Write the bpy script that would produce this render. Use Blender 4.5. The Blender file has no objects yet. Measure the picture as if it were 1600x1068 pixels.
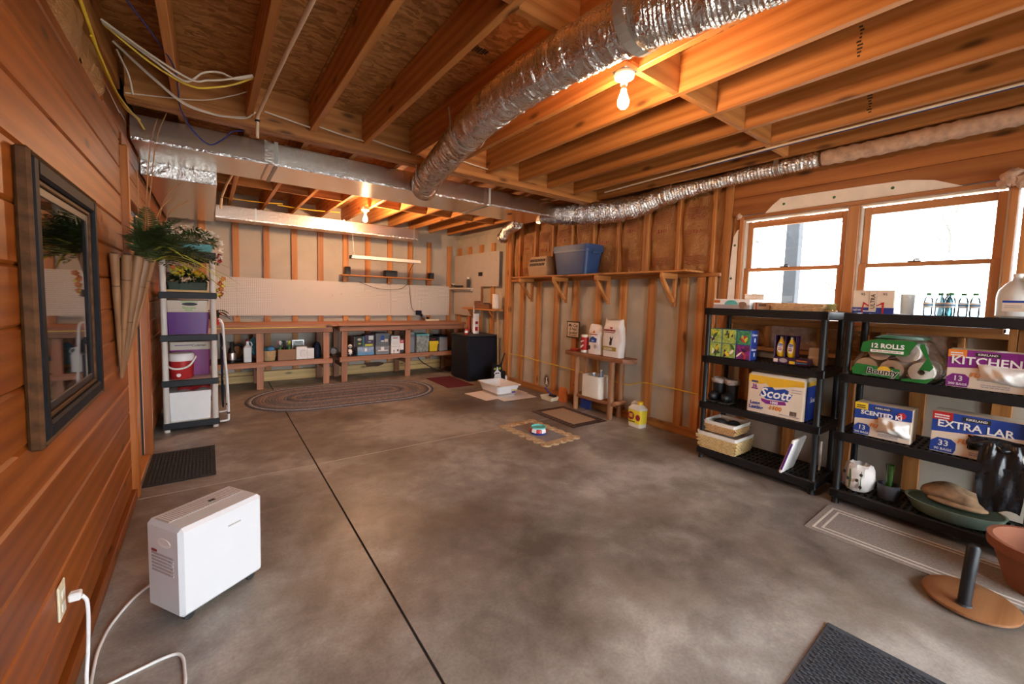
import bpy, bmesh, math, random
from mathutils import Matrix, Vector, Euler
random.seed(7)
SC = bpy.context.scene
COL = SC.collection
PI = math.pi

# ------------------------------------------------------------------ camera
cam_d = bpy.data.cameras.new('camera')
cam = bpy.data.objects.new('camera', cam_d)
COL.objects.link(cam)
cam_d.sensor_fit = 'HORIZONTAL'
cam_d.sensor_width = 36.0
cam_d.lens = 645.66 * 36.0 / 1600.0
cam_d.shift_y = -21.5 / 1600.0
cam_d.clip_start = 0.02
cam_d.clip_end = 200
YAW, PITCH, ROLL, CAMH = 0.6348, 0.0707, 0.0276, 1.44
_fw = Vector((math.sin(YAW) * math.cos(PITCH), math.cos(YAW) * math.cos(PITCH), -math.sin(PITCH)))
_r = Vector((math.cos(YAW), -math.sin(YAW), 0))
_u = _r.cross(_fw)
_rr = math.cos(ROLL) * _r + math.sin(ROLL) * _u
_uu = -math.sin(ROLL) * _r + math.cos(ROLL) * _u
cam.matrix_world = Matrix(((_rr.x, _uu.x, -_fw.x, 0), (_rr.y, _uu.y, -_fw.y, 0), (_rr.z, _uu.z, -_fw.z, CAMH), (0, 0, 0, 1)))
SC.camera = cam

# ------------------------------------------------------------------ world, exposure
W = bpy.data.worlds.new('overcast_sky')
SC.world = W
W.use_nodes = True
_bg = W.node_tree.nodes['Background']
_bg.inputs[0].default_value = (0.89, 0.945, 1.0, 1)
_bg.inputs[1].default_value = 13.5
SC.view_settings.view_transform = 'Standard'
SC.view_settings.look = 'None'
SC.view_settings.gamma = 1.0
SC.view_settings.use_curve_mapping = False
SC.view_settings.exposure = 0.3
BULB_POWER = 760.0
REAR_BULB_POWER = 1800.0
BULB_COLOR = (1.0, 0.585, 0.31)

# ------------------------------------------------------------------ materials
MATS = {}
def nodes_of(name):
    m = bpy.data.materials.new(name)
    m.use_nodes = True
    nt = m.node_tree
    MATS[name] = m
    return m, nt, nt.nodes['Principled BSDF']
def N(nt, kind, **kw):
    n = nt.nodes.new(kind)
    for k, v in kw.items():
        if k in n.inputs.keys() if isinstance(k, str) else False:
            n.inputs[k].default_value = v
        else:
            setattr(n, k, v)
    return n
def ramp(nt, stops):
    r = nt.nodes.new('ShaderNodeValToRGB')
    e = r.color_ramp.elements
    while len(e) > 1:
        e.remove(e[-1])
    e[0].position = stops[0][0]
    c = stops[0][1]
    e[0].color = (*c, 1)
    for p, c in stops[1:]:
        x = e.new(p)
        x.color = (*c, 1)
    return r
def mixc(nt, mode, a, b, fac):
    n = nt.nodes.new('ShaderNodeMix')
    n.data_type = 'RGBA'
    n.blend_type = mode
    L = nt.links
    for idx, v in ((0, fac), (6, a), (7, b)):
        if hasattr(v, 'links'):
            L.new(v, n.inputs[idx])
        elif isinstance(v, (int, float)):
            n.inputs[idx].default_value = v
        else:
            n.inputs[idx].default_value = (*v, 1)
    return n.outputs[2]
def math_n(nt, op, a, b=None, clamp=False):
    n = nt.nodes.new('ShaderNodeMath')
    n.operation = op
    n.use_clamp = clamp
    for i, v in enumerate((a, b)):
        if v is None:
            continue
        if hasattr(v, 'links'):
            nt.links.new(v, n.inputs[i])
        else:
            n.inputs[i].default_value = v
    return n.outputs[0]
def coords(nt, scale=(1, 1, 1), rnd=True, src='Object'):
    tc = nt.nodes.new('ShaderNodeTexCoord')
    v = tc.outputs[src]
    if rnd:
        oi = nt.nodes.new('ShaderNodeObjectInfo')
        cb = nt.nodes.new('ShaderNodeCombineXYZ')
        for i, k in enumerate((31.0, 57.0, 83.0)):
            nt.links.new(math_n(nt, 'MULTIPLY', oi.outputs['Random'], k), cb.inputs[i])
        ad = nt.nodes.new('ShaderNodeVectorMath')
        nt.links.new(v, ad.inputs[0])
        nt.links.new(cb.outputs[0], ad.inputs[1])
        v = ad.outputs[0]
    mp = nt.nodes.new('ShaderNodeMapping')
    mp.inputs['Scale'].default_value = scale
    nt.links.new(v, mp.inputs[0])
    return mp.outputs[0]
def noise(nt, vec, scale, detail=4, rough=0.55, dist=0.0):
    n = nt.nodes.new('ShaderNodeTexNoise')
    n.inputs['Scale'].default_value = scale
    n.inputs['Detail'].default_value = detail
    n.inputs['Roughness'].default_value = rough
    n.inputs['Distortion'].default_value = dist
    nt.links.new(vec, n.inputs['Vector'])
    return n.outputs[0]
def bump(nt, b, h, strength=0.3, dist=0.01):
    n = nt.nodes.new('ShaderNodeBump')
    n.inputs['Strength'].default_value = strength
    n.inputs['Distance'].default_value = dist
    nt.links.new(h, n.inputs['Height'])
    nt.links.new(n.outputs[0], b.inputs['Normal'])
def P(name, col, rough=0.55, metal=0.0, var=0.10, vs=9.0, bmp=0.0, bs=60.0, trans=0.0, emit=None, sheen=0.0, spec=0.5, alpha=1.0, coat=0.0):
    m, nt, b = nodes_of(name)
    b.inputs['Roughness'].default_value = rough
    b.inputs['Metallic'].default_value = metal
    b.inputs['Specular IOR Level'].default_value = spec
    b.inputs['Coat Weight'].default_value = coat
    v = coords(nt)
    if var > 0:
        n = noise(nt, v, vs, 5)
        lo = tuple(max(0, c * (1 - var)) for c in col)
        hi = tuple(min(1, c * (1 + var)) for c in col)
        r = ramp(nt, [(0.3, lo), (0.7, hi)])
        nt.links.new(n, r.inputs[0])
        nt.links.new(r.outputs[0], b.inputs['Base Color'])
    else:
        b.inputs['Base Color'].default_value = (*col, 1)
    if bmp > 0:
        bump(nt, b, noise(nt, v, bs, 4), bmp, 0.004)
    if trans > 0:
        b.inputs['Transmission Weight'].default_value = trans
    if alpha < 1:
        b.inputs['Alpha'].default_value = alpha
    if sheen:
        b.inputs['Sheen Weight'].default_value = sheen
    if emit:
        b.inputs['Emission Color'].default_value = (*emit[0], 1)
        b.inputs['Emission Strength'].default_value = emit[1]
    return m
def wood(name, axis, light, dark, rough=0.55, knots=0.5, grain=1.0, coat=0.0, vary=0.18, along=0.7):
    m, nt, b = nodes_of(name)
    b.inputs['Roughness'].default_value = rough
    b.inputs['Coat Weight'].default_value = coat
    b.inputs['Coat Roughness'].default_value = 0.25
    s = [9.0 * grain] * 3
    s['XYZ'.index(axis)] = along
    v = coords(nt, tuple(s))
    wv = nt.nodes.new('ShaderNodeTexWave')
    wv.wave_type = 'RINGS'
    wv.rings_direction = axis
    wv.inputs['Scale'].default_value = 0.55
    wv.inputs['Distortion'].default_value = 5.0
    wv.inputs['Detail'].default_value = 3.0
    wv.inputs['Detail Scale'].default_value = 1.0
    nt.links.new(v, wv.inputs['Vector'])
    s2 = [70.0 * grain] * 3
    s2['XYZ'.index(axis)] = 2.5
    g = noise(nt, coords(nt, tuple(s2)), 1.0, 5, 0.6)
    s3 = [3.0] * 3
    s3['XYZ'.index(axis)] = 0.8
    lo = noise(nt, coords(nt, tuple(s3)), 1.0, 3)
    f = math_n(nt, 'ADD', math_n(nt, 'MULTIPLY', wv.outputs['Fac'], 0.26), math_n(nt, 'MULTIPLY', g, 0.55))
    f = math_n(nt, 'ADD', f, math_n(nt, 'MULTIPLY', lo, 0.44))
    r = ramp(nt, [(0.36, dark), (0.60, tuple((a + c) / 2 for a, c in zip(light, dark))), (0.85, light)])
    nt.links.new(f, r.inputs[0])
    c = r.outputs[0]
    if knots > 0:
        s4 = [5.0] * 3
        s4['XYZ'.index(axis)] = 1.7
        vo = nt.nodes.new('ShaderNodeTexVoronoi')
        vo.voronoi_dimensions = '2D'
        vo.inputs['Scale'].default_value = 1.0
        sx = nt.nodes.new('ShaderNodeSeparateXYZ')
        nt.links.new(coords(nt, tuple(s4)), sx.inputs[0])
        cx = nt.nodes.new('ShaderNodeCombineXYZ')
        ai = 'XYZ'.index(axis)
        oth = [i for i in range(3) if i != ai]
        nt.links.new(sx.outputs[ai], cx.inputs[0])
        nt.links.new(math_n(nt, 'ADD', sx.outputs[oth[0]], sx.outputs[oth[1]]), cx.inputs[1])
        nt.links.new(cx.outputs[0], vo.inputs['Vector'])
        sp = nt.nodes.new('ShaderNodeSeparateColor')
        nt.links.new(vo.outputs['Color'], sp.inputs[0])
        pick = math_n(nt, 'LESS_THAN', sp.outputs[0], knots)
        d = nt.nodes.new('ShaderNodeMapRange')
        d.inputs['From Min'].default_value = 0.04
        d.inputs['From Max'].default_value = 0.13
        d.inputs['To Min'].default_value = 0.85
        d.inputs['To Max'].default_value = 0.0
        nt.links.new(vo.outputs['Distance'], d.inputs[0])
        c = mixc(nt, 'MIX', c, tuple(x * 0.28 for x in dark), math_n(nt, 'MULTIPLY', pick, d.outputs[0]))
    oi = nt.nodes.new('ShaderNodeObjectInfo')
    hs = nt.nodes.new('ShaderNodeHueSaturation')
    mr = nt.nodes.new('ShaderNodeMapRange')
    mr.inputs['To Min'].default_value = 1 - vary
    mr.inputs['To Max'].default_value = 1 + vary * 0.8
    nt.links.new(oi.outputs['Random'], mr.inputs[0])
    nt.links.new(mr.outputs[0], hs.inputs['Value'])
    nt.links.new(c, hs.inputs['Color'])
    nt.links.new(hs.outputs[0], b.inputs['Base Color'])
    bump(nt, b, g, 0.12, 0.003)
    return m
PL, PD = (0.60, 0.262, 0.075), (0.36, 0.122, 0.024)
for ax in 'XYZ':
    wood('pine_' + ax, ax, PL, PD)
wood('clad', 'Y', (0.31, 0.080, 0.009), (0.165, 0.034, 0.0035), rough=0.45, knots=0.32, coat=0.06, vary=0.12)
MATS['clad'].node_tree.nodes['Principled BSDF'].inputs['Specular IOR Level'].default_value = 0.3
wood('clad_Z', 'Z', (0.42, 0.130, 0.020), (0.26, 0.065, 0.008), rough=0.42, knots=0.2, coat=0.2)
wood('stud', 'Z', (0.58, 0.25, 0.068), (0.36, 0.122, 0.026), knots=0.5)
wood('plate', 'Y', (0.50, 0.21, 0.058), (0.31, 0.105, 0.022), knots=0.5)
wood('bench_X', 'X', (0.44, 0.20, 0.105), (0.29, 0.115, 0.055), knots=0.4)
wood('bench_Z', 'Z', (0.46, 0.21, 0.115), (0.31, 0.125, 0.06), knots=0.4)
wood('treated', 'X', (0.74, 0.50, 0.21), (0.58, 0.36, 0.12), knots=0.45)
wood('header', 'Y', (0.47, 0.175, 0.042), (0.28, 0.080, 0.016), knots=0.3, grain=0.6)
wood('log_Z', 'Z', (0.44, 0.21, 0.095), (0.26, 0.11, 0.045), knots=0.3)
wood('log_Y', 'Y', (0.31, 0.13, 0.058), (0.16, 0.062, 0.026), knots=0.3)
wood('winwood_Y', 'Y', (0.52, 0.215, 0.072), (0.38, 0.140, 0.042), knots=0.0, rough=0.45)
wood('winwood_Z', 'Z', (0.52, 0.215, 0.072), (0.38, 0.140, 0.042), knots=0.0, rough=0.45)
wood('disc', 'X', (0.30, 0.135, 0.055), (0.20, 0.08, 0.028), knots=0.1, rough=0.35)
wood('bark_frame', 'Y', (0.12, 0.052, 0.020), (0.055, 0.023, 0.009), knots=0.0, rough=0.6)
MATS['bark_frame'].node_tree.nodes['Principled BSDF'].inputs['Specular IOR Level'].default_value = 0.15
wood('bamboo', 'Z', (0.30, 0.15, 0.068), (0.19, 0.088, 0.036), knots=0.25, rough=0.45)
wood('doorwood', 'Z', (0.60, 0.29, 0.095), (0.42, 0.17, 0.045), knots=0.1, rough=0.42)

# oriented strand board
m, nt, b = nodes_of('osb')
b.inputs['Roughness'].default_value = 0.7
vo = nt.nodes.new('ShaderNodeTexVoronoi')
vo.inputs['Scale'].default_value = 1.0
vd = nt.nodes.new('ShaderNodeVectorMath')
nv = nt.nodes.new('ShaderNodeTexNoise')
nv.inputs['Scale'].default_value = 9.0
_v = coords(nt)
nt.links.new(_v, nv.inputs['Vector'])
vd.operation = 'MULTIPLY_ADD'
nt.links.new(nv.outputs['Color'], vd.inputs[0])
vd.inputs[1].default_value = (0.12, 0.12, 0.12)
nt.links.new(_v, vd.inputs[2])
mp = nt.nodes.new('ShaderNodeMapping')
mp.inputs['Scale'].default_value = (15, 46, 15)
nt.links.new(vd.outputs[0], mp.inputs[0])
nt.links.new(mp.outputs[0], vo.inputs['Vector'])
sp = nt.nodes.new('ShaderNodeSeparateColor')
nt.links.new(vo.outputs['Color'], sp.inputs[0])
f = math_n(nt, 'ADD', math_n(nt, 'MULTIPLY', sp.outputs[0], 0.55), math_n(nt, 'MULTIPLY', noise(nt, _v, 60, 4), 0.5))
r = ramp(nt, [(0.25, (0.29, 0.118, 0.034)), (0.55, (0.47, 0.215, 0.068)), (0.85, (0.62, 0.33, 0.12))])
nt.links.new(f, r.inputs[0])
nt.links.new(r.outputs[0], b.inputs['Base Color'])
bump(nt, b, sp.outputs[0], 0.15, 0.003)

# concrete slab, worn and stained
m, nt, b = nodes_of('concrete_floor')
v = coords(nt, rnd=False)
n1 = noise(nt, v, 0.75, 7, 0.55, 0.5)
n2 = noise(nt, v, 5.0, 8, 0.6, 0.3)
n3 = noise(nt, v, 70.0, 4, 0.6)
f = math_n(nt, 'ADD', math_n(nt, 'MULTIPLY', n1, 0.72), math_n(nt, 'MULTIPLY', n2, 0.28))
r = ramp(nt, [(0.38, (0.112, 0.088, 0.072)), (0.46, (0.195, 0.165, 0.141)), (0.52, (0.275, 0.245, 0.217)), (0.60, (0.44, 0.41, 0.37))])
nt.links.new(f, r.inputs[0])
c = r.outputs[0]
r2 = ramp(nt, [(0.35, (0.82, 0.82, 0.82)), (0.65, (1.08, 1.08, 1.08))])
nt.links.new(n3, r2.inputs[0])
c = mixc(nt, 'MULTIPLY', c, r2.outputs[0], 0.8)
st = noise(nt, v, 1.3, 4, 0.5, 0.3)
rs = ramp(nt, [(0.50, (0, 0, 0)), (0.78, (1, 1, 1))])
nt.links.new(st, rs.inputs[0])
c = mixc(nt, 'MIX', c, (0.30, 0.225, 0.150), math_n(nt, 'MULTIPLY', rs.outputs[0], 0.5))
nt.links.new(c, b.inputs['Base Color'])
rr = ramp(nt, [(0.35, (0.38, 0.38, 0.38)), (0.65, (0.50, 0.50, 0.50))])
nt.links.new(n1, rr.inputs[0])
nt.links.new(rr.outputs[0], b.inputs['Roughness'])
bump(nt, b, n2, 0.10, 0.006)
P('concrete_wall', (0.46, 0.41, 0.33), 0.9, var=0.14, vs=2.5, bmp=0.25, bs=40)
P('concrete_back', (0.46, 0.41, 0.34), 0.9, var=0.12, vs=2.0, bmp=0.2, bs=40)
P('joint_dark', (0.035, 0.03, 0.028), 0.9, var=0.2)
P('joint_white', (0.55, 0.53, 0.50), 0.8, var=0.15, vs=20)

# metals and foil
def foil(name, col, rough, bs, strength, dist, sc=(1, 1, 1)):
    m, nt, b = nodes_of(name)
    b.inputs['Base Color'].default_value = (*col, 1)
    b.inputs['Metallic'].default_value = 1.0
    v = coords(nt, sc)
    n = noise(nt, v, bs, 3, 0.6, 0.8)
    bump(nt, b, n, strength, dist)
    b.inputs['Roughness'].default_value = rough
foil('foil_wrap', (0.80, 0.76, 0.70), 0.26, 70, 0.4, 0.004)
foil('foil_flex', (0.82, 0.81, 0.80), 0.22, 26, 0.9, 0.014)
foil('foil_board', (0.72, 0.66, 0.58), 0.24, 14, 0.12, 0.004)
foil('foil_copper', (0.58, 0.47, 0.39), 0.32, 45, 0.5, 0.006)
foil('galv', (0.62, 0.62, 0.60), 0.35, 12, 0.1, 0.003)
foil('silver', (0.85, 0.86, 0.88), 0.2, 34, 1.0, 0.014)
P('frame_dark', (0.010, 0.011, 0.014), 0.6, var=0.2, spec=0.12)
P('strap_grey', (0.50, 0.48, 0.43), 0.6, var=0.1)

# kraft paper, wrap, fibreglass
m, nt, b = nodes_of('kraft')
b.inputs['Roughness'].default_value = 0.55
v = coords(nt)
n = noise(nt, v, 5, 5, 0.6, 0.8)
r = ramp(nt, [(0.3, (0.34, 0.150, 0.045)), (0.7, (0.47, 0.230, 0.080))])
nt.links.new(n, r.inputs[0])
nt.links.new(r.outputs[0], b.inputs['Base Color'])
bump(nt, b, noise(nt, v, 11, 4, 0.6, 1.8), 0.9, 0.03)
P('housewrap', (0.86, 0.80, 0.71), 0.6, var=0.06, bmp=0.4, bs=9)
P('fibreglass', (0.54, 0.36, 0.26), 0.95, var=0.25, vs=20, bmp=0.8, bs=30)
P('print_red', (0.38, 0.125, 0.055), 0.6, var=0.1)
P('ink', (0.03, 0.02, 0.015), 0.7, var=0.0)
P('cap_green', (0.02, 0.12, 0.05), 0.5)

# plain colours
P('white', (0.80, 0.80, 0.79), 0.45, var=0.03)
P('white_gloss', (0.86, 0.86, 0.86), 0.28, var=0.02)
P('heater_white', (0.70, 0.71, 0.73), 0.35, var=0.015)
P('heater_side', (0.80, 0.76, 0.74), 0.45, var=0.02)
P('grille_grey', (0.45, 0.42, 0.39), 0.5, var=0.05)
P('label_grey', (0.42, 0.36, 0.36), 0.6)
P('cream', (0.74, 0.66, 0.47), 0.5, var=0.05)
P('ivory', (0.74, 0.70, 0.60), 0.7, var=0.04, bmp=0.2, bs=200)
P('black', (0.010, 0.010, 0.012), 0.45, var=0.15, spec=0.35)
P('black_matte', (0.018, 0.018, 0.020), 0.8, var=0.2)
P('rack_black', (0.008, 0.0085, 0.010), 0.45, var=0.1, bmp=0.15, bs=220, spec=0.35)
P('fridge_black', (0.009, 0.011, 0.018), 0.45, var=0.1, bmp=0.2, bs=350, spec=0.25)
P('rubber', (0.022, 0.022, 0.024), 0.75, var=0.2, bmp=0.3, bs=200)
P('navy', (0.010, 0.015, 0.032), 0.55, spec=0.15)
P('post_tan', (0.62, 0.59, 0.54), 0.45, var=0.04)
P('band_black', (0.012, 0.014, 0.018), 0.5, spec=0.35)
P('purple', (0.105, 0.022, 0.19), 0.4, var=0.05)
P('magenta', (0.22, 0.018, 0.17), 0.4, var=0.05)
P('putty', (0.60, 0.52, 0.43), 0.5, var=0.04)
P('red', (0.45, 0.022, 0.025), 0.38, var=0.08)
P('red_cloth', (0.42, 0.02, 0.025), 0.85, var=0.15, bmp=0.5, bs=25)
P('green_print', (0.16, 0.42, 0.06), 0.5, var=0.05)
P('foam_white', (0.82, 0.83, 0.83), 0.6, var=0.02)
P('teal_weave', (0.10, 0.32, 0.34), 0.7, var=0.25, vs=60)
P('leaf', (0.035, 0.095, 0.025), 0.5, var=0.35, vs=6)
P('leaf_dark', (0.012, 0.038, 0.014), 0.5, var=0.35, vs=6)
P('frond', (0.046, 0.072, 0.020), 0.6, var=0.4, vs=5)
P('twig', (0.36, 0.17, 0.06), 0.7, var=0.2)
P('petal_white', (0.80, 0.74, 0.66), 0.6, var=0.08)
P('petal_yellow', (0.72, 0.50, 0.03), 0.6, var=0.18)
P('petal_lime', (0.50, 0.52, 0.05), 0.6, var=0.18)
P('petal_red', (0.42, 0.03, 0.04), 0.6, var=0.2)
P('petal_orange', (0.55, 0.15, 0.03), 0.6, var=0.2)
P('cable_white', (0.70, 0.62, 0.52), 0.5, var=0.05)
P('cable_yellow', (0.72, 0.50, 0.04), 0.5, var=0.08)
P('cable_blue', (0.03, 0.05, 0.22), 0.5, var=0.05)
P('cable_black', (0.012, 0.012, 0.015), 0.5)
P('conduit', (0.70, 0.50, 0.33), 0.5, var=0.06)
P('porcelain', (0.82, 0.78, 0.72), 0.3, var=0.02)
P('maroon', (0.12, 0.010, 0.022), 0.9, var=0.15, vs=30, bmp=0.3, bs=150)
P('mat_black', (0.020, 0.020, 0.022), 0.85, var=0.2, bmp=0.4, bs=150)
P('mat_charcoal', (0.045, 0.05, 0.062), 0.85, var=0.2, bmp=0.4, bs=120)
P('mat_brown', (0.055, 0.025, 0.018), 0.9, var=0.2, bmp=0.4, bs=120)
P('mat_tan', (0.40, 0.27, 0.165), 0.9, var=0.12, vs=60, bmp=0.4, bs=150)
P('jute', (0.50, 0.34, 0.19), 0.9, var=0.25, vs=50, bmp=0.6, bs=120)
P('mat_grey', (0.25, 0.22, 0.22), 0.9, var=0.1, bmp=0.3, bs=120)
P('runner_grey', (0.27, 0.235, 0.21), 0.95, var=0.2, vs=70, bmp=0.5, bs=150)
P('runner_line', (0.60, 0.55, 0.49), 0.95, var=0.1)
for nm, c in (('braid_brown', (0.180, 0.145, 0.135)), ('braid_tan', (0.235, 0.195, 0.178)), ('braid_grey', (0.155, 0.150, 0.168)), ('braid_navy', (0.085, 0.094, 0.122)), ('braid_light', (0.36, 0.36, 0.38))):
    P(nm, c, 0.95, var=0.45, vs=55, bmp=0.8, bs=90)
P('tote_blue', (0.028, 0.068, 0.19), 0.42, var=0.06)
P('tote_blue_lid', (0.036, 0.080, 0.21), 0.42, var=0.06)
P('carrier', (0.42, 0.27, 0.15), 0.5, var=0.06)
P('cardboard', (0.30, 0.17, 0.10), 0.8, var=0.08)
P('card_light', (0.52, 0.38, 0.26), 0.8, var=0.06)
P('litter_white', (0.80, 0.80, 0.80), 0.4, var=0.03)
P('litter_sand', (0.36, 0.30, 0.25), 0.95, var=0.25, vs=60)
P('pad_white', (0.78, 0.72, 0.67), 0.85, var=0.05, bmp=0.4, bs=25)
P('terracotta', (0.25, 0.080, 0.036), 0.75, var=0.12, vs=6)
P('pot_inside', (0.06, 0.03, 0.02), 0.95)
P('yellow', (0.80, 0.56, 0.02), 0.42, var=0.05)
P('yellow_label', (0.78, 0.62, 0.04), 0.5, var=0.04)
P('jug_clear', (0.66, 0.62, 0.53), 0.35, var=0.05)
P('crimson', (0.30, 0.02, 0.03), 0.5)
P('olive', (0.35, 0.25, 0.03), 0.5)
P('blue_print', (0.015, 0.055, 0.30), 0.45, var=0.04)
P('royal', (0.015, 0.045, 0.26), 0.4, var=0.06)
P('sky_print', (0.10, 0.30, 0.55), 0.5)
P('pack_cream', (0.72, 0.60, 0.47), 0.35, var=0.05)
P('pack_yellow', (0.72, 0.42, 0.03), 0.35, var=0.06)
P('orange_print', (0.75, 0.22, 0.02), 0.5)
P('purple_print', (0.22, 0.02, 0.22), 0.45, var=0.05)
P('plum', (0.045, 0.012, 0.06), 0.4)
P('green_pack', (0.015, 0.15, 0.03), 0.35, var=0.12)
P('paper', (0.80, 0.74, 0.67), 0.8, var=0.04)
P('roll', (0.82, 0.75, 0.67), 0.85, var=0.05, bmp=0.2, bs=90)
P('black_bag', (0.012, 0.013, 0.016), 0.25, var=0.2, bmp=1.0, bs=14)
P('white_bag', (0.78, 0.74, 0.70), 0.4, var=0.06, bmp=0.7, bs=18)
P('fur_boot', (0.35, 0.32, 0.30), 0.95, var=0.3, vs=60, bmp=0.8, bs=80)
P('wicker', (0.55, 0.33, 0.14), 0.7, var=0.22, vs=40)
P('wicker_pale', (0.62, 0.44, 0.20), 0.7, var=0.22, vs=40)
P('linen', (0.66, 0.62, 0.56), 0.85, var=0.06, bmp=0.3, bs=60)
P('dark_stuff', (0.03, 0.028, 0.03), 0.8, var=0.5, vs=14, bmp=0.8, bs=25)
P('sage', (0.17, 0.24, 0.185), 0.35, var=0.12)
P('sage_dark', (0.018, 0.045, 0.03), 0.45, var=0.15)
P('pillow_brown', (0.33, 0.21, 0.12), 0.95, var=0.4, vs=16, bmp=0.6, bs=70)
P('steel_dark', (0.10, 0.10, 0.11), 0.35, metal=0.4, var=0.1)
P('glass_green', (0.02, 0.07, 0.01), 0.12, var=0.1, coat=0.5)
P('totegrey', (0.13, 0.145, 0.155), 0.45, var=0.08)
P('totegrey2', (0.24, 0.255, 0.275), 0.45, var=0.08)
P('clearblue', (0.26, 0.36, 0.50), 0.25, var=0.25, vs=14)
P('clearstuff', (0.26, 0.29, 0.27), 0.28, var=0.55, vs=24)
P('teal', (0.12, 0.50, 0.48), 0.4)
P('teal_dark', (0.025, 0.16, 0.20), 0.5)
P('teal_cloth', (0.05, 0.17, 0.21), 0.9, var=0.4, vs=30, bmp=0.6, bs=30)
P('basket_wood', (0.60, 0.40, 0.19), 0.6, var=0.14, vs=20)
P('charcoal', (0.03, 0.032, 0.036), 0.6, var=0.1)
P('peg_grey', (0.50, 0.445, 0.39), 0.6, var=0.04)
P('eye_lime', (0.45, 0.60, 0.06), 0.4)
P('brass', (0.45, 0.30, 0.10), 0.35, metal=0.9)
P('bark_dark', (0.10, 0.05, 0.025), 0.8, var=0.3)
P('beige_print', (0.64, 0.50, 0.36), 0.6)
P('floral_green', (0.32, 0.42, 0.09), 0.45, var=0.55, vs=40)
P('floral_leaf', (0.05, 0.22, 0.10), 0.45, var=0.6, vs=40)
P('floral_plum', (0.17, 0.03, 0.14), 0.45, var=0.6, vs=40)
P('bark', (0.135, 0.13, 0.125), 0.95, var=0.25, vs=12)
P('leaf_litter', (0.42, 0.37, 0.30), 0.95, var=0.25, vs=2)
P('porch_post', (0.026, 0.030, 0.038), 0.8, var=0.15, vs=14)
P('mount', (0.42, 0.30, 0.17), 0.6, var=0.06)
# pegboard: white hardboard with a grid of punched holes
m, nt, b = nodes_of('pegboard')
b.inputs['Roughness'].default_value = 0.5
v = coords(nt, (1 / 0.0254,) * 3, rnd=False)
fr = nt.nodes.new('ShaderNodeVectorMath')
fr.operation = 'FRACTION'
nt.links.new(v, fr.inputs[0])
sb = nt.nodes.new('ShaderNodeVectorMath')
sb.operation = 'SUBTRACT'
nt.links.new(fr.outputs[0], sb.inputs[0])
sb.inputs[1].default_value = (0.5, 0.5, 0.5)
ml = nt.nodes.new('ShaderNodeVectorMath')
ml.operation = 'MULTIPLY'
nt.links.new(sb.outputs[0], ml.inputs[0])
ml.inputs[1].default_value = (1, 0, 1)
ln = nt.nodes.new('ShaderNodeVectorMath')
ln.operation = 'LENGTH'
nt.links.new(ml.outputs[0], ln.inputs[0])
h = math_n(nt, 'LESS_THAN', ln.outputs['Value'], 0.17)
nt.links.new(mixc(nt, 'MIX', (0.60, 0.55, 0.49), (0.05, 0.035, 0.025), h), b.inputs['Base Color'])
# clear pane and clear plastic
def clear(name, tint, gloss):
    m, nt, b = nodes_of(name)
    nt.nodes.remove(b)
    out = nt.nodes['Material Output']
    t = nt.nodes.new('ShaderNodeBsdfTransparent')
    t.inputs[0].default_value = (*tint, 1)
    g = nt.nodes.new('ShaderNodeBsdfGlossy')
    g.inputs['Roughness'].default_value = 0.03
    mx = nt.nodes.new('ShaderNodeMixShader')
    fz = nt.nodes.new('ShaderNodeFresnel')
    fz.inputs[0].default_value = 1.45
    nt.links.new(math_n(nt, 'MULTIPLY', fz.outputs[0], gloss, True), mx.inputs[0])
    nt.links.new(t.outputs[0], mx.inputs[1])
    nt.links.new(g.outputs[0], mx.inputs[2])
    nt.links.new(mx.outputs[0], out.inputs[0])
clear('pane', (0.97, 0.98, 0.98), 1.0)
clear('plastic_wrap', (0.97, 0.97, 0.97), 1.0)
clear('bottle_clear', (0.42, 0.56, 0.60), 1.6)
clear('picture_glass', (0.95, 0.95, 0.94), 1.5)
P('milk_plastic', (0.78, 0.79, 0.76), 0.35, var=0.03, trans=0.35)
# glowing bulb
m, nt, b = nodes_of('bulb_glow')
b.inputs['Base Color'].default_value = (1, 0.9, 0.8, 1)
b.inputs['Emission Color'].default_value = (*BULB_COLOR, 1)
b.inputs['Emission Strength'].default_value = BULB_POWER

m2 = m.copy()
m2.name = 'bulb_glow_rear'
m2.node_tree.nodes['Principled BSDF'].inputs['Emission Strength'].default_value = REAR_BULB_POWER
MATS['bulb_glow_rear'] = m2

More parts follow.
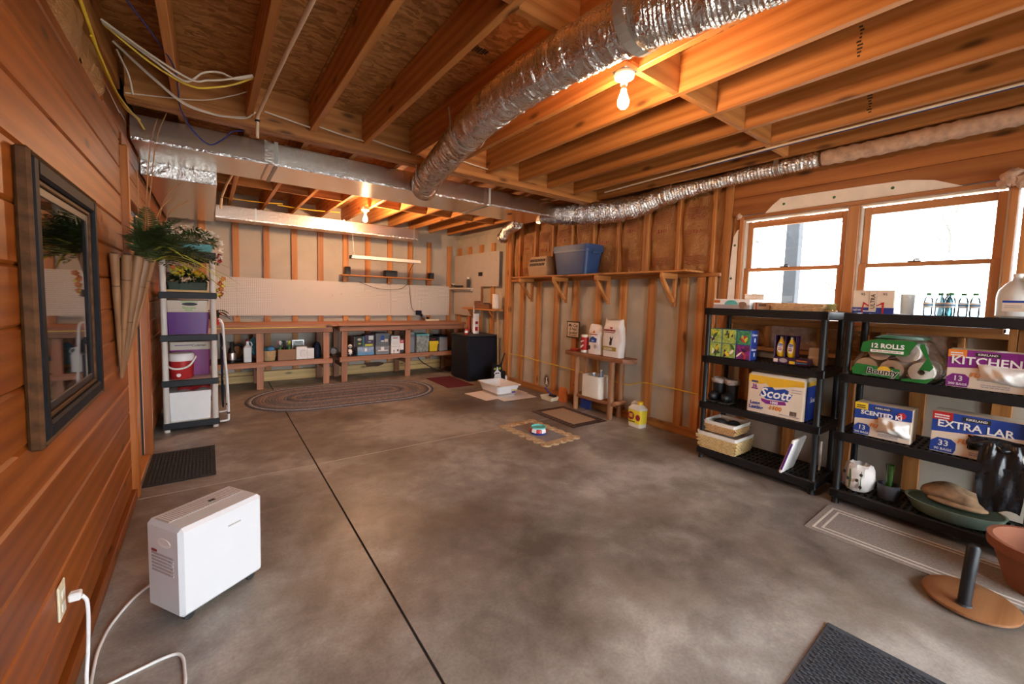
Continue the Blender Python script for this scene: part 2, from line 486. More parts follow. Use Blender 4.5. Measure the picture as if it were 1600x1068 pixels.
# ------------------------------------------------------------------ mesh helpers
I4 = Matrix.Identity(4)
def T(x=0, y=0, z=0):
    return Matrix.Translation((x, y, z))
def RZ(a):
    return Matrix.Rotation(a, 4, 'Z')
def RX(a):
    return Matrix.Rotation(a, 4, 'X')
def RY(a):
    return Matrix.Rotation(a, 4, 'Y')
class G:
    def __init__(s):
        s.v, s.f = [], []
    def add(s, vs, fs, M=None):
        o = len(s.v)
        s.v += [tuple(M @ Vector(p)) if M is not None else tuple(p) for p in vs]
        s.f += [tuple(i + o for i in q) for q in fs]
        return s
    def box(s, x0, x1, y0, y1, z0, z1, b=0.0, M=None):
        if b <= 0:
            vs = [(x, y, z) for x in (x0, x1) for y in (y0, y1) for z in (z0, z1)]
            return s.add(vs, [(0, 1, 3, 2), (4, 6, 7, 5), (0, 4, 5, 1), (2, 3, 7, 6), (0, 2, 6, 4), (1, 5, 7, 3)], M)
        lo, hi = (x0, y0, z0), (x1, y1, z1)
        b = min(b, 0.45 * min(hi[i] - lo[i] for i in range(3)))
        vs, ix = [], {}
        for c in [(i, j, k) for i in (0, 1) for j in (0, 1) for k in (0, 1)]:
            for a in range(3):
                p = []
                for d in range(3):
                    e = (lo, hi)[c[d]][d]
                    p.append(e if d == a else e + (b if c[d] == 0 else -b))
                ix[c, a] = len(vs)
                vs.append(p)
        fs = []
        for a in range(3):
            o = [d for d in range(3) if d != a]
            for sg in (0, 1):
                q = []
                for (i, j) in ((0, 0), (0, 1), (1, 1), (1, 0)):
                    c = [0, 0, 0]
                    c[a], c[o[0]], c[o[1]] = sg, i, j
                    q.append(ix[tuple(c), a])
                fs.append(q)
        for a in range(3):
            for d in range(a + 1, 3):
                e = 3 - a - d
                for i in (0, 1):
                    for j in (0, 1):
                        c0, c1 = [0, 0, 0], [0, 0, 0]
                        c0[a], c0[d], c0[e] = i, j, 0
                        c1[a], c1[d], c1[e] = i, j, 1
                        fs.append((ix[tuple(c0), a], ix[tuple(c1), a], ix[tuple(c1), d], ix[tuple(c0), d]))
        for c in [(i, j, k) for i in (0, 1) for j in (0, 1) for k in (0, 1)]:
            fs.append((ix[c, 0], ix[c, 1], ix[c, 2]))
        return s.add(vs, fs, M)
    def lathe(s, prof, n=20, M=None, sx=1.0, sy=1.0, cap=True):
        vs, fs = [], []
        for r, z in prof:
            for i in range(n):
                a = 2 * PI * i / n
                vs.append((r * math.cos(a) * sx, r * math.sin(a) * sy, z))
        m = len(prof)
        for k in range(m - 1):
            for i in range(n):
                j = (i + 1) % n
                fs.append((k * n + i, k * n + j, (k + 1) * n + j, (k + 1) * n + i))
        if cap:
            if prof[0][0] > 1e-6:
                fs.append(tuple(range(n))[::-1])
            if prof[-1][0] > 1e-6:
                fs.append(tuple((m - 1) * n + i for i in range(n)))
        return s.add(vs, fs, M)
    def cyl(s, r, z0, z1, n=16, M=None, r2=None):
        return s.lathe([(r, z0), (r if r2 is None else r2, z1)], n, M)
    def tube(s, pts, r, n=8, M=None, cap=True):
        pts = [Vector(p) for p in pts]
        rs = r if isinstance(r, (list, tuple)) else [r] * len(pts)
        vs, fs = [], []
        up = None
        for k, p in enumerate(pts):
            t = (pts[min(k + 1, len(pts) - 1)] - pts[max(k - 1, 0)]).normalized()
            if up is None:
                up = Vector((0, 0, 1)) if abs(t.z) < 0.9 else Vector((1, 0, 0))
            a = t.cross(up)
            if a.length < 1e-5:
                a = t.cross(Vector((0.3, 1, 0.2)))
            a.normalize()
            b_ = a.cross(t).normalized()
            up = b_
            for i in range(n):
                g = 2 * PI * i / n
                vs.append(p + (a * math.cos(g) + b_ * math.sin(g)) * rs[k])
        for k in range(len(pts) - 1):
            for i in range(n):
                j = (i + 1) % n
                fs.append((k * n + i, k * n + j, (k + 1) * n + j, (k + 1) * n + i))
        if cap:
            fs.append(tuple(range(n))[::-1])
            fs.append(tuple((len(pts) - 1) * n + i for i in range(n)))
        return s.add(vs, fs, M)
    def prism(s, poly, z0, z1, M=None):
        n = len(poly)
        vs = [(x, y, z0) for x, y in poly] + [(x, y, z1) for x, y in poly]
        fs = [tuple(range(n))[::-1], tuple(range(n, 2 * n))]
        for i in range(n):
            j = (i + 1) % n
            fs.append((i, j, n + j, n + i))
        return s.add(vs, fs, M)
    def grid(s, fn, nu, nv, M=None):
        vs = [fn(i / nu, j / nv) for j in range(nv + 1) for i in range(nu + 1)]
        fs = []
        for j in range(nv):
            for i in range(nu):
                a = j * (nu + 1) + i
                fs.append((a, a + 1, a + nu + 2, a + nu + 1))
        return s.add(vs, fs, M)
    def sphere(s, r, M=None, n=12, m=8, sx=1, sy=1, sz=1):
        prof = [(max(1e-7, r * math.sin(PI * k / m)), -r * math.cos(PI * k / m) * sz) for k in range(m + 1)]
        return s.lathe(prof, n, M, sx, sy, cap=False)
    def frustum(s, a, b, z0, z1, M=None, bev=0.0):
        # a,b: (hx,hy) half sizes at bottom and top, rounded corners
        def ring(hx, hy, c):
            out = []
            for sx, sy, a0 in ((1, 1, 0), (-1, 1, PI / 2), (-1, -1, PI), (1, -1, 1.5 * PI)):
                for k in range(5):
                    g = a0 + k * PI / 8
                    out.append((sx * (hx - c) + c * math.cos(g), sy * (hy - c) + c * math.sin(g)))
            return out
        c = bev or 0.01
        p, q = ring(*a, c), ring(*b, c)
        n = len(p)
        vs = [(x, y, z0) for x, y in p] + [(x, y, z1) for x, y in q]
        fs = [tuple(range(n))[::-1], tuple(range(n, 2 * n))]
        for i in range(n):
            j = (i + 1) % n
            fs.append((i, j, n + j, n + i))
        return s.add(vs, fs, M)
    def tub(s, a, b, z0, z1, th, M=None, bev=0.02):
        # open container with inner walls
        def ring(hx, hy, c):
            out = []
            for sx, sy, a0 in ((1, 1, 0), (-1, 1, PI / 2), (-1, -1, PI), (1, -1, 1.5 * PI)):
                for k in range(5):
                    g = a0 + k * PI / 8
                    out.append((sx * (hx - c) + c * math.cos(g), sy * (hy - c) + c * math.sin(g)))
            return out
        R_ = [(ring(a[0], a[1], bev), z0), (ring(b[0], b[1], bev), z1), (ring(b[0] - th, b[1] - th, bev * 0.8), z1), (ring(a[0] - th, a[1] - th, bev * 0.8), z0 + th)]
        n = 20
        vs = [(x, y, z) for ring_, z in R_ for x, y in ring_]
        fs = [tuple(range(n))[::-1]]
        for k in range(3):
            for i in range(n):
                j = (i + 1) % n
                fs.append((k * n + i, k * n + j, (k + 1) * n + j, (k + 1) * n + i))
        fs.append(tuple(3 * n + i for i in range(n)))
        return s.add(vs, fs, M)
    def mesh(s, name, mat, smooth=None):
        me = bpy.data.meshes.new(name)
        me.from_pydata(s.v, [], s.f)
        bm = bmesh.new()
        bm.from_mesh(me)
        bmesh.ops.recalc_face_normals(bm, faces=bm.faces)
        bm.to_mesh(me)
        bm.free()
        me.materials.append(MATS[mat] if isinstance(mat, str) else mat)
        if smooth is not None:
            me.shade_smooth()
            me.set_sharp_from_angle(angle=math.radians(smooth))
        return me
    def build(s, name, mat, parent=None, loc=None, rot=None, smooth=None, kind=None, label=None):
        return put(name, s.mesh(name, mat, smooth), parent, loc, rot, kind, label)
def put(name, me, parent=None, loc=None, rot=None, kind=None, label=None):
    o = bpy.data.objects.new(name, me)
    COL.objects.link(o)
    if parent is not None:
        o.parent = parent
    if loc is not None:
        o.location = loc
    if rot is not None:
        o.rotation_euler = rot
    if kind:
        o['kind'] = kind
    if label:
        o['label'] = label
    return o
def tag(o, label, cat, group=None):
    o['label'] = label
    o['category'] = cat
    if group:
        o['group'] = group
    return o
def thing(name, label, cat, loc=(0, 0, 0), rz=0.0, group=None, rot=None):
    o = bpy.data.objects.new(name, None)
    COL.objects.link(o)
    o.location = loc
    o.rotation_euler = rot if rot else (0, 0, rz)
    o.empty_display_size = 0.1
    return tag(o, label, cat, group)
def copy_tree(o, parent=None):
    c = o.copy()
    COL.objects.link(c)
    c.parent = parent
    for ch in list(o.children):
        copy_tree(ch, c)
    return c
def bez(pts, n=8):
    # Catmull-Rom through points
    P_ = [Vector(p) for p in pts]
    P_ = [P_[0] * 2 - P_[1]] + P_ + [P_[-1] * 2 - P_[-2]]
    out = []
    for i in range(1, len(P_) - 2):
        a, b, c, d = P_[i - 1:i + 3]
        for k in range(n):
            t = k / n
            out.append(0.5 * ((2 * b) + (c - a) * t + (2 * a - 5 * b + 4 * c - d) * t * t + (3 * b - 3 * c + d - a) * t ** 3))
    out.append(P_[-2])
    return out
FONT_N = [0]
def text_mesh(s, size, mat, ext=0.0004, bold=0.0, shear=0.0):
    cu = bpy.data.curves.new('t', 'FONT')
    cu.body = s
    cu.size = size
    cu.extrude = ext
    cu.offset = bold
    cu.shear = shear
    cu.align_x = 'CENTER'
    cu.align_y = 'CENTER'
    cu.resolution_u = 2
    ob = bpy.data.objects.new('t', cu)
    COL.objects.link(ob)
    dg = bpy.context.evaluated_depsgraph_get()
    me = bpy.data.meshes.new_from_object(ob.evaluated_get(dg))
    bpy.data.objects.remove(ob)
    bpy.data.curves.remove(cu)
    me.name = 'lettering'
    me.materials.clear()
    me.materials.append(MATS[mat])
    return me
class Face:
    """a printed face of a thing: local u (reading direction), v (up), n (outward)"""
    def __init__(s, parent, org, u, v):
        s.p = parent
        u, v = Vector(u).normalized(), Vector(v).normalized()
        n = u.cross(v)
        o = Vector(org)
        s.M = Matrix(((u.x, v.x, n.x, o.x), (u.y, v.y, n.y, o.y), (u.z, v.z, n.z, o.z), (0, 0, 0, 1)))
        s.k = 1
    def poly(s, pts, mat, name='print', lift=None):
        d = 0.0007 * (s.k if lift is None else lift)
        if lift is None:
            s.k += 1
        return G().prism(pts, -0.0005, d, s.M).build(name, mat, s.p)
    def rect(s, u0, v0, u1, v1, mat, name='print', lift=None):
        return s.poly([(u0, v0), (u1, v0), (u1, v1), (u0, v1)], mat, name, lift)
    def oval(s, cu, cv, ru, rv, mat, name='print', n=20, lift=None):
        return s.poly([(cu + ru * math.cos(2 * PI * i / n), cv + rv * math.sin(2 * PI * i / n)) for i in range(n)], mat, name, lift)
    def text(s, t, u, v, size, mat, bold=0.0, shear=0.0, rot=0.0, sx=1.0, name='lettering'):
        me = text_mesh(t, size, mat, 0.0004, bold, shear)
        d = 0.0007 * s.k + 0.0002
        o = put(name, me, s.p)
        o.matrix_local = s.M @ T(u, v, d) @ RZ(rot) @ Matrix.Diagonal((sx, 1, 1, 1))
        return o
    def lines(s, u0, u1, vs, h, mat, name='print', rnd=0.3, seed=1):
        rr = random.Random(seed)
        g = G()
        d = 0.0007 * s.k
        for v in vs:
            u = u0
            while u < u1 - 0.002:
                w = min(u1 - u, (u1 - u0) * rr.uniform(0.06, 0.2))
                g.box(u, u + w * 0.86, v, v + h, 0, d, 0, s.M)
                u += w
        return g.build(name, mat, s.p)
def FX(parent, x, y, z):   # face looking towards -X, org at centre bottom
    return Face(parent, (x, y, z), (0, -1, 0), (0, 0, 1))
def FY(parent, x, y, z):   # face looking towards -Y
    return Face(parent, (x, y, z), (1, 0, 0), (0, 0, 1))
def struct(name, g, mat, **k):
    return g.build(name, mat, kind='structure', **k)
# ------------------------------------------------------------------ floor
WL, WR, YB, YF = -0.44, 4.16, 7.76, -2.2
floor = struct('floor', G().box(-0.62, 4.42, YF - 0.15, 7.95, -0.20, -0.008), 'joint_dark')
def jx(y):
    return 0.665 + 0.01256 * y
gw, gy = 0.006, 0.0045
for (ya, yb) in ((YF, 3.703 - gy), (3.703 + gy, 7.9)):
    G().prism([(-0.6, ya), (jx(ya) - gw, ya), (jx(yb) - gw, yb), (-0.6, yb)], -0.05, 0.0).build('slab', 'concrete_floor', floor)
    G().prism([(jx(ya) + gw, ya), (4.4, ya), (4.4, yb), (jx(yb) + gw, yb)], -0.05, 0.0).build('slab', 'concrete_floor', floor)
G().box(-0.6, jx(3.7) - gw, 3.703 - gy, 3.703 + gy, -0.03, 0.0005).build('joint_filler', 'joint_white', floor)
G().box(jx(3.7) + gw, 4.4, 3.703 - gy, 3.703 + gy, -0.03, 0.0005).build('joint_filler', 'joint_white', floor)

# ------------------------------------------------------------------ ceiling: subfloor, joists, beam
ZJ, JH, JW, JS, JX0 = 2.70, 0.235, 0.042, 0.412, 0.25
ceiling = struct('ceiling', G().box(-0.62, 4.42, YF - 0.15, 7.95, 2.958, 3.0), 'osb')
for i in range(4):
    for j in range(5):
        x0, y0 = -0.6 + i * 1.25, YF - 0.1 + j * 2.03
        G().box(x0 + 0.002, x0 + 1.248, y0 + 0.002, min(7.93, y0 + 2.028), 2.937, 2.957).build('subfloor_panel', 'osb', ceiling)
me_f = G().box(0, JW, YF + 0.02, 3.653, ZJ, ZJ + JH, 0.003).mesh('joist', 'pine_Y')
me_r = G().box(0, JW, 3.752, YB - 0.05, ZJ, ZJ + JH, 0.003).mesh('joist', 'pine_Y')
for k in range(-1, 10):
    x = JX0 + JS * k + random.uniform(-0.006, 0.006)
    put('joist', me_f, ceiling, (x, 0, 0))
    put('joist', me_r, ceiling, (x + 0.012, 0, 0))
me_bk = G().box(0, JS - JW - 0.002, -0.019, 0.019, ZJ + 0.002, ZJ + JH - 0.005, 0.002).mesh('blocking', 'pine_X')
for k in range(-1, 9):
    if k in (1, 3):
        if k == 3:
            continue
    put('blocking', me_bk, ceiling, (JX0 + JS * k + JW + 0.001, 1.53 + random.uniform(-0.02, 0.02), 0))
    put('blocking', me_bk, ceiling, (JX0 + 0.012 + JS * k + JW + 0.001, 6.02 + random.uniform(-0.02, 0.02), 0))
me_rb = G().box(0, JS - JW - 0.002, 0, 0.012, ZJ + 0.0, ZJ + JH - 0.005).mesh('blocking', 'pine_X')
G().box(-0.40, 4.14, 3.655, 3.70, 2.637, 2.936, 0.003).build('beam', 'pine_X', ceiling)
G().box(-0.40, 4.14, 3.702, 3.748, 2.637, 2.936, 0.003).build('beam', 'pine_X', ceiling)
G().box(-0.40, 4.12, 3.617, 3.654, 2.640, 2.699, 0.003).build('ledger', 'pine_X', ceiling)
G().box(4.02, 4.20, YF + 0.02, 7.7, 2.90, 2.936).build('rim_board', 'header', ceiling)
# black ink stamps on the subfloor and joists
def stamp(cx, cy, w, h, seed, n=7):
    rr = random.Random(seed)
    g = G()
    x = cx - w / 2
    while x < cx + w / 2:
        ww = rr.uniform(0.006, 0.022)
        g.box(x, x + ww * 0.7, cy - h / 2 * rr.uniform(0.4, 1), cy + h / 2 * rr.uniform(0.4, 1), 2.9355, 2.938)
        x += ww
    return g.build('ink_stamp', 'ink', ceiling)
stamp(0.46, 2.25, 0.09, 0.10, 1)
stamp(1.25, 2.25, 0.30, 0.07, 2)
stamp(1.72, 2.55, 0.13, 0.06, 3)
for x, y in ((3.134, 0.9), (2.722, 0.75), (3.546, 0.9)):
    g = G()
    rr = random.Random(int(x * 100))
    for k in range(9):
        g.box(x - 0.0008, x + 0.002, y + rr.uniform(-0.012, 0), y + rr.uniform(0.006, 0.02), 2.73 + k * 0.018, 2.73 + k * 0.018 + 0.009)
    g.build('ink_stamp', 'ink', ceiling)

# ------------------------------------------------------------------ left wall: knotty pine cladding and a door
wall_left = struct('wall_left', G().box(-0.60, -0.475, YF, 3.80, 0, 2.935).box(-0.60, -0.475, 4.66, YB, 0, 2.935).box(-0.60, -0.475, 3.80, 4.66, 2.10, 2.935), 'black_matte')
pw = 0.178
z = 0.075
k = 0
while z < 2.44:
    z1 = min(z + pw, 2.452)
    G().box(-0.470, WL, YF, 3.715, z + 0.0005, z1 - 0.0005, 0.009).build('plank', 'clad', wall_left)
    G().box(-0.470, WL - 0.004, 4.735, YB - 0.06, z + 0.0005, z1 - 0.0005, 0.009).build('plank', 'clad', wall_left)
    z += pw
    k += 1
for i in range(12):
    y0 = YF + 0.05 + i * 0.5
    hh = random.uniform(0.0, 0.02)
    def bat(u, v, y0=y0, sd=i):
        return (-0.468 + 0.05 * (math.sin(PI * u) ** 0.6) * (math.sin(PI * v) ** 0.6) + 0.012 * math.sin(9 * u + sd * 3) * math.sin(7 * v + sd), y0 + 0.47 * u, 2.455 + 0.235 * v)
    if y0 < 3.2:
        G().grid(bat, 10, 6).build('insulation_batt', 'kraft', wall_left, smooth=60)
for (za, zb) in ((2.455, 2.575), (2.577, 2.698)):
    G().box(-0.470, WL, 3.22, 3.80, za, zb, 0.006).build('plank', 'clad', wall_left)
for i in range(5):
    G().box(-0.474, -0.44, 3.80, 4.735, 2.123 + i * 0.118, 2.239 + i * 0.118, 0.006).build('plank', 'clad', wall_left)
G().box(-0.470, -0.425, YF, 3.70, 2.70, 2.934, 0.002).build('rim_board', 'pine_Y', wall_left)
struct('baseboard_left', G().box(-0.4695, -0.414, YF, 3.715, 0.002, 0.074, 0.006), 'clad')
struct('trim_1', G().box(-0.472, -0.405, 3.718, 3.796, 0.002, 2.37, 0.008), 'clad_Z')
struct('trim_2', G().box(-0.472, -0.410, 4.655, 4.733, 0.002, 2.12, 0.008), 'clad_Z')
struct('trim_3', G().box(-0.472, -0.410, 3.798, 4.653, 2.04, 2.12, 0.006), 'clad')
door_1 = struct('door_1', G().box(-0.525, -0.482, 3.803, 4.652, 0.015, 2.035, 0.003), 'doorwood')
for (za, zb) in ((0.18, 0.92), (1.08, 1.88)):
    for (ya, yb) in ((3.92, 4.19), (4.27, 4.54)):
        G().box(-0.4815, -0.474, ya, yb, za, zb, 0.006).build('door_panel', 'doorwood', door_1)
G().box(-0.60, -0.43, 3.80, 4.653, -0.006, 0.014, 0.004).build('threshold', 'pine_Y', door_1)

# ------------------------------------------------------------------ back wall: concrete with flat studs
wall_back = struct('wall_back', G().box(-0.62, 4.42, YB, YB + 0.15, 0, 2.935), 'concrete_back')
me_s = G().box(0, 0.089, YB - 0.040, YB - 0.001, 0.165, 2.50, 0.003).mesh('stud', 'stud')
for x in (-0.10, 0.312, 0.719, 1.117, 1.515, 1.925, 2.309, 2.718, 3.118, 3.517, 3.96):
    put('stud', me_s, wall_back, (x * 1.008, 0, random.uniform(-0.02, 0.02)))
for (a, b_, h) in ((-0.42, 0.62, 0.115), (0.622, 1.72, 0.165), (1.722, 2.95, 0.165), (2.952, 4.16, 0.10)):
    G().box(a, b_, YB - 0.10, YB - 0.045, 0.002, h, 0.004).build('base_plank', 'treated', wall_back)
G().box(-0.42, 4.16, YB - 0.044, YB - 0.001, 0.002, 0.163, 0.003).build('base_plate', 'treated', wall_back)
# dark stain of a missing chunk in the treated plank
g = G()
g.prism([(2.10 + 0.17 * math.cos(a) * (1 + 0.25 * math.sin(3 * a + 1)), 0.155 + 0.055 * math.sin(a) * (1 + 0.3 * math.cos(2 * a))) for a in [2 * PI * i / 18 for i in range(18)]], -0.004, 0.004, T(0.35, YB - 0.102, 0) @ RX(PI / 2))
g.build('broken_patch', 'bark_dark', wall_back)

# ------------------------------------------------------------------ right wall
wall_right = struct('wall_right',
    G().box(4.215, 4.42, 2.14, 5.80, 0, 1.73).box(4.215, 4.42, 5.80, 7.76, 0, 2.62).box(4.215, 4.42, YF, 2.14, 0, 1.02)
       .box(4.30, 4.42, 2.06, 5.80, 1.73, 2.935).box(4.30, 4.42, YF, 0.24, 1.02, 2.935).box(4.30, 4.42, 0.24, 2.06, 2.30, 2.935).box(4.30, 4.42, 0.24, 2.06, 1.02, 1.29)
       .box(4.30, 4.42, 5.80, 7.76, 2.62, 2.935), 'concrete_wall')
me_s = G().box(WR, WR + 0.050, -0.089, 0, 0.092, 1.722, 0.003).mesh('stud', 'stud')
for y in (5.455, 5.034, 4.619, 4.215, 3.80, 3.39, 2.979, 2.576, 2.38):
    put('stud', me_s, wall_right, (0, y, 0))
G().box(WR - 0.005, WR + 0.054, 2.16, 5.70, 0.002, 0.090, 0.003).build('bottom_plate', 'plate', wall_right)
G().box(WR - 0.002, WR + 0.12, 2.16, 5.70, 1.724, 1.762, 0.003).build('ledge_plate', 'plate', wall_right)
G().box(WR - 0.02, WR + 0.054, 5.705, 5.80, 0.002, 2.60, 0.004).build('corner_post', 'stud', wall_right)
G().box(WR - 0.02, WR + 0.054, 5.803, 5.86, 0.002, 2.60, 0.004).build('corner_post', 'stud', wall_right)
G().box(WR - 0.01, WR + 0.054, 2.18, 2.255, 0.002, 1.722, 0.004).build('corner_post', 'stud', wall_right)
G().box(WR + 0.0, WR + 0.054, 2.06, 2.135, 0.002, 2.66, 0.004).build('corner_post', 'stud', wall_right)
me_s = G().box(WR + 0.005, WR + 0.054, -0.045, 0.045, 0.002, 2.44, 0.003).mesh('stud', 'stud')
for y in (6.31, 6.72, 7.15, 7.55):
    put('stud', me_s, wall_right, (0, y, 0))
# upper framed wall with kraft-faced batts
us = [2.24, 2.636, 3.03, 3.07, 3.466, 3.87, 4.28, 4.69, 5.10, 5.50]
me_s = G().box(WR, WR + 0.13, -0.019, 0.019, 1.764, 2.66, 0.003).mesh('stud', 'stud')
for y in us:
    put('stud', me_s, wall_right, (0, y, 0))
G().box(WR - 0.002, WR + 0.14, 2.14, 5.70, 2.662, 2.698, 0.003).build('top_plate', 'plate', wall_right)
bays = [(2.259, 2.617), (2.655, 3.011), (3.089, 3.447), (3.485, 3.851), (3.889, 4.261), (4.299, 4.671), (4.709, 5.081), (5.119, 5.481), (5.519, 5.70)]
for i, (a, b_) in enumerate(bays):
    rr = random.Random(40 + i)
    ph = [rr.uniform(0, 6) for _ in range(6)]
    def bat(u, v, a=a, b_=b_, ph=ph):
        bul = (math.sin(PI * min(1, max(0, u))) ** 0.45) * (math.sin(PI * min(1, max(0, v))) ** 0.25)
        x = 4.235 - 0.055 * bul + 0.010 * math.sin(5 * u + ph[0]) * math.sin(9 * v + ph[1]) + 0.006 * math.sin(13 * u + 8 * v + ph[2]) + 0.008 * math.exp(-((v - 0.08) / 0.06) ** 2) * math.sin(25 * u + ph[3])
        return (x, a + (b_ - a) * u, 1.766 + 0.892 * v)
    o = G().grid(bat, 16, 24).build('insulation_batt', 'kraft', wall_right, smooth=70)
    w = b_ - a
    F = FX(o, 4.170, (a + b_) / 2, 1.766)
    if w > 0.3:
        rows = [0.10 + 0.02 * k for k in range(5)] + [0.58 + 0.018 * k for k in range(7)]
        g = G()
        for vv in rows:
            u = -w * 0.28
            while u < w * 0.26:
                ww = rr.uniform(0.02, 0.06)
                g.box(4.166, 4.178, (a + b_) / 2 - u - ww * 0.8, (a + b_) / 2 - u, 1.766 + vv, 1.766 + vv + 0.006)
                u += ww
        zz = 1.766 + 0.42 + 0.05 * (i % 3)
        g.box(4.166, 4.178, (a + b_) / 2 + 0.05, (a + b_) / 2 + 0.09, zz, zz + 0.04)
        for q in range(3):
            g.box(4.166, 4.178, (a + b_) / 2 + 0.02 - q * 0.035, (a + b_) / 2 + 0.042 - q * 0.035, zz + 0.004, zz + 0.034)
        for (d0, d1, e0, e1) in ((-0.13, 0.13, 0.40, 0.403), (-0.13, 0.13, 0.56, 0.563), (0.128, 0.131, 0.40, 0.56), (-0.131, -0.128, 0.40, 0.56)):
            g.box(4.168, 4.176, (a + b_) / 2 + d0, (a + b_) / 2 + d1, 1.766 + e0, 1.766 + e1)
        g.build('red_print', 'print_red', o, kind='stuff')
def crumple(name, mat, x, ya, yb, za, zb, amp, seed, nu=14, nv=20, parent=None):
    rr = random.Random(seed)
    ph = [rr.uniform(0, 6) for _ in range(8)]
    def f(u, v):
        d = amp * (math.sin(7 * u + ph[0] + 3 * v) * 0.5 + math.sin(15 * v + ph[1] + 5 * u) * 0.35 + math.sin(23 * u - 11 * v + ph[2]) * 0.25)
        return (x + d, ya + (yb - ya) * u, za + (zb - za) * v)
    return G().grid(f, nu, nv).build(name, mat, parent, smooth=50)
crumple('insulation_batt', 'kraft', 4.215, 2.136, 2.222, 1.764, 2.66, 0.018, 3, 6, 30, wall_right)
crumple('insulation_batt', 'kraft', 4.225, 1.985, 2.059, 1.30, 2.30, 0.018, 5, 6, 30, wall_right)
# window wall: header boards, sill plates, wrap
for (a, b_, za, zb) in ((-0.6, 2.058, 2.302, 2.470), (-0.6, 2.058, 2.472, 2.652), (-2.19, 2.058, 2.654, 2.898)):
    G().box(WR + 0.012, WR + 0.056, a, b_, za, zb, 0.003).build('header_board', 'header', wall_right)
G().box(WR + 0.01, 4.296, 0.24, 2.058, 1.262, 1.300, 0.003).build('sill_plate', 'plate', wall_right)
G().box(WR + 0.012, 4.296, -2.19, 2.058, 1.022, 1.060, 0.003).build('mud_sill', 'plate', wall_right)
me_s = G().box(WR + 0.014, WR + 0.052, -0.045, 0.045, 0.062, 1.020, 0.003).mesh('stud', 'stud')
for y in (1.86, 1.45, 1.05, 0.64, 0.24, -0.17, -0.58, -1.0):
    put('stud', me_s, wall_right, (0, y, 0))
G().box(WR + 0.012, WR + 0.052, -2.19, 2.058, 0.002, 0.060, 0.003).build('bottom_plate', 'plate', wall_right)
me_s = G().box(WR + 0.012, 4.296, -0.019, 0.019, 1.062, 1.260, 0.003).mesh('cripple_stud', 'stud')
for y in (0.45, 0.86, 1.27, 1.68, 2.03):
    put('cripple_stud', me_s, wall_right, (0, y, 0))
for i, (a, b_) in enumerate(((0.47, 0.84), (0.88, 1.25), (1.29, 1.66), (1.70, 2.01))):
    crumple('insulation_batt', 'kraft' if i % 2 else 'fibreglass', 4.225, a, b_, 1.062, 1.258, 0.014, 60 + i, 14, 8, wall_right)
me_s = G().box(WR + 0.012, 4.296, -0.019, 0.019, 1.062, 2.652, 0.003).mesh('stud', 'stud')
for y in (0.225, 0.185, -0.20, -0.61, -1.02, -1.43, -1.84):
    put('stud', me_s, wall_right, (0, y, 0))
for i, y in enumerate((-0.20, -0.61, -1.02, -1.43)):
    crumple('insulation_batt', 'kraft', 4.225, y - 0.39, y - 0.02, 1.062, 2.650, 0.014, 80 + i, 12, 20, wall_right)
crumple('house_wrap', 'housewrap', 4.185, -0.17, 0.16, 1.062, 2.30, 0.006, 91, 8, 20, wall_right)
# white wrap flap above the window and beside it
def flap(pts, x, nm='house_wrap'):
    M = Matrix(((0, 0, -1, x), (1, 0, 0, 0), (0, 1, 0, 0), (0, 0, 0, 1)))
    return G().prism(pts, 0.0, 0.0035, M).build(nm, 'housewrap', wall_right)
flap([(1.762, 2.293), (1.70, 2.36), (1.638, 2.408), (1.35, 2.405), (1.0, 2.398), (0.80, 2.392), (0.659, 2.362), (0.515, 2.293)], 4.166)
flap([(2.055, 1.40), (1.985, 1.40), (1.985, 2.17), (2.0, 2.16), (2.03, 2.10), (2.045, 1.9), (2.05, 1.7)], 4.158)
for (y, z) in ((1.61, 2.352), (1.24, 2.345), (0.88, 2.350), (2.012, 2.02), (2.03, 1.70)):
    G().lathe([(0.011, 0), (0.011, 0.002), (0.005, 0.005)], 12, T(4.163 if z > 2.2 else 4.154, y, z) @ RY(-PI / 2)).build('cap_nail', 'cap_green', wall_right)
for (y, z) in ((1.45, 1.15), (1.22, 1.17)):
    pass
# fibreglass tufts at the window corner
for (y, z, s) in ((0.30, 2.30, 0.05), (0.255, 2.275, 0.045), (0.33, 2.27, 0.03), (1.985, 2.29, 0.025)):
    g = G().sphere(s, None, 12, 8)
    rr = random.Random(int(z * 1000 + y * 77))
    g.v = [(a * (0.7 + 0.6 * rr.random()), b * (0.7 + 0.6 * rr.random()), c * (0.8 + 0.6 * rr.random())) for a, b, c in g.v]
    g.build('insulation_tuft', 'fibreglass', wall_right, (4.145, y, z), smooth=40)

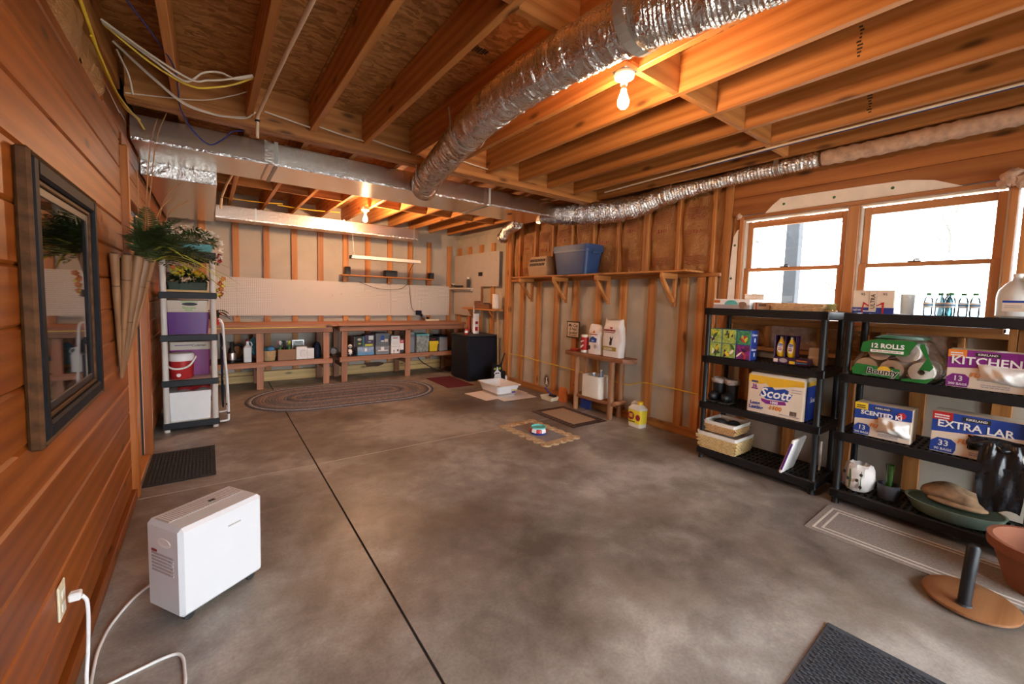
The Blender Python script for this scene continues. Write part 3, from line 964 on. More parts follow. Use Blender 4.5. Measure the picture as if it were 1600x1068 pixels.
# ------------------------------------------------------------------ window
Y0, Y1, Z0, Z1 = 0.265, 1.975, 1.302, 2.288
window_1 = struct('window_1', G().box(4.145, 4.31, Y0, Y0 + 0.035, Z0, Z1, 0.003).box(4.145, 4.31, Y1 - 0.035, Y1, Z0, Z1, 0.003), 'winwood_Z')
G().box(4.145, 4.31, Y0 + 0.035, Y1 - 0.035, Z1 - 0.032, Z1, 0.003).build('head_jamb', 'winwood_Y', window_1)
G().box(4.135, 4.33, Y0, Y1, Z0 - 0.001, Z0 + 0.03, 0.003).build('window_sill', 'winwood_Y', window_1)
G().box(4.150, 4.31, 1.062, 1.132, Z0 + 0.03, Z1 - 0.032, 0.004).build('mullion', 'winwood_Z', window_1)
for (a, b_) in ((Y0 + 0.035, 1.062), (1.132, Y1 - 0.035)):
    # vinyl jamb liners
    for yy in (a, b_ - 0.012):
        G().box(4.175, 4.295, yy + 0.0005, yy + 0.0115, Z0 + 0.031, Z1 - 0.033).build('jamb_liner', 'putty', window_1)
    G().box(4.170, 4.180, a, b_, Z1 - 0.046, Z1 - 0.033, 0.002).build('head_stop', 'putty', window_1)
    a2, b2 = a + 0.0125, b_ - 0.0125
    for (xx, za, zb, nm) in ((4.225, 1.765, Z1 - 0.05, 'upper'), (4.185, Z0 + 0.032, 1.795, 'lower')):
        s = G().box(xx, xx + 0.035, a2, a2 + 0.046, za, zb, 0.004).box(xx, xx + 0.035, b2 - 0.046, b2, za, zb, 0.004).build('sash', 'winwood_Z', window_1)
        G().box(xx, xx + 0.035, a2 + 0.046, b2 - 0.046, zb - (0.058 if nm == 'upper' else 0.032), zb, 0.004).build('rail', 'winwood_Y', s)
        G().box(xx, xx + 0.035, a2 + 0.046, b2 - 0.046, za, za + (0.03 if nm == 'upper' else 0.055), 0.004).build('rail', 'winwood_Y', s)
        G().box(xx + 0.015, xx + 0.019, a2 + 0.042, b2 - 0.042, za + 0.026, zb - 0.028).build('pane', 'pane', s)
    ym = (a + b_) / 2 + 0.05
    G().box(4.186, 4.222, ym - 0.035, ym + 0.035, 1.796, 1.803, 0.002).tube([(4.200, ym, 1.803), (4.200, ym, 1.812), (4.185, ym - 0.03, 1.813)], 0.006, 6).build('sash_lock', 'black', window_1)

# ------------------------------------------------------------------ wall behind the camera, unseen glazed door added for fill daylight
wall_front = struct('wall_front', G().box(-0.62, -0.05, YF - 0.15, YF, 0, 2.935).box(4.05, 4.42, YF - 0.15, YF, 0, 2.935).box(-0.05, 4.05, YF - 0.15, YF, 2.42, 2.935), 'concrete_wall')
D0, D1, DZ = -0.045, 4.045, 2.415
added_door = struct('added_door', G().box(D0, D0 + 0.06, YF - 0.14, YF - 0.02, 0.0, DZ, 0.004).box(D1 - 0.06, D1, YF - 0.14, YF - 0.02, 0, DZ, 0.004).box(D0 + 0.06, D1 - 0.06, YF - 0.14, YF - 0.02, DZ - 0.05, DZ, 0.004).box(D0 + 0.06, D1 - 0.06, YF - 0.14, YF - 0.02, 0.0, 0.03, 0.004), 'winwood_Z')
for k in range(3):
    a = D0 + 0.062 + k * (D1 - D0 - 0.12) / 3
    b_ = a + (D1 - D0 - 0.12) / 3 - 0.004
    s = G().box(a, a + 0.07, YF - 0.11, YF - 0.07, 0.032, DZ - 0.052, 0.004).box(b_ - 0.07, b_, YF - 0.11, YF - 0.07, 0.032, DZ - 0.052, 0.004).box(a + 0.07, b_ - 0.07, YF - 0.11, YF - 0.07, DZ - 0.12, DZ - 0.052, 0.004).box(a + 0.07, b_ - 0.07, YF - 0.11, YF - 0.07, 0.032, 0.14, 0.004).build('door_leaf', 'winwood_Z', added_door)
    G().box(a + 0.065, b_ - 0.065, YF - 0.094, YF - 0.088, 0.135, DZ - 0.115).build('pane', 'pane', s)

# ------------------------------------------------------------------ outside
struct('ground', G().box(4.45, 60, -30, 60, -0.4, -0.3).box(-30, 4.44, -40, YF - 0.2, -0.4, -0.3), 'leaf_litter')
post = tag(G().box(5.93, 6.07, 2.10, 2.245, -0.3, 3.2, 0.006).build('porch_post', 'porch_post'), 'dark weathered porch post standing outside the left window sash', 'post')
def bare_tree(x, y, h, r, seed, lab):
    rr = random.Random(seed)
    t = thing('bare_tree', lab, 'tree', (x, y, -0.3), group='bare trees outside the window')
    trunk = [(0, 0, -0.1)]
    p = Vector((0, 0, 0))
    for k in range(8):
        p = p + Vector((rr.uniform(-0.12, 0.12), rr.uniform(-0.12, 0.12), h / 8))
        trunk.append(tuple(p))
    G().tube(bez(trunk, 3), [r * (1 - 0.8 * i / 24) for i in range(25)], 8).build('trunk', 'bark', t, smooth=60)
    for k in range(12):
        i = rr.randint(2, 7)
        b0 = Vector(trunk[i])
        a = rr.uniform(0, 2 * PI)
        L = rr.uniform(0.8, 2.2)
        d = Vector((math.cos(a), math.sin(a), rr.uniform(0.3, 1.0))).normalized()
        pts = [b0, b0 + d * L * 0.4 + Vector((0, 0, 0.08)), b0 + d * L * 0.75 + Vector((rr.uniform(-0.2, 0.2), rr.uniform(-0.2, 0.2), 0.1)), b0 + d * L]
        bo = G().tube(bez(pts, 3), [r * 0.32 * (1 - 0.85 * i / 9) for i in range(10)], 5).build('branch', 'bark', t)
        for q in range(3):
            c0 = pts[1] + (pts[3] - pts[1]) * rr.uniform(0, 0.8)
            G().tube([c0, c0 + Vector((rr.uniform(-0.5, 0.5), rr.uniform(-0.5, 0.5), rr.uniform(0.1, 0.6)))], [r * 0.12, r * 0.03], 4).build('twig', 'bark', bo)
bare_tree(13.0, 3.4, 7.5, 0.10, 1, 'bare pale tree seen through the right window sash, nearest its middle rail')
bare_tree(17.0, 2.2, 9.0, 0.13, 2, 'bare tree seen at the far right edge of the right window')
bare_tree(20.0, 8.6, 9.0, 0.14, 3, 'bare tree seen through the left window beside the porch post')
# ------------------------------------------------------------------ ducts
duct = thing('main_duct', 'long foil-wrapped rectangular main duct crossing the ceiling behind the beam', 'duct', (0, 4.05, 2.50))
segs = [(-0.43, 0.42, 'foil_board'), (0.422, 1.62, 'foil_wrap'), (1.622, 2.55, 'foil_board'), (2.552, 3.62, 'foil_board')]
for a, b_, mt in segs:
    G().box(a, b_, 0, 0.62, 0, 0.185, 0.008).build('duct_section', mt, duct)
for x in (0.47, 2.60):
    G().box(x, x + 0.028, -0.004, -0.001, -0.003, 0.19).box(x, x + 0.028, -0.004, 0.624, -0.006, -0.002).build('hanger_strap', 'strap_grey', duct)
for x, w in ((0.40, 0.05), (1.60, 0.06), (2.53, 0.05)):
    def tp(u, v, x=x, w=w):
        rr = math.sin(40 * u + 17 * v) * 0.004
        return (x + w * u, -0.003 - abs(rr), -0.002 + 0.188 * v)
    G().grid(tp, 4, 14).build('foil_tape', 'foil_wrap', duct, smooth=30)
def tp(u, v):
    return (-0.42 + 4.03 * u, -0.003 - 0.003 * abs(math.sin(160 * u + 3 * math.sin(31 * u))), -0.004 + 0.018 * v + 0.0015 * math.sin(190 * u))
G().grid(tp, 220, 2).build('edge_tape', 'silver', duct, smooth=40)
G().box(3.05, 3.09, 0.2, 0.26, -0.004, -0.001).build('torn_mark', 'charcoal', duct)

br = thing('branch_duct', 'foil-faced branch duct running to the back wall along the left wall', 'duct', (-0.43, 4.69, 2.39))
G().box(0, 0.515, 0, 2.45, 0, 0.105, 0.006).build('duct_body', 'foil_board', br)
def tp(u, v):
    return (0.0 + 0.515 * u, -0.006 - 0.006 * math.sin(33 * u + 20 * v) * math.sin(41 * u * (1 + v)), 0.0 + 0.125 * v)
G().grid(tp, 60, 14).build('foil_facing', 'silver', br, smooth=40)

bd = thing('back_duct', 'coppery foil-faced trunk duct hung along the back wall', 'duct', (0.10, 7.12, 2.455))
for a, b_ in ((0, 0.48), (0.483, 1.70), (1.703, 2.98)):
    G().box(a, b_, 0, 0.34, 0, 0.18, 0.006).build('duct_section', 'foil_copper', bd)
for x in (0.47, 1.69, 2.90):
    G().box(x, x + 0.024, -0.004, 0.344, -0.005, -0.001).box(x, x + 0.024, -0.004, -0.001, -0.005, 0.19).build('hanger_strap', 'galv', bd)
def tp(u, v):
    return (2.98 * u, -0.003 - 0.004 * abs(math.sin(150 * u)), -0.004 + 0.02 * v)
G().grid(tp, 140, 1).build('edge_tape', 'silver', bd, smooth=40)

def flex_tube(name, mat, parent, path, r, n=22, ring=0.022, amp=0.05, seed=0, rs=None):
    pts = bez(path, 14)
    # resample evenly
    out = [pts[0]]
    acc = 0
    for a, b_ in zip(pts, pts[1:]):
        L = (b_ - a).length
        d = ring / 2 - acc
        while d <= L:
            out.append(a.lerp(b_, d / L))
            d += ring / 2
        acc = L - (d - ring / 2)
    rr = random.Random(seed)
    N_ = len(out)
    rad = []
    for i in range(N_):
        base = r if rs is None else rs(i / max(1, N_ - 1))
        rad.append(base * (1 + (amp if i % 2 else -amp * 0.4) + rr.uniform(-amp, amp) * 0.5))
    if name == 'flex_sleeve':
        for i in range(N_):
            tt = i / max(1, N_ - 1)
            rad[i] *= 1 + (0.05 * math.exp(-tt * 6) + 0.008) * math.sin(i * 0.55 + 1.5 * math.sin(i * 0.13))
    g = G().tube(out, rad, n)
    for i in range(len(g.v)):
        k, j = divmod(i, n)
        c = out[min(k, N_ - 1)]
        f = 1 + 0.035 * math.sin(j * 2.1 + k * 0.31 + seed) * math.sin(k * 0.9 + j) + 0.012 * rr.uniform(-1, 1)
        v = Vector(g.v[i]) - c
        g.v[i] = tuple(c + v * f)
    return g.build(name, mat, parent, smooth=35)
fl = thing('flex_duct', 'large silver insulated flexible duct sweeping under the joists to the main duct', 'duct', (1.76, 3.97, 2.58))
def rel(pts, o):
    return [tuple(Vector(p) - Vector(o)) for p in pts]
o = (1.76, 3.97, 2.58)
flex_tube('flex_sleeve', 'foil_flex', fl, rel([(1.80, 4.045, 2.575), (1.73, 3.85, 2.57), (1.66, 3.50, 2.568), (1.565, 3.05, 2.572), (1.45, 2.5, 2.575), (1.385, 2.0, 2.578), (1.375, 1.65, 2.578), (1.395, 1.37, 2.578), (1.425, 1.15, 2.578), (1.49, 0.94, 2.578), (1.60, 0.5, 2.578), (1.7, 0.0, 2.578), (1.75, -0.9, 2.578)], o), 0.113, amp=0.022, ring=0.017, seed=3)
G().lathe([(0.15, -0.012), (0.15, 0.0), (0.118, 0.05)], 24, T(*rel([(1.812, 4.055, 2.575)], o)[0]) @ RX(PI / 2)).build('collar', 'foil_wrap', fl, smooth=40)
for (x, y, w) in ((1.50, 1.13, 0.05), (1.47, 2.56, 0.022), (1.70, 3.66, 0.022)):
    pts = [(x + 0.14 * math.cos(a), y, 2.578 + 0.124 * math.sin(a)) for a in [PI - 0.25 + i * (PI + 0.5) / 14 for i in range(15)]]
    pts = [(x - 0.15, y, 2.70)] + pts + [(x + 0.16, y, 2.70)]
    cx = {1.13: 1.43, 2.56: 1.462, 3.66: 1.695}[y]
    pts = [(px_ - x + cx, py_, pz_) for px_, py_, pz_ in pts]
    g = G()
    P2 = rel(pts, o)
    for a, b_ in zip(P2, P2[1:]):
        g.add([(a[0], a[1] - w / 2, a[2]), (a[0], a[1] + w / 2, a[2]), (b_[0], b_[1] + w / 2, b_[2]), (b_[0], b_[1] - w / 2, b_[2])], [(0, 1, 2, 3)])
    g.build('hanger_strap', 'strap_grey', fl)

f2 = thing('wall_flex_duct', 'crumpled shiny flexible duct running from the main duct along the right wall', 'duct', (3.66, 4.36, 2.58))
o = (3.66, 4.36, 2.58)
flex_tube('flex_sleeve', 'silver', f2, rel([(3.60, 4.30, 2.575), (3.72, 4.12, 2.56), (3.86, 3.75, 2.535), (3.95, 3.35, 2.525), (4.01, 3.00, 2.55), (4.03, 2.75, 2.60), (4.04, 2.45, 2.62), (4.03, 2.0, 2.635), (4.03, 1.6, 2.64), (4.03, 1.30, 2.64)], o), 0.1, amp=0.10, ring=0.03, seed=8, rs=lambda t: 0.122 - 0.062 * min(1, max(0, (t - 0.40) / 0.3)))
G().lathe([(0.125, 0), (0.125, 0.02), (0.11, 0.03)], 20, T(*rel([(3.625, 4.36, 2.585)], o)[0]) @ RY(PI / 2)).build('collar', 'foil_wrap', f2)
for (x, y, z) in ((3.84, 3.80, 2.565), (4.03, 1.62, 2.64)):
    g = G()
    rr = 0.115 if y > 3 else 0.065
    pts = [(x - rr * 0.9, y, 2.70)] + [(x + rr * math.cos(a), y, z + rr * math.sin(a)) for a in [PI + i * PI / 10 for i in range(11)]] + [(x + rr, y, 2.70)]
    P2 = rel(pts, o)
    for a, b_ in zip(P2, P2[1:]):
        g.add([(a[0], a[1] - 0.02, a[2]), (a[0], a[1] + 0.02, a[2]), (b_[0], b_[1] + 0.02, b_[2]), (b_[0], b_[1] - 0.02, b_[2])], [(0, 1, 2, 3)])
    g.build('hanger_strap', 'galv', f2)
roll = thing('insulation_roll', 'pinkish brown insulation strip tucked along the top of the window wall', 'insulation', (4.03, 0.6, 2.64))
flex_tube('fibre_strip', 'fibreglass', roll, [(0, 0.70, 0), (0.01, 0.35, 0.0), (0.0, 0, 0.0), (0, -0.5, 0), (0, -1.2, 0)], 0.055, amp=0.1, seed=5, ring=0.08)
st = thing('stub_duct', 'short silver flex stub dropping from the main duct by the corner post', 'duct', (3.95, 5.48, 2.62))
flex_tube('flex_sleeve', 'foil_flex', st, [(-0.08, -0.30, -0.02), (-0.02, -0.12, -0.03), (0.02, 0.10, -0.06), (0.05, 0.26, -0.15)], 0.085, amp=0.06, seed=11)
G().lathe([(0.10, 0), (0.10, 0.03), (0.088, 0.035)], 16, T(0.05, 0.27, -0.16) @ RX(-PI / 2 - 0.4)).build('end_collar', 'foil_wrap', st)

# ------------------------------------------------------------------ bulbs on porcelain holders
def bulb(loc, lab, glow, grp='ceiling bulbs'):
    t = thing('light_bulb', lab, 'light bulb', loc, group=grp)
    G().lathe([(0.052, 0.0), (0.056, -0.012), (0.05, -0.026), (0.030, -0.034), (0.020, -0.05), (0.018, -0.062)], 24).build('lamp_holder', 'porcelain', t, smooth=40)
    G().box(-0.05, 0.05, -0.05, 0.05, 0.001, 0.03, 0.004).build('junction_box', 'galv', t)
    G().lathe([(0.0135, -0.062), (0.014, -0.085)], 16).build('screw_base', 'galv', t, smooth=40)
    G().lathe([(0.0137, -0.085), (0.015, -0.098), (0.022, -0.118), (0.029, -0.138), (0.0305, -0.153), (0.027, -0.170), (0.016, -0.182), (0.00001, -0.186)], 20, cap=False).build('glowing_globe', glow, t, smooth=60)
    return t
bulb((1.832, 1.53, 2.668), 'bare glowing bulb on a white holder beside the large silver flex duct', 'bulb_glow')
bulb((1.845, 6.13, 2.668), 'bare glowing bulb at the back of the room above the back duct', 'bulb_glow_rear')
G().box(1.84, 1.90, 1.49, 1.57, 2.70, 2.72).build('mounting_block', 'pine_Y', ceiling)

# ------------------------------------------------------------------ cables
def cable(name, pts, r, mat, label, cat='cable', group=None, n=6, sub=8):
    o = Vector(pts[0])
    ob = G().tube([p - o for p in bez(pts, sub)], r, n).build(name, mat, None, tuple(o), smooth=60)
    return tag(ob, label, cat, group)
cable('blue_cable', [(-0.31, 2.5, 2.74), (-0.20, 2.85, 2.72), (-0.13, 3.1, 2.69), (-0.125, 3.4, 2.685), (-0.12, 3.6, 2.63), (-0.06, 3.78, 2.56), (0.03, 3.82, 2.50), (0.11, 3.82, 2.555), (0.17, 3.83, 2.63), (0.24, 3.85, 2.66)], 0.0045, 'cable_blue', 'blue network cable looping below the beam over the foil duct')
cable('white_cable', [(-0.40, 2.95, 2.76), (-0.20, 2.98, 2.66), (-0.05, 3.0, 2.605), (0.02, 3.0, 2.625), (0.10, 3.0, 2.655), (0.24, 3.0, 2.725)], 0.006, 'cable_white', 'white cable with an arched loop drooping between the two left joists', group='drooping ceiling cables')
cable('white_cable', [(-0.40, 2.97, 2.76), (-0.22, 3.02, 2.67), (-0.08, 3.03, 2.60), (0.0, 3.03, 2.67), (0.08, 3.03, 2.70), (0.16, 3.02, 2.685), (0.245, 3.0, 2.72)], 0.006, 'cable_white', 'white cable arching up over the other drooping cables at left', group='drooping ceiling cables')
cable('yellow_cable', [(-0.40, 2.99, 2.76), (-0.22, 3.04, 2.65), (-0.06, 3.05, 2.59), (0.05, 3.05, 2.615), (0.15, 3.04, 2.66), (0.245, 3.02, 2.72)], 0.006, 'cable_yellow', 'yellow cable drooping in the bundle between the two left joists', group='drooping ceiling cables')
cable('white_cable', [(-0.41, 3.35, 2.84), (-0.25, 3.42, 2.72), (-0.10, 3.48, 2.63), (0.05, 3.52, 2.62), (0.15, 3.54, 2.635), (0.24, 3.56, 2.66), (0.30, 3.57, 2.72)], 0.006, 'cable_white', 'white cable pair sagging lowest across the front of the beam at left', group='drooping ceiling cables')
cable('white_cable', [(-0.41, 3.37, 2.85), (-0.25, 3.44, 2.735), (-0.10, 3.50, 2.645), (0.05, 3.53, 2.628), (0.15, 3.55, 2.642), (0.24, 3.57, 2.668)], 0.005, 'cable_white', 'second white cable sagging close behind the lowest one at left', group='drooping ceiling cables')
cable('white_cable', [(-0.38, 3.50, 2.62), (-0.2, 3.52, 2.655), (0.0, 3.53, 2.70), (0.15, 3.5, 2.76), (0.245, 3.45, 2.80)], 0.0035, 'cable_white', 'thin grey-white cable rising to the right across the left beam', group='drooping ceiling cables')
cable('white_cable', [(-0.40, 3.40, 2.82), (-0.36, 3.46, 2.72), (-0.345, 3.50, 2.62)], 0.006, 'cable_white', 'short white cable dropping straight down at the wall top left of the beam', group='drooping ceiling cables')
cable('yellow_cable', [(-0.412, 2.45, 2.67), (-0.405, 2.70, 2.61), (-0.405, 2.95, 2.56), (-0.40, 3.25, 2.555), (-0.39, 3.55, 2.55), (-0.36, 3.80, 2.575), (-0.34, 3.97, 2.56)], 0.007, 'cable_yellow', 'yellow cable running along the top of the pine wall to the duct', group='yellow wall cables')
cable('yellow_cable', [(-0.406, 2.75, 2.585), (-0.395, 3.0, 2.545), (-0.392, 3.3, 2.54), (-0.37, 3.62, 2.555), (-0.35, 3.86, 2.585)], 0.006, 'cable_yellow', 'second yellow cable bundled just under the first along the pine wall top', group='yellow wall cables')
cp = thing('conduit', 'pale orange conduit pipe dropping beside the third joist from the left wall', 'pipe', (0.30, 3.45, 2.52))
G().tube([(0.10, -1.95, 0.13), (0.05, -1.0, 0.14), (0.012, -0.2, 0.14), (0.0, -0.02, 0.13), (0.0, 0.0, 0.10), (0.0, 0.02, -0.01)], 0.011, 10).build('pipe', 'conduit', cp, smooth=60)
G().lathe([(0.016, 0), (0.016, 0.012)], 12, T(0.0, 0.0, 0.095)).build('zip_tie', 'black', cp)
cable('white_cable', [(0.36, 3.60, 2.75), (0.60, 3.605, 2.725), (0.665, 3.607, 2.72)], 0.0055, 'cable_white', 'white cable stapled above the ledger between the third and fourth joists', group='cables along the ledger')
cable('white_cable', [(0.71, 3.607, 2.745), (0.90, 3.605, 2.722), (1.07, 3.607, 2.715)], 0.0055, 'cable_white', 'white cable stapled above the ledger, second joist bay from the conduit', group='cables along the ledger')
cable('white_cable', [(1.12, 3.607, 2.745), (1.30, 3.605, 2.724), (1.48, 3.607, 2.715)], 0.0055, 'cable_white', 'white cable stapled above the ledger, joist bay left of the flex duct', group='cables along the ledger')
cable('white_cable', [(1.95, 3.607, 2.76), (2.10, 3.605, 2.745), (2.30, 3.607, 2.735)], 0.0055, 'cable_white', 'white cable stapled above the ledger right of the large flex duct', group='cables along the ledger')
cable('ceiling_pipe', [(3.70, 3.30, 2.690), (3.66, 2.4, 2.692), (3.63, 1.54, 2.692), (3.62, 0.6, 2.692), (3.61, -1.5, 2.692)], 0.008, 'cable_white', 'white cable running straight along the underside of a joist by the window wall', 'cable')
cable('ceiling_pipe', [(3.685, 2.3, 2.692), (3.655, 1.54, 2.692), (3.645, 0.6, 2.692), (3.635, -1.5, 2.692)], 0.007, 'cable_blue', 'dark blue cable running beside the straight white cable near the window wall', 'cable')
yc = [(4.150, 5.70, 0.50), (4.152, 5.40, 0.51), (4.155, 5.0, 0.49), (4.152, 4.5, 0.475), (4.150, 4.0, 0.455), (4.152, 3.5, 0.435), (4.150, 3.20, 0.425), (4.150, 2.98, 0.49), (4.152, 2.60, 0.495), (4.152, 2.30, 0.49)]
cable('yellow_wall_cable', yc, 0.007, 'cable_yellow', 'yellow electrical cable strung along the lower right wall studs', 'cable')
for i, (xx, yy, xx2, yy2) in enumerate(((0.15, 7.0, 0.9, 6.9), (0.85, 7.05, 1.7, 6.95))):
    cable('yellow_cable', [(xx, yy, 2.72), ((xx + xx2) / 2, yy - 0.05, 2.705), (xx2, yy2, 2.72)], 0.008, 'cable_yellow', ['yellow cable draped over the left part of the back duct', 'yellow cable draped over the middle of the back duct'][i], 'cable')
cw = thing('hanging_conduit', 'short pale conduit with black ties hanging behind the main duct at left', 'pipe', (0.145, 6.2, 2.44))
G().tube([(0.10, -0.9, 0.25), (0.05, -0.4, 0.21), (0.01, 0.0, 0.13), (0.0, 0.05, 0.0)], 0.014, 8).build('pipe', 'conduit', cw, smooth=60)
G().lathe([(0.018, 0), (0.018, 0.014)], 10, T(0.012, -0.01, 0.12)).build('zip_tie', 'black', cw)
# ------------------------------------------------------------------ workbenches
def workbench(name, label, x0, x1, legs, zr, zl, railx, shelf_mat):
    t = thing(name, label, 'workbench', ((x0 + x1) / 2, 7.35, 0))
    c = ((x0 + x1) / 2, 7.35, 0)
    def B(nm, a, b_, y0, y1, z0, z1, mt, bv=0.004):
        return G().box(a - c[0], b_ - c[0], y0 - c[1], y1 - c[1], z0, z1, bv).build(nm, mt, t)
    n = 4
    for i in range(n):
        B('top_plank', x0, x1, 6.965 + i * 0.172, 6.965 + (i + 1) * 0.172 - 0.003, 0.926, 0.966, 'bench_X')
    B('front_rail', railx[0], railx[1], 6.99, 7.027, zr, zr + 0.08, 'bench_X')
    B('back_rail', railx[0], railx[1], 7.60, 7.64, zr, zr + 0.08, 'bench_X')
    B('lower_rail', railx[0], railx[1], 6.99, 7.027, zl - 0.076, zl, 'bench_X')
    B('lower_rail', railx[0], railx[1], 7.60, 7.64, zl - 0.076, zl, 'bench_X')
    B('lower_shelf', railx[0], railx[1], 7.03, 7.64, zl - 0.022, zl - 0.004, shelf_mat)
    for a in legs:
        B('leg', a, a + 0.092, 7.029, 7.067, 0.002, 0.925, 'bench_Z')
        B('leg', a, a + 0.092, 7.56, 7.598, 0.002, 0.925, 'bench_Z')
        B('crosspiece', a + 0.02, a + 0.058, 7.068, 7.559, zr - 0.0, zr + 0.08, 'bench_X')
        B('crosspiece', a + 0.02, a + 0.058, 7.068, 7.559, 0.24, 0.30, 'bench_X')
    return t
wb1 = workbench('workbench', 'long reddish wooden workbench on the left of the back wall, white jug below', -0.40, 1.66, (-0.30, 0.552, 1.462), 0.836, 0.412, (-0.38, 1.595), 'charcoal')
wb2 = workbench('workbench', 'reddish wooden workbench right of the back wall, storage totes below', 1.665, 4.02, (1.738, 2.828, 3.80), 0.84, 0.418, (1.70, 4.00), 'charcoal')
G().box(-1.0, 0.86, -0.405, -0.388, 0.9165, 0.9255).build('yellow_rule', 'yellow', wb1)
ZS1, ZS2 = 0.4085, 0.4145

def boxthing(name, label, cat, x0, x1, y0, y1, z0, z1, mat, bev=0.004, group=None):
    """an empty at the base centre with a box body; returns (thing, body)"""
    t = thing(name, label, cat, ((x0 + x1) / 2, (y0 + y1) / 2, z0), group=group)
    hx, hy = (x1 - x0) / 2, (y1 - y0) / 2
    b_ = G().box(-hx, hx, -hy, hy, 0.0, z1 - z0, bev).build('body', mat, t)
    return t, b_, hx, hy, z1 - z0

# --- items on the left bench's lower shelf
t = thing('spray_flask', 'black and silver flask bottle at the left end of the bench shelf', 'bottle', (0.262, 7.14, ZS1))
G().lathe([(0.04, 0), (0.052, 0.01), (0.054, 0.12), (0.050, 0.15), (0.03, 0.18), (0.018, 0.21), (0.018, 0.25), (0.022, 0.26), (0.022, 0.30), (0.00001, 0.305)], 20).build('body', 'black', t, smooth=40)
G().lathe([(0.0545, 0.045), (0.0555, 0.05), (0.0552, 0.135), (0.052, 0.148)], 20, cap=False).build('silver_sleeve', 'galv', t, smooth=40)
t = thing('coiled_hose', 'black coiled hose standing beside the flask on the bench shelf', 'hose', (0.335, 7.30, ZS1 + 0.135))
for k in range(4):
    G().tube([(0.10 * math.cos(a) * (1 - 0.06 * k), -0.03 + 0.022 * k, 0.118 * math.sin(a) * (1 - 0.05 * k)) for a in [2 * PI * i / 28 for i in range(29)]], 0.014, 8, cap=False).build('coil', 'black', t, smooth=60)
t = thing('white_jug', 'tall white plastic jug with a dark red cap on the bench shelf', 'jug', (0.452, 7.16, ZS1))
G().frustum((0.050, 0.042), (0.055, 0.046), 0, 0.21, bev=0.018).frustum((0.055, 0.046), (0.022, 0.022), 0.21, 0.255, bev=0.018).frustum((0.022, 0.022), (0.018, 0.018), 0.255, 0.305, bev=0.014).build('body', 'white', t, smooth=40)
G().cyl(0.021, 0.306, 0.332, 14).build('cap', 'crimson', t, smooth=40)
G().tube([(0.045, 0, 0.22), (0.062, 0, 0.25), (0.045, 0, 0.29), (0.02, 0, 0.29)], 0.008, 6).build('handle', 'white', t, smooth=60)
t = thing('teal_bag', 'crinkled teal bag bunched against the bench leg', 'bag', (0.55, 7.22, ZS1))
g = G().sphere(0.07, T(0, 0, 0.22), 14, 10, 1.0, 0.6, 2.0)
rr = random.Random(4)
g.v = [(x * rr.uniform(0.85, 1.15), y * rr.uniform(0.85, 1.15), max(0.0, z)) for x, y, z in g.v]
g.build('bag_body', 'teal_cloth', t)
t = thing('bushel_basket', 'round pale wooden bushel basket of cloths on the bench shelf', 'basket', (0.735, 7.20, ZS1))
n = 16
for k in range(n):
    a0, a1 = 2 * PI * k / n + 0.02, 2 * PI * (k + 1) / n - 0.02
    v = []
    for z, r in ((0.0, 0.075), (0.07, 0.088), (0.15, 0.096)):
        v += [(r * math.cos(a0), r * math.sin(a0), z), (r * math.cos(a1), r * math.sin(a1), z)]
    for z, r in ((0.0, 0.071), (0.07, 0.084), (0.15, 0.092)):
        v += [(r * math.cos(a0), r * math.sin(a0), z), (r * math.cos(a1), r * math.sin(a1), z)]
    G().add(v, [(0, 1, 3, 2), (2, 3, 5, 4), (6, 8, 9, 7), (8, 10, 11, 9), (0, 2, 8, 6), (2, 4, 10, 8), (1, 7, 9, 3), (3, 9, 11, 5), (4, 5, 11, 10), (0, 6, 7, 1)]).build('slat', 'basket_wood', t)
for z, r in ((0.14, 0.097), (0.072, 0.091)):
    G().lathe([(r, z - 0.008), (r + 0.003, z - 0.008), (r + 0.003, z + 0.01), (r, z + 0.01)], 24, cap=False).build('hoop', 'basket_wood', t)
G().cyl(0.07, 0.002, 0.008, 16).build('base', 'basket_wood', t)
for i, (mt, dx, dy, s) in enumerate((('teal_cloth', -0.02, 0.0, 0.055), ('petal_lime', 0.03, 0.02, 0.04), ('sky_print', 0.02, -0.03, 0.045))):
    c = tag(G().sphere(s, None, 12, 8, 1.15, 1.0, 0.9).build('folded_cloth', mt, None, (0.735 + dx, 7.20 + dy, ZS1 + 0.155 + 0.012 * i), smooth=40), ['teal cloth stuffed in the bushel basket', 'lime green cloth in the bushel basket', 'light blue cloth in the bushel basket'][i], 'cloth')
t = thing('cardboard_box', 'open brown cardboard box holding spray bottles on the bench shelf', 'box', (0.96, 7.20, ZS1))
G().tub((0.122, 0.10), (0.122, 0.10), 0, 0.165, 0.004, bev=0.003).build('carton', 'cardboard', t)
def spray(x, y, m1, m2, m3, lab):
    t = thing('spray_bottle', lab, 'spray bottle', (x, y, ZS1 + 0.006), group='spray bottles in the cardboard box')
    G().lathe([(0.028, 0), (0.03, 0.02), (0.03, 0.15), (0.014, 0.20), (0.013, 0.225)], 14).build('bottle', m1, t, smooth=40)
    G().cyl(0.016, 0.226, 0.25, 12).box(-0.018, 0.02, -0.012, 0.012, 0.25, 0.285, 0.004).build('spray_head', m2, t)
    G().box(-0.045, -0.018, -0.008, 0.008, 0.262, 0.284, 0.003).build('nozzle', m3, t)
    G().tube([(-0.02, 0, 0.25), (-0.03, 0, 0.23), (-0.028, 0, 0.21)], 0.005, 6).build('trigger', m3, t)
spray(0.875, 7.16, 'green_pack', 'white', 'red', 'spray bottle with a red and white trigger in the cardboard box')
spray(1.00, 7.17, 'green_pack', 'petal_lime', 'white', 'spray bottle with a yellow trigger in the cardboard box')
spray(0.94, 7.22, 'black', 'black', 'charcoal', 'dark spray bottle at the back of the cardboard box')
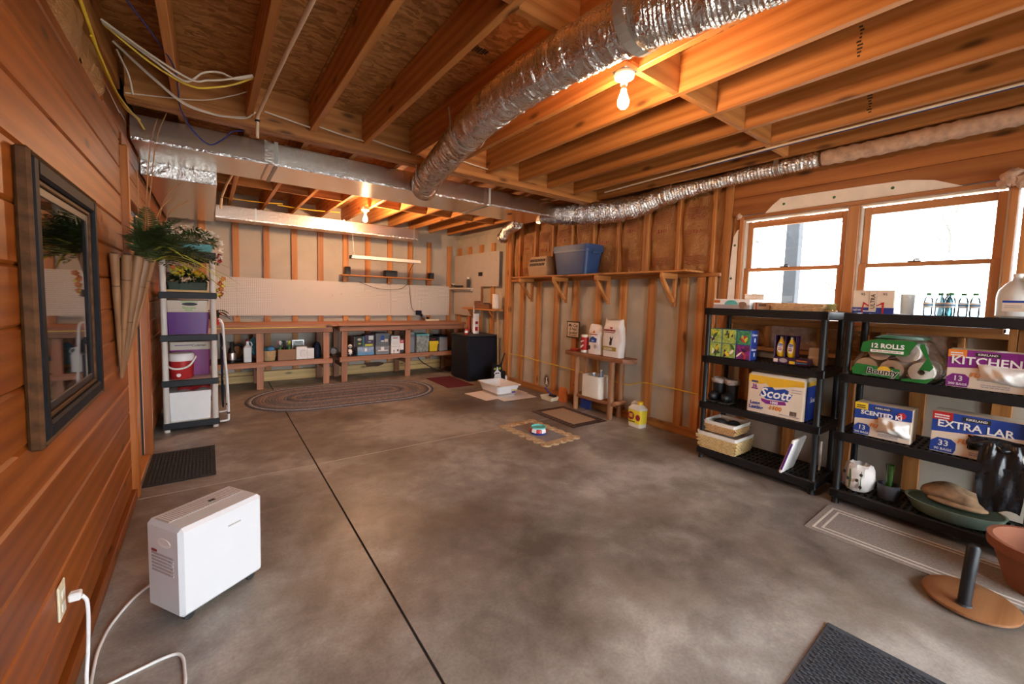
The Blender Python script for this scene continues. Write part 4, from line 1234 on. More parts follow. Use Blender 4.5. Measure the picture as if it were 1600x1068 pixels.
t, b_, hx, hy, h = boxthing('white_crate', 'white printed carton with a black line drawing on the bench shelf', 'box', 1.087, 1.243, 7.10, 7.27, ZS1, ZS1 + 0.20, 'white')
F = FY(t, 0, -hy, 0)
F.oval(0.02, 0.095, 0.045, 0.06, 'label_grey')
F.oval(0.02, 0.095, 0.041, 0.056, 'white')
F.lines(-0.02, 0.05, [0.06 + 0.018 * k for k in range(5)], 0.005, 'label_grey', seed=4)
t, b_, hx, hy, h = boxthing('small_carton', 'small plain white carton next to the drawing carton', 'box', 1.248, 1.345, 7.12, 7.27, ZS1, ZS1 + 0.165, 'white')
FY(t, 0, -hy, 0).lines(-0.04, 0.04, [0.03 + 0.02 * k for k in range(6)], 0.002, 'label_grey', seed=5)
t = thing('picture_board', 'small framed dark picture board standing behind the white carton', 'picture', (1.15, 7.33, ZS1))
G().box(-0.085, 0.085, 0, 0.012, 0, 0.285, 0.003).build('frame', 'galv', t)
G().box(-0.075, 0.075, -0.002, 0.002, 0.012, 0.273).build('picture', 'clearstuff', t)
t = thing('black_urn', 'glossy black rounded urn at the right end of the left bench shelf', 'urn', (1.40, 7.2, ZS1))
G().lathe([(0.055, 0), (0.066, 0.02), (0.07, 0.09), (0.064, 0.17), (0.045, 0.23), (0.022, 0.256), (0.00001, 0.262)], 24).build('body', 'navy', t, smooth=60)
G().lathe([(0.071, 0.07), (0.0725, 0.075), (0.071, 0.08)], 24, cap=False).build('rim_band', 'black', t, smooth=60)
t = thing('round_pan', 'dark round pan propped in the gap between the two benches', 'pan', (1.64, 7.13, 0.455))
G().box(-0.03, 0.045, -0.02, 0.18, -0.035, -0.015, 0.003).build('stand_board', 'bark_dark', t)
G().lathe([(0.0001, 0), (0.045, 0.003), (0.06, 0.025), (0.063, 0.028), (0.047, 0.0)], 20, T(0.0, 0.02, 0.052) @ RX(1.3)).build('pan', 'steel_dark', t, smooth=40)
# --- items on the right bench's lower shelf
t = thing('panda_figurine', 'small black and white panda figurine by the right bench leg', 'figurine', (1.895, 7.12, ZS2))
G().sphere(0.042, T(0, 0, 0.062), 14, 10, 1, 0.9, 1.35).build('body', 'white', t, smooth=60)
G().sphere(0.034, T(0, -0.005, 0.165), 14, 10, 1, 0.95, 0.95).build('head', 'white', t, smooth=60)
for s in (-1, 1):
    G().sphere(0.012, T(s * 0.026, 0, 0.195), 8, 6).build('ear', 'black', t, smooth=60)
    G().sphere(0.008, T(s * 0.013, -0.035, 0.168), 8, 6).build('eye_patch', 'black', t, smooth=60)
    G().tube([(s * 0.036, -0.005, 0.10), (s * 0.048, -0.025, 0.07), (s * 0.03, -0.042, 0.06)], 0.012, 8).build('arm', 'black', t, smooth=60)
    G().tube([(s * 0.022, -0.02, 0.02), (s * 0.03, -0.055, 0.016)], 0.016, 8).build('leg', 'black', t, smooth=60)
t, b_, hx, hy, h = boxthing('blue_storage_box', 'clear storage box with a blue base on the right bench shelf', 'storage box', 2.01, 2.285, 7.09, 7.35, ZS2, ZS2 + 0.135, 'clearblue')
G().box(-hx - 0.004, hx + 0.004, -hy - 0.004, hy + 0.004, 0.0, 0.055, 0.006).build('blue_base', 'sky_print', t)
G().box(-hx - 0.005, hx + 0.005, -hy - 0.005, hy + 0.005, h, h + 0.014, 0.004).build('lid', 'clearblue', t)
F = FY(t, 0, -hy, 0)
F.rect(-0.02, 0.07, 0.02, 0.12, 'white')
t, b_, hx, hy, h = boxthing('game_box', 'dark box with a teal edge lying on the clear blue box', 'box', 1.965, 2.135, 7.12, 7.33, ZS2 + 0.150, ZS2 + 0.325, 'charcoal')
F = FY(t, 0, -hy, 0)
F.rect(0.055, 0.0, hx, h, 'teal_dark')
F.oval(0.0, 0.12, 0.035, 0.022, 'beige_print')
F.oval(0.0, 0.05, 0.025, 0.012, 'petal_lime')
G().box(-hx - 0.004, -hx + 0.0, -hy, hy, 0.0, h).build('grey_side', 'label_grey', t)
t, b_, hx, hy, h = boxthing('dark_bin', 'dark bin with a white label and green stripe on the right bench shelf', 'bin', 2.140, 2.305, 7.12, 7.34, ZS2 + 0.150, ZS2 + 0.345, 'plum')
F = FY(t, 0, -hy, 0)
F.rect(-0.02, 0.11, 0.06, 0.18, 'white')
F.rect(-hx, 0.005, hx - 0.03, 0.04, 'petal_lime')
F.lines(-0.03, 0.02, [0.07], 0.012, 'white', seed=7)
for i, (z0, z1) in enumerate(((ZS2, ZS2 + 0.150), (ZS2 + 0.166, ZS2 + 0.355))):
    t = thing('grey_tote', ['translucent grey tote at the bottom of its stack under the right bench', 'grey tote with a blue label on top of its stack under the right bench'][i], 'tote', (2.44, 7.24, z0), group='stacked grey totes')
    G().frustum((0.118, 0.13), (0.126, 0.138), 0, z1 - z0 - 0.012, bev=0.012).build('tub', 'totegrey2' if i == 0 else 'totegrey', t)
    G().frustum((0.131, 0.143), (0.128, 0.140), z1 - z0 - 0.0115, z1 - z0 + 0.010, bev=0.012).build('lid', 'totegrey', t)
    F = FY(t, 0, -0.142, 0)
    if i:
        F.rect(-0.035, 0.08, 0.025, 0.165, 'blue_print')
        F.rect(-0.03, 0.055, 0.02, 0.08, 'white')
        F.rect(0.03, 0.05, 0.09, 0.10, 'cream')
    else:
        F.rect(-0.03, 0.06, 0.025, 0.13, 'white')
        F.rect(-0.085, 0.06, 0.10, 0.075, 'paper')
t, b_, hx, hy, h = boxthing('white_carton', 'upright white carton with red heading beside the grey totes', 'box', 2.590, 2.745, 7.09, 7.30, ZS2, ZS2 + 0.315, 'white')
F = FY(t, 0, -hy, 0)
F.lines(-0.05, 0.04, [0.27], 0.016, 'red', seed=3)
F.rect(-hx + 0.004, 0.125, hx - 0.004, 0.132, 'label_grey')
F.lines(-0.06, 0.06, [0.17, 0.19, 0.21], 0.004, 'label_grey', seed=8)
F.oval(-0.03, 0.05, 0.012, 0.02, 'label_grey')
F.oval(0.04, 0.06, 0.012, 0.022, 'charcoal')
F.rect(-0.032, 0.005, -0.028, 0.05, 'charcoal')
t, b_, hx, hy, h = boxthing('red_carton', 'small red and white carton against the middle bench leg', 'box', 2.752, 2.822, 7.10, 7.24, ZS2, ZS2 + 0.25, 'white')
F = FY(t, 0, -hy, 0)
F.rect(-hx, 0.185, hx, 0.25, 'red')
F.rect(-hx, 0.0, hx, 0.06, 'charcoal')
F.lines(-0.025, 0.025, [0.21], 0.016, 'white', seed=3)
t, b_, hx, hy, h = boxthing('grey_binder_bin', 'tall plain grey bin right of the middle bench leg', 'bin', 2.955, 3.045, 7.14, 7.45, ZS2, ZS2 + 0.375, 'totegrey2')
G().box(-hx + 0.01, hx - 0.01, -hy - 0.003, -hy, 0.28, 0.33, 0.001).build('label_holder', 'totegrey', t)
t = thing('teal_lid_tote', 'clear tote with a bright teal lid on the right bench shelf', 'tote', (3.185, 7.22, ZS2))
G().frustum((0.115, 0.13), (0.130, 0.145), 0, 0.31, bev=0.015).build('tub', 'clearstuff', t)
G().frustum((0.136, 0.15), (0.134, 0.148), 0.311, 0.335, bev=0.015).build('lid', 'teal', t)
t = thing('yellow_bin', 'yellow bin with a black lid on the right bench shelf', 'bin', (3.415, 7.22, ZS2))
G().frustum((0.080, 0.10), (0.090, 0.11), 0, 0.135, bev=0.012).frustum((0.100, 0.12), (0.098, 0.118), 0.136, 0.195, bev=0.012).build('tub', 'yellow', t)
G().frustum((0.094, 0.114), (0.088, 0.108), 0.196, 0.275, bev=0.012).build('lid', 'black', t)
FY(t, 0, -0.116, 0).lines(-0.05, 0.03, [0.225], 0.02, 'red', seed=2)
t, b_, hx, hy, h = boxthing('file_box', 'flat grey file box at the right end of the bench shelf', 'box', 3.53, 3.70, 7.10, 7.40, ZS2, ZS2 + 0.265, 'totegrey2')
G().box(-hx - 0.003, hx + 0.003, -hy - 0.003, hy + 0.003, h, h + 0.035, 0.004).build('lid', 'navy', t)
cable('fridge_cord', [(3.25, 7.55, 0.33), (3.30, 7.45, 0.20), (3.42, 7.30, 0.10), (3.55, 7.15, 0.03), (3.72, 7.0, 0.015)], 0.008, 'cable_black', 'black power cord hanging under the right bench near the fridge', 'cord')
# --- on the bench top
t = thing('power_strip', 'beige power strip with plugged cords on the right bench top', 'power strip', (3.55, 7.48, 0.967))
G().box(-0.14, 0.14, -0.025, 0.025, 0, 0.035, 0.006).build('body', 'cream', t)
for k in range(4):
    G().box(-0.11 + k * 0.05, -0.08 + k * 0.05, -0.015, 0.015, 0.0351, 0.037).build('socket', 'charcoal', t)
G().box(-0.12, -0.07, -0.02, 0.02, 0.0372, 0.08, 0.005).build('black_plug', 'black', t)
t = thing('power_adapter', 'dark blue power adapter plugged in low on the pegboard', 'adapter', (3.335, 7.600, 1.075))
G().box(-0.05, 0.05, 0.0, 0.072, 0, 0.09, 0.006).build('adapter_body', 'navy', t)
G().box(0.03, 0.075, 0.01, 0.05, -0.025, 0.02, 0.004).build('plug', 'black', t)
cable('adapter_cable', [(3.37, 7.62, 1.05), (3.40, 7.55, 1.00), (3.47, 7.50, 0.975)], 0.006, 'cable_black', 'short dark cable from the adapter to the power strip', 'cable')
cable('hanging_cable', [(2.20, 7.655, 1.665), (2.55, 7.645, 1.56), (2.95, 7.645, 1.57), (3.12, 7.645, 1.66), (3.16, 7.645, 1.45), (3.20, 7.645, 1.2), (3.30, 7.62, 1.12)], 0.0045, 'cable_black', 'thin dark cable swagged across the back pegboard', 'cable')
# poinsettia on the bench
t = thing('poinsettia', 'red poinsettia with broad green leaves on the bench behind the white shelf', 'plant', (0.07, 7.10, 0.967))
G().lathe([(0.05, 0), (0.065, 0.10), (0.07, 0.10), (0.055, 0.085)], 16).build('pot', 'red', t, smooth=40)
def leaf_mesh(L, W, droop, mat, nm='leaf'):
    v, f = [], []
    for i in range(7):
        u = i / 6
        w = W * math.sin(PI * min(1, u * 0.94 + 0.06)) ** 0.8 * (1 - 0.15 * u)
        z = 0.25 * L * u - droop * L * u * u
        v += [(L * u, -w / 2, z + 0.08 * w), (L * u, 0, z - 0.05 * w), (L * u, w / 2, z + 0.08 * w)]
    for i in range(6):
        a = 3 * i
        f += [(a, a + 3, a + 4, a + 1), (a + 1, a + 4, a + 5, a + 2)]
    return G().add(v, f).mesh(nm, mat, 60)
lm = leaf_mesh(0.20, 0.085, 0.7, 'leaf_dark')
rm = leaf_mesh(0.11, 0.05, 0.5, 'red_cloth', 'bract')
for k in range(9):
    put('leaf', lm, t, (0, 0, 0.14 + 0.02 * (k % 3)), (0, -0.15 * (k % 3), 2 * PI * k / 9))
for k in range(8):
    put('bract', rm, t, (0.0, 0, 0.16 + 0.015 * (k % 2)), (0, 0.15, 2 * PI * k / 8 + 0.3))
G().cyl(0.008, 0.06, 0.17, 8).build('stem', 'leaf', t)

# ------------------------------------------------------------------ pegboards
def pegpanel(name, label, x0, x1, mat='pegboard'):
    t = thing(name, label, 'pegboard', ((x0 + x1) / 2, 7.70, 1.065), group='white pegboard panels on the back wall')
    G().box(-(x1 - x0) / 2, (x1 - x0) / 2, 0, 0.006, 0, 0.592).build('panel', mat, t)
    return t
pegpanel('pegboard', 'leftmost pegboard panel, half hidden by the white shelf unit', -0.35, 0.365)
p2 = pegpanel('pegboard', 'long middle pegboard panel with few hooks on the back wall', 0.368, 2.78)
p3 = pegpanel('pegboard', 'right pegboard panel with a row of white hooks on the back wall', 2.783, 4.03)
hk = G().tube([(0, 0, 0), (0, -0.03, 0.0), (0, -0.035, -0.012), (0, -0.03, -0.02)], 0.003, 5).mesh('peg_hook', 'galv', 60)
hkw = G().tube([(0, 0, 0), (0, -0.03, 0.0), (0, -0.035, 0.012)], 0.004, 5).mesh('peg_hook', 'white', 60)
for (x, z) in ((1.33, 1.52), (0.75, 1.42), (1.0, 1.16), (1.75, 1.42), (1.90, 1.45)):
    put('peg_hook', hk, p2, (x - 1.574, 0, z - 1.065))
for x in (3.08, 3.16, 3.50, 3.56, 3.66, 3.72, 3.83, 3.90):
    put('peg_hook', hkw, p3, (x - 3.4065, 0, 1.45 - 1.065 + random.uniform(-0.01, 0.01)))
for (x, z) in ((2.45, 1.42), (2.30, 1.55)):
    put('peg_hook', hk, p2, (x - 1.574, 0, z - 1.065))
# L-shaped board on the right wall
t = thing('wall_board', 'L-shaped pale pegboard sheet screwed to the right wall by the corner', 'pegboard', (4.135, 6.85, 1.09))
M = Matrix(((0, 0, 1, 0), (1, 0, 0, 0), (0, 1, 0, 0), (0, 0, 0, 1)))
G().prism([(-0.80, 0.565), (-0.20, 0.565), (-0.20, 0.0), (0.84, 0.0), (0.84, 1.19), (-0.80, 1.19)], 0.0, 0.012, M).build('sheet', 'peg_grey', t)
G().box(-0.004, 0.0, -0.26, -0.12, 0.76, 0.835).build('outlet_hole', 'black', t)
for (y, z) in ((0.7, 1.14), (0.2, 1.16), (-0.5, 1.14), (-0.72, 1.02), (0.1, 0.45)):
    G().cyl(0.008, 0, 0.003, 8, T(0, y, z) @ RY(-PI / 2)).build('screw', 'steel_dark', t)
t = thing('small_ledge_shelf', 'narrow ledge shelf on the L-shaped board', 'shelf', (4.134, 7.32, 1.60))
G().box(-0.14, -0.001, -0.42, 0.36, 0, 0.03, 0.004).build('board', 'putty', t)
G().box(-0.05, -0.001, -0.40, 0.30, -0.03, -0.001, 0.003).build('cleat', 'putty', t)
t = thing('spray_can', 'black spray can with a white cap on the narrow ledge shelf', 'spray can', (4.06, 6.98, 1.631))
G().lathe([(0.030, 0), (0.033, 0.01), (0.033, 0.15), (0.02, 0.17)], 16).build('can', 'charcoal', t, smooth=40)
G().cyl(0.024, 0.171, 0.205, 14).build('cap', 'white', t, smooth=40)
t = thing('caulk_gun', 'dark tool with a white nozzle lying on the ledge shelf', 'tool', (4.06, 7.36, 1.631))
G().tube([(0, 0.26, 0.06), (0, 0.10, 0.03), (0, -0.15, 0.03)], 0.022, 8).build('tube_body', 'charcoal', t, smooth=60)
G().tube([(0, 0.30, 0.09), (0, 0.18, 0.055)], [0.01, 0.024], 8).build('nozzle', 'white', t, smooth=60)

# ------------------------------------------------------------------ speaker shelf and shop light
t = thing('speaker_shelf', 'thin wooden shelf above the pegboard holding small speakers', 'shelf', (2.74, 7.60, 1.765))
G().box(-0.87, 0.86, -0.10, 0.115, 0, 0.02, 0.003).build('board', 'pine_X', t)
for x in (-0.80, 0.80, 0.0):
    G().box(x - 0.02, x + 0.02, 0.04, 0.115, -0.10, -0.001, 0.003).build('cleat', 'pine_Z', t)
def speaker(x, w, h, lab):
    t = thing('speaker', lab, 'speaker', (x, 7.58, 1.786), group='black speakers on the thin shelf')
    G().box(-w / 2, w / 2, -0.05, 0.06, 0, h, 0.006).build('cabinet', 'black', t)
    G().box(-w / 2 + 0.008, w / 2 - 0.008, -0.056, -0.0502, 0.008, h - 0.008, 0.002).build('grille', 'charcoal', t)
speaker(1.975, 0.085, 0.135, 'left black speaker on the thin shelf above the pegboard')
speaker(2.745, 0.23, 0.115, 'wide black centre speaker on the thin shelf above the pegboard')
speaker(3.56, 0.085, 0.12, 'right black speaker on the thin shelf above the pegboard')
t = thing('shop_light', 'long white fluorescent shop light hanging on chains over the bench', 'light fixture', (2.535, 7.20, 2.04))
G().prism([(-0.085, 0.0), (-0.045, 0.055), (0.045, 0.055), (0.085, 0.0), (0.078, 0.0), (0.042, 0.048), (-0.042, 0.048), (-0.078, 0.0)], -0.61, 0.61, Matrix(((0, 0, 1, 0), (1, 0, 0, 0), (0, 1, 0, 0), (0, 0, 0, 1)))).build('reflector', 'white', t)
for y in (-0.035, 0.035):
    G().tube([(-0.59, y, 0.018), (0.59, y, 0.018)], 0.016, 10).build('fluorescent_tube', 'white_gloss', t, smooth=60)
for x in (-0.605, 0.605):
    G().box(x - 0.006, x + 0.006, -0.07, 0.07, 0.0, 0.052).build('end_cap', 'charcoal' if x < 0 else 'white', t)
for x in (-0.55, 0.55):
    G().tube([(x, 0, 0.056), (x - 0.03, 0, 0.45), (x - 0.05, 0.0, 0.655)], 0.003, 5).build('chain', 'galv', t)
cable('power_cable', [(3.06, 7.25, 2.05), (3.10, 7.50, 1.95), (3.11, 7.60, 1.80), (3.14, 7.645, 1.66)], 0.005, 'cable_black', 'dark cord dropping from the shop light to the pegboard', 'cord')

# ------------------------------------------------------------------ small wall shelf, fridge corner
t = thing('corner_wall_shelf', 'small bracketed wooden shelf above the black fridge', 'shelf', (4.134, 6.45, 1.225))
G().box(-0.19, -0.001, -0.56, 0.56, 0, 0.028, 0.004).build('board', 'pine_Y', t)
for y in (-0.36, 0.36):
    G().tube([(-0.16, y, -0.002), (-0.01, y, -0.20)], 0.018, 4).build('bracket', 'pine_Z', t)
t = thing('paper_towel_stand', 'white paper towel roll on an upright stand on the small wall shelf', 'paper towels', (4.045, 6.00, 1.254))
G().cyl(0.062, 0, 0.01, 20).cyl(0.006, 0.01, 0.30, 8).build('stand', 'brass', t, smooth=40)
G().lathe([(0.02, 0.012), (0.058, 0.012), (0.058, 0.262), (0.02, 0.262)], 24, cap=False).build('roll', 'roll', t, smooth=40)
t, b_, hx, hy, h = boxthing('wooden_caddy', 'low brown wooden caddy on the small wall shelf', 'box', 3.98, 4.11, 6.12, 6.62, 1.254, 1.335, 'log_Y')
G().box(-hx, hx, hy - 0.03, hy - 0.005, h, h + 0.05, 0.003).build('end_board', 'log_Y', t)
for k in range(5):
    G().cyl(0.014, h, h + 0.02, 10, T(-0.01, -0.2 + k * 0.045, 0)).build('jar_top', 'charcoal', t, smooth=40)
t = thing('mini_fridge', 'black mini fridge standing in the back right corner', 'fridge', (3.86, 6.34, 0))
G().box(-0.285, 0.285, -0.28, 0.33, 0.015, 0.775, 0.012).build('cabinet', 'fridge_black', t)
G().box(-0.305, -0.287, -0.28, 0.33, 0.03, 0.77, 0.006).build('door', 'fridge_black', t)
G().box(-0.315, -0.3055, -0.25, -0.235, 0.50, 0.72, 0.003).build('handle', 'charcoal', t)
G().box(-0.305, 0.29, -0.285, 0.335, 0.776, 0.798, 0.006).build('top', 'charcoal', t)
for sx in (-0.24, 0.24):
    for sy in (-0.24, 0.29):
        G().cyl(0.018, 0.0, 0.0145, 10, T(sx, sy, 0)).build('foot', 'rubber', t)
for i, (x, y, mt, lean) in enumerate(((3.70, 6.50, 'putty', 0.10), (3.66, 6.56, 'crimson', 0.16))):
    b_ = G().box(-0.10, 0.10, 0.0, 0.018, 0, 0.50 if i == 0 else 0.28, 0.003).build('leaning_board', mt, None, (x + 0.22, y, 0.80), (0, -0.0, 0))
    b_.rotation_euler = (0, 0.22, 0.9)
    tag(b_, ['pale narrow board leaning up on top of the fridge', 'dark red board leaning on top of the fridge'][i], 'board')
t = thing('red_can', 'small red and white can on top of the fridge', 'can', (3.62, 6.25, 0.799))
G().lathe([(0.032, 0), (0.033, 0.005), (0.033, 0.10), (0.03, 0.105)], 16).build('body', 'red', t, smooth=40)
G().lathe([(0.0332, 0.03), (0.0336, 0.03), (0.0336, 0.07), (0.0332, 0.07)], 16, cap=False).build('label', 'white', t, smooth=40)
t = thing('printed_bag', 'tall white and red printed packet standing on the fridge', 'packet', (3.90, 6.40, 0.799))
def pk(u, v):
    return (0.06 * (u - 0.5) * 2, 0.02 * math.sin(PI * u) * (1 - v * 0.7), 0.36 * v)
G().grid(pk, 6, 10).grid(lambda u, v: (0.06 * (u - 0.5) * 2, -0.02 * math.sin(PI * u) * (1 - v * 0.7), 0.36 * v), 6, 10).build('packet_body', 'white_bag', t, smooth=40)
F = FY(t, 0, -0.022, 0)
F.rect(-0.03, 0.05, 0.03, 0.12, 'red')
F.rect(-0.025, 0.17, 0.03, 0.22, 'crimson')
bm_ = tag(G().tube([(0, 0, 0), (-0.01, 0.06, 1.20)], 0.011, 10).build('broom_handle', 'treated', None, (4.10, 5.935, 0.0), smooth=60), 'pale wooden broom handle standing between the fridge and the corner post', 'broom handle')
# ------------------------------------------------------------------ long bracketed wall shelf on the right
t = thing('wall_shelf', 'long wooden wall shelf on triangular brackets holding the blue tote', 'shelf', (4.15, 3.8, 1.765))
G().box(-0.29, 0.08, -1.47, 1.49, 0, 0.019, 0.003).build('board', 'pine_Y', t)
for y in (5.10, 4.33, 3.55, 2.62):
    b_ = G().box(-0.28, -0.001, y - 3.8 - 0.019, y - 3.8 + 0.019, -0.062, -0.001, 0.003).build('bracket', 'pine_X', t)
    G().box(-0.038, -0.001, y - 3.8 - 0.019, y - 3.8 + 0.019, -0.36, -0.064, 0.003).build('upright', 'pine_Z', b_)
    M = T(-0.155, y - 3.8 + 0.0, -0.185) @ RY(-0.72)
    G().box(-0.021, 0.021, -0.018, 0.018, -0.165, 0.165, 0.003, M).build('brace', 'pine_Z', b_)
t = thing('blue_tote', 'big blue plastic storage tote on the long wall shelf', 'tote', (3.982, 3.98, 1.785))
G().frustum((0.135, 0.27), (0.155, 0.31), 0, 0.30, bev=0.045).build('tub', 'tote_blue', t, smooth=40)
G().frustum((0.166, 0.322), (0.166, 0.322), 0.285, 0.312, bev=0.045).frustum((0.170, 0.330), (0.165, 0.324), 0.3125, 0.375, bev=0.045).build('lid', 'tote_blue_lid', t, smooth=40)
for s in (-1, 1):
    G().box(-0.06, 0.06, s * 0.322 - 0.012, s * 0.322 + 0.012, 0.255, 0.284, 0.005).build('handle_grip', 'tote_blue_lid', t)
t = thing('pet_carrier', 'tan plastic pet carrier with slotted sides on the long wall shelf', 'pet carrier', (4.02, 4.70, 1.785))
G().frustum((0.125, 0.21), (0.14, 0.225), 0, 0.125, bev=0.03).build('bottom_shell', 'carrier', t, smooth=40)
G().frustum((0.143, 0.228), (0.115, 0.19), 0.126, 0.28, bev=0.03).build('top_shell', 'carrier', t, smooth=40)
for r in range(2):
    for k in range(10):
        y = 0.155 - k * 0.0345
        x = -0.1435 + 0.0065 + r * 0.011 + 0.002
        M = T(x - 0.006, y, 0.165 + r * 0.06) @ RY(0.18)
        G().box(-0.003, 0.003, -0.008, 0.008, -0.02, 0.02, 0.001, M @ RX(0.25)).build('vent_slot', 'black', t)

# ------------------------------------------------------------------ log table and things on it
t = thing('log_table', 'rustic log table with slab top against the right wall', 'table', (4.02, 3.57, 0))
def slab(u, v):
    return None
pts = [(-0.115, -0.47), (-0.13, -0.2), (-0.12, 0.1), (-0.135, 0.35), (-0.11, 0.50), (0.05, 0.50), (0.12, 0.48), (0.125, 0.1), (0.12, -0.2), (0.125, -0.5), (0.03, -0.56), (-0.06, -0.52)]
G().prism(pts, 0.715, 0.765).build('slab_top', 'log_Y', t)
for (x, y, r) in ((-0.075, 0.30, 0.034), (-0.075, -0.285, 0.037), (0.085, 0.29, 0.032), (0.095, -0.29, 0.034)):
    pts = [(x + 0.006 * math.sin(k * 1.3 + y * 9), y + 0.005 * math.cos(k * 1.7), 0.001 + k * 0.119) for k in range(7)]
    G().tube(pts, [r * (1 + 0.06 * math.sin(k * 2.1 + x * 30)) for k in range(7)], 12).build('leg', 'log_Z', t, smooth=60)
G().prism([(-0.10, -0.33), (-0.11, 0.0), (-0.10, 0.34), (0.11, 0.34), (0.115, 0.0), (0.10, -0.33)], 0.175, 0.215).build('lower_shelf', 'log_Y', t)
G().tube([(-0.085, -0.335, 0.20), (0.12, -0.335, 0.20)], 0.03, 10).build('cross_log', 'log_Z', t, smooth=60)
ZT = 0.766
t = thing('sign', 'small wooden cat sign reading My Cat Is Not Spoiled hung on a stud', 'sign', (4.148, 4.175, 0.915))
G().box(-0.002, 0.009, -0.125, 0.125, 0, 0.235, 0.003).build('frame', 'bark_dark', t)
G().box(-0.006, -0.0022, -0.107, 0.107, 0.018, 0.217, 0.001).build('board', 'beige_print', t)
F = FX(t, -0.006, 0, 0)
F.text('My Cat', 0.0, 0.175, 0.062, 'ink', 0.0006, 0.25)
F.text('Is Not', 0.0, 0.125, 0.056, 'ink', 0.0006, 0.25)
F.text('Spoiled', 0.0, 0.074, 0.056, 'ink', 0.0006, 0.25)
F.lines(-0.08, 0.08, [0.033], 0.008, 'ink', seed=5)
for k in range(6):
    G().box(-0.008, -0.0022, -0.124 + k * 0.047, -0.110 + k * 0.047, 0.219, 0.234).box(-0.008, -0.0022, -0.124 + k * 0.047, -0.110 + k * 0.047, 0.001, 0.016).build('checker', 'ink', t)
t = thing('powder_can', 'red shaker can with a white top on the log table', 'can', (4.0, 3.80, ZT))
G().lathe([(0.047, 0), (0.049, 0.006), (0.049, 0.20)], 22).build('can', 'red', t, smooth=40)
G().lathe([(0.0495, 0.201), (0.0495, 0.225), (0.044, 0.232)], 22).build('lid', 'paper', t, smooth=40)
G().lathe([(0.0495, 0.0), (0.0495, 0.03)], 22, cap=False).build('bottom_band', 'white', t, smooth=40)
F = Face(t, (-0.0494, 0.0, 0), (0, -1, 0), (0, 0, 1))
F.poly([(-0.03, 0.05), (0.025, 0.09), (0.02, 0.11), (-0.03, 0.08)], 'paper')
F.poly([(-0.03, 0.13), (0.03, 0.15), (0.03, 0.165), (-0.03, 0.15)], 'paper')
t = thing('red_dish', 'shallow red dish with an orange rim at the end of the log table', 'dish', (4.0, 3.985, ZT))
G().lathe([(0.05, 0), (0.062, 0.022), (0.064, 0.022), (0.052, 0.004)], 22).build('bowl', 'red', t, smooth=40)
G().lathe([(0.061, 0.0222), (0.065, 0.0222), (0.065, 0.026), (0.061, 0.026)], 22, cap=False).build('rim', 'orange_print', t, smooth=40)
def food_bag(name, label, y, w, d, h, seed, x=4.01):
    t = thing(name, label, 'pet food bag', (x, y, ZT), group='cat food bags on the log table')
    rr = random.Random(seed)
    n, m = 20, 14
    vs, fs = [], []
    for k in range(m + 1):
        v = k / m
        dep = d * (1 - 0.25 * (v > 0.8) * (v - 0.8) / 0.2 * 3)
        ww = w * (1 + 0.05 * math.sin(v * 7 + seed) - (0.06 * (v > 0.85)))
        for i in range(n):
            a = 2 * PI * i / n
            c, s = math.cos(a), math.sin(a)
            ex = 0.45
            px_ = dep * (abs(c) ** ex) * (1 if c > 0 else -1)
            py_ = ww * (abs(s) ** ex) * (1 if s > 0 else -1)
            j = 0.006 * math.sin(3 * a + 9 * v + seed)
            vs.append((px_ + j, py_ + j, h * v + (0.012 * math.sin(2 * a + seed) if k == m else 0)))
    for k in range(m):
        for i in range(n):
            j = (i + 1) % n
            fs.append((k * n + i, k * n + j, (k + 1) * n + j, (k + 1) * n + i))
    fs += [tuple(range(n))[::-1], tuple(m * n + i for i in range(n))]
    G().add(vs, fs).build('bag', 'white_bag', t, smooth=45)
    return t, Face(t, (-d - 0.006, 0, 0), (0, -1, 0), (0, 0, 1))
t, F = food_bag('food_bag', 'smaller white cat food bag with a blue cat-shaped patch', 3.62, 0.10, 0.045, 0.37, 2)
F.poly([(-0.07, 0.15), (0.05, 0.15), (0.06, 0.20), (0.02, 0.215), (-0.01, 0.225), (-0.05, 0.205)], 'blue_print')
F.lines(-0.06, 0.07, [0.245], 0.012, 'red', seed=3)
F.poly([(-0.02, 0.27), (0.03, 0.27), (0.015, 0.31), (0.0, 0.29)], 'orange_print')
F.oval(-0.06, 0.08, 0.018, 0.03, 'charcoal')
F.oval(0.04, 0.10, 0.02, 0.025, 'label_grey')
F.text('cat', -0.005, 0.175, 0.035, 'white')
t, F = food_bag('food_bag', 'larger white cat food bag with a black cat and gold band', 3.325, 0.145, 0.06, 0.455, 5)
F.lines(-0.105, 0.07, [0.315], 0.02, 'crimson', seed=6)
F.lines(-0.10, 0.06, [0.295], 0.008, 'crimson', seed=7)
F.rect(-0.115, 0.075, 0.09, 0.125, 'olive')
F.lines(-0.10, 0.03, [0.10, 0.085], 0.008, 'paper', seed=8)
F.poly([(-0.01, 0.14), (0.02, 0.15), (0.022, 0.20), (0.035, 0.24), (0.03, 0.25), (0.012, 0.225), (0.005, 0.235), (-0.005, 0.25), (-0.012, 0.235), (-0.008, 0.205), (-0.02, 0.17)], 'charcoal')
F.poly([(-0.01, 0.345), (0.02, 0.345), (0.025, 0.37), (0.005, 0.36), (-0.012, 0.37)], 'red')
t = thing('fabric_bin', 'cream fabric bin of bottles on the log table lower shelf', 'bin', (4.0, 3.585, 0.216))
G().tub((0.095, 0.16), (0.11, 0.15), 0, 0.28, 0.006, bev=0.03).build('bin_body', 'ivory', t, smooth=40)
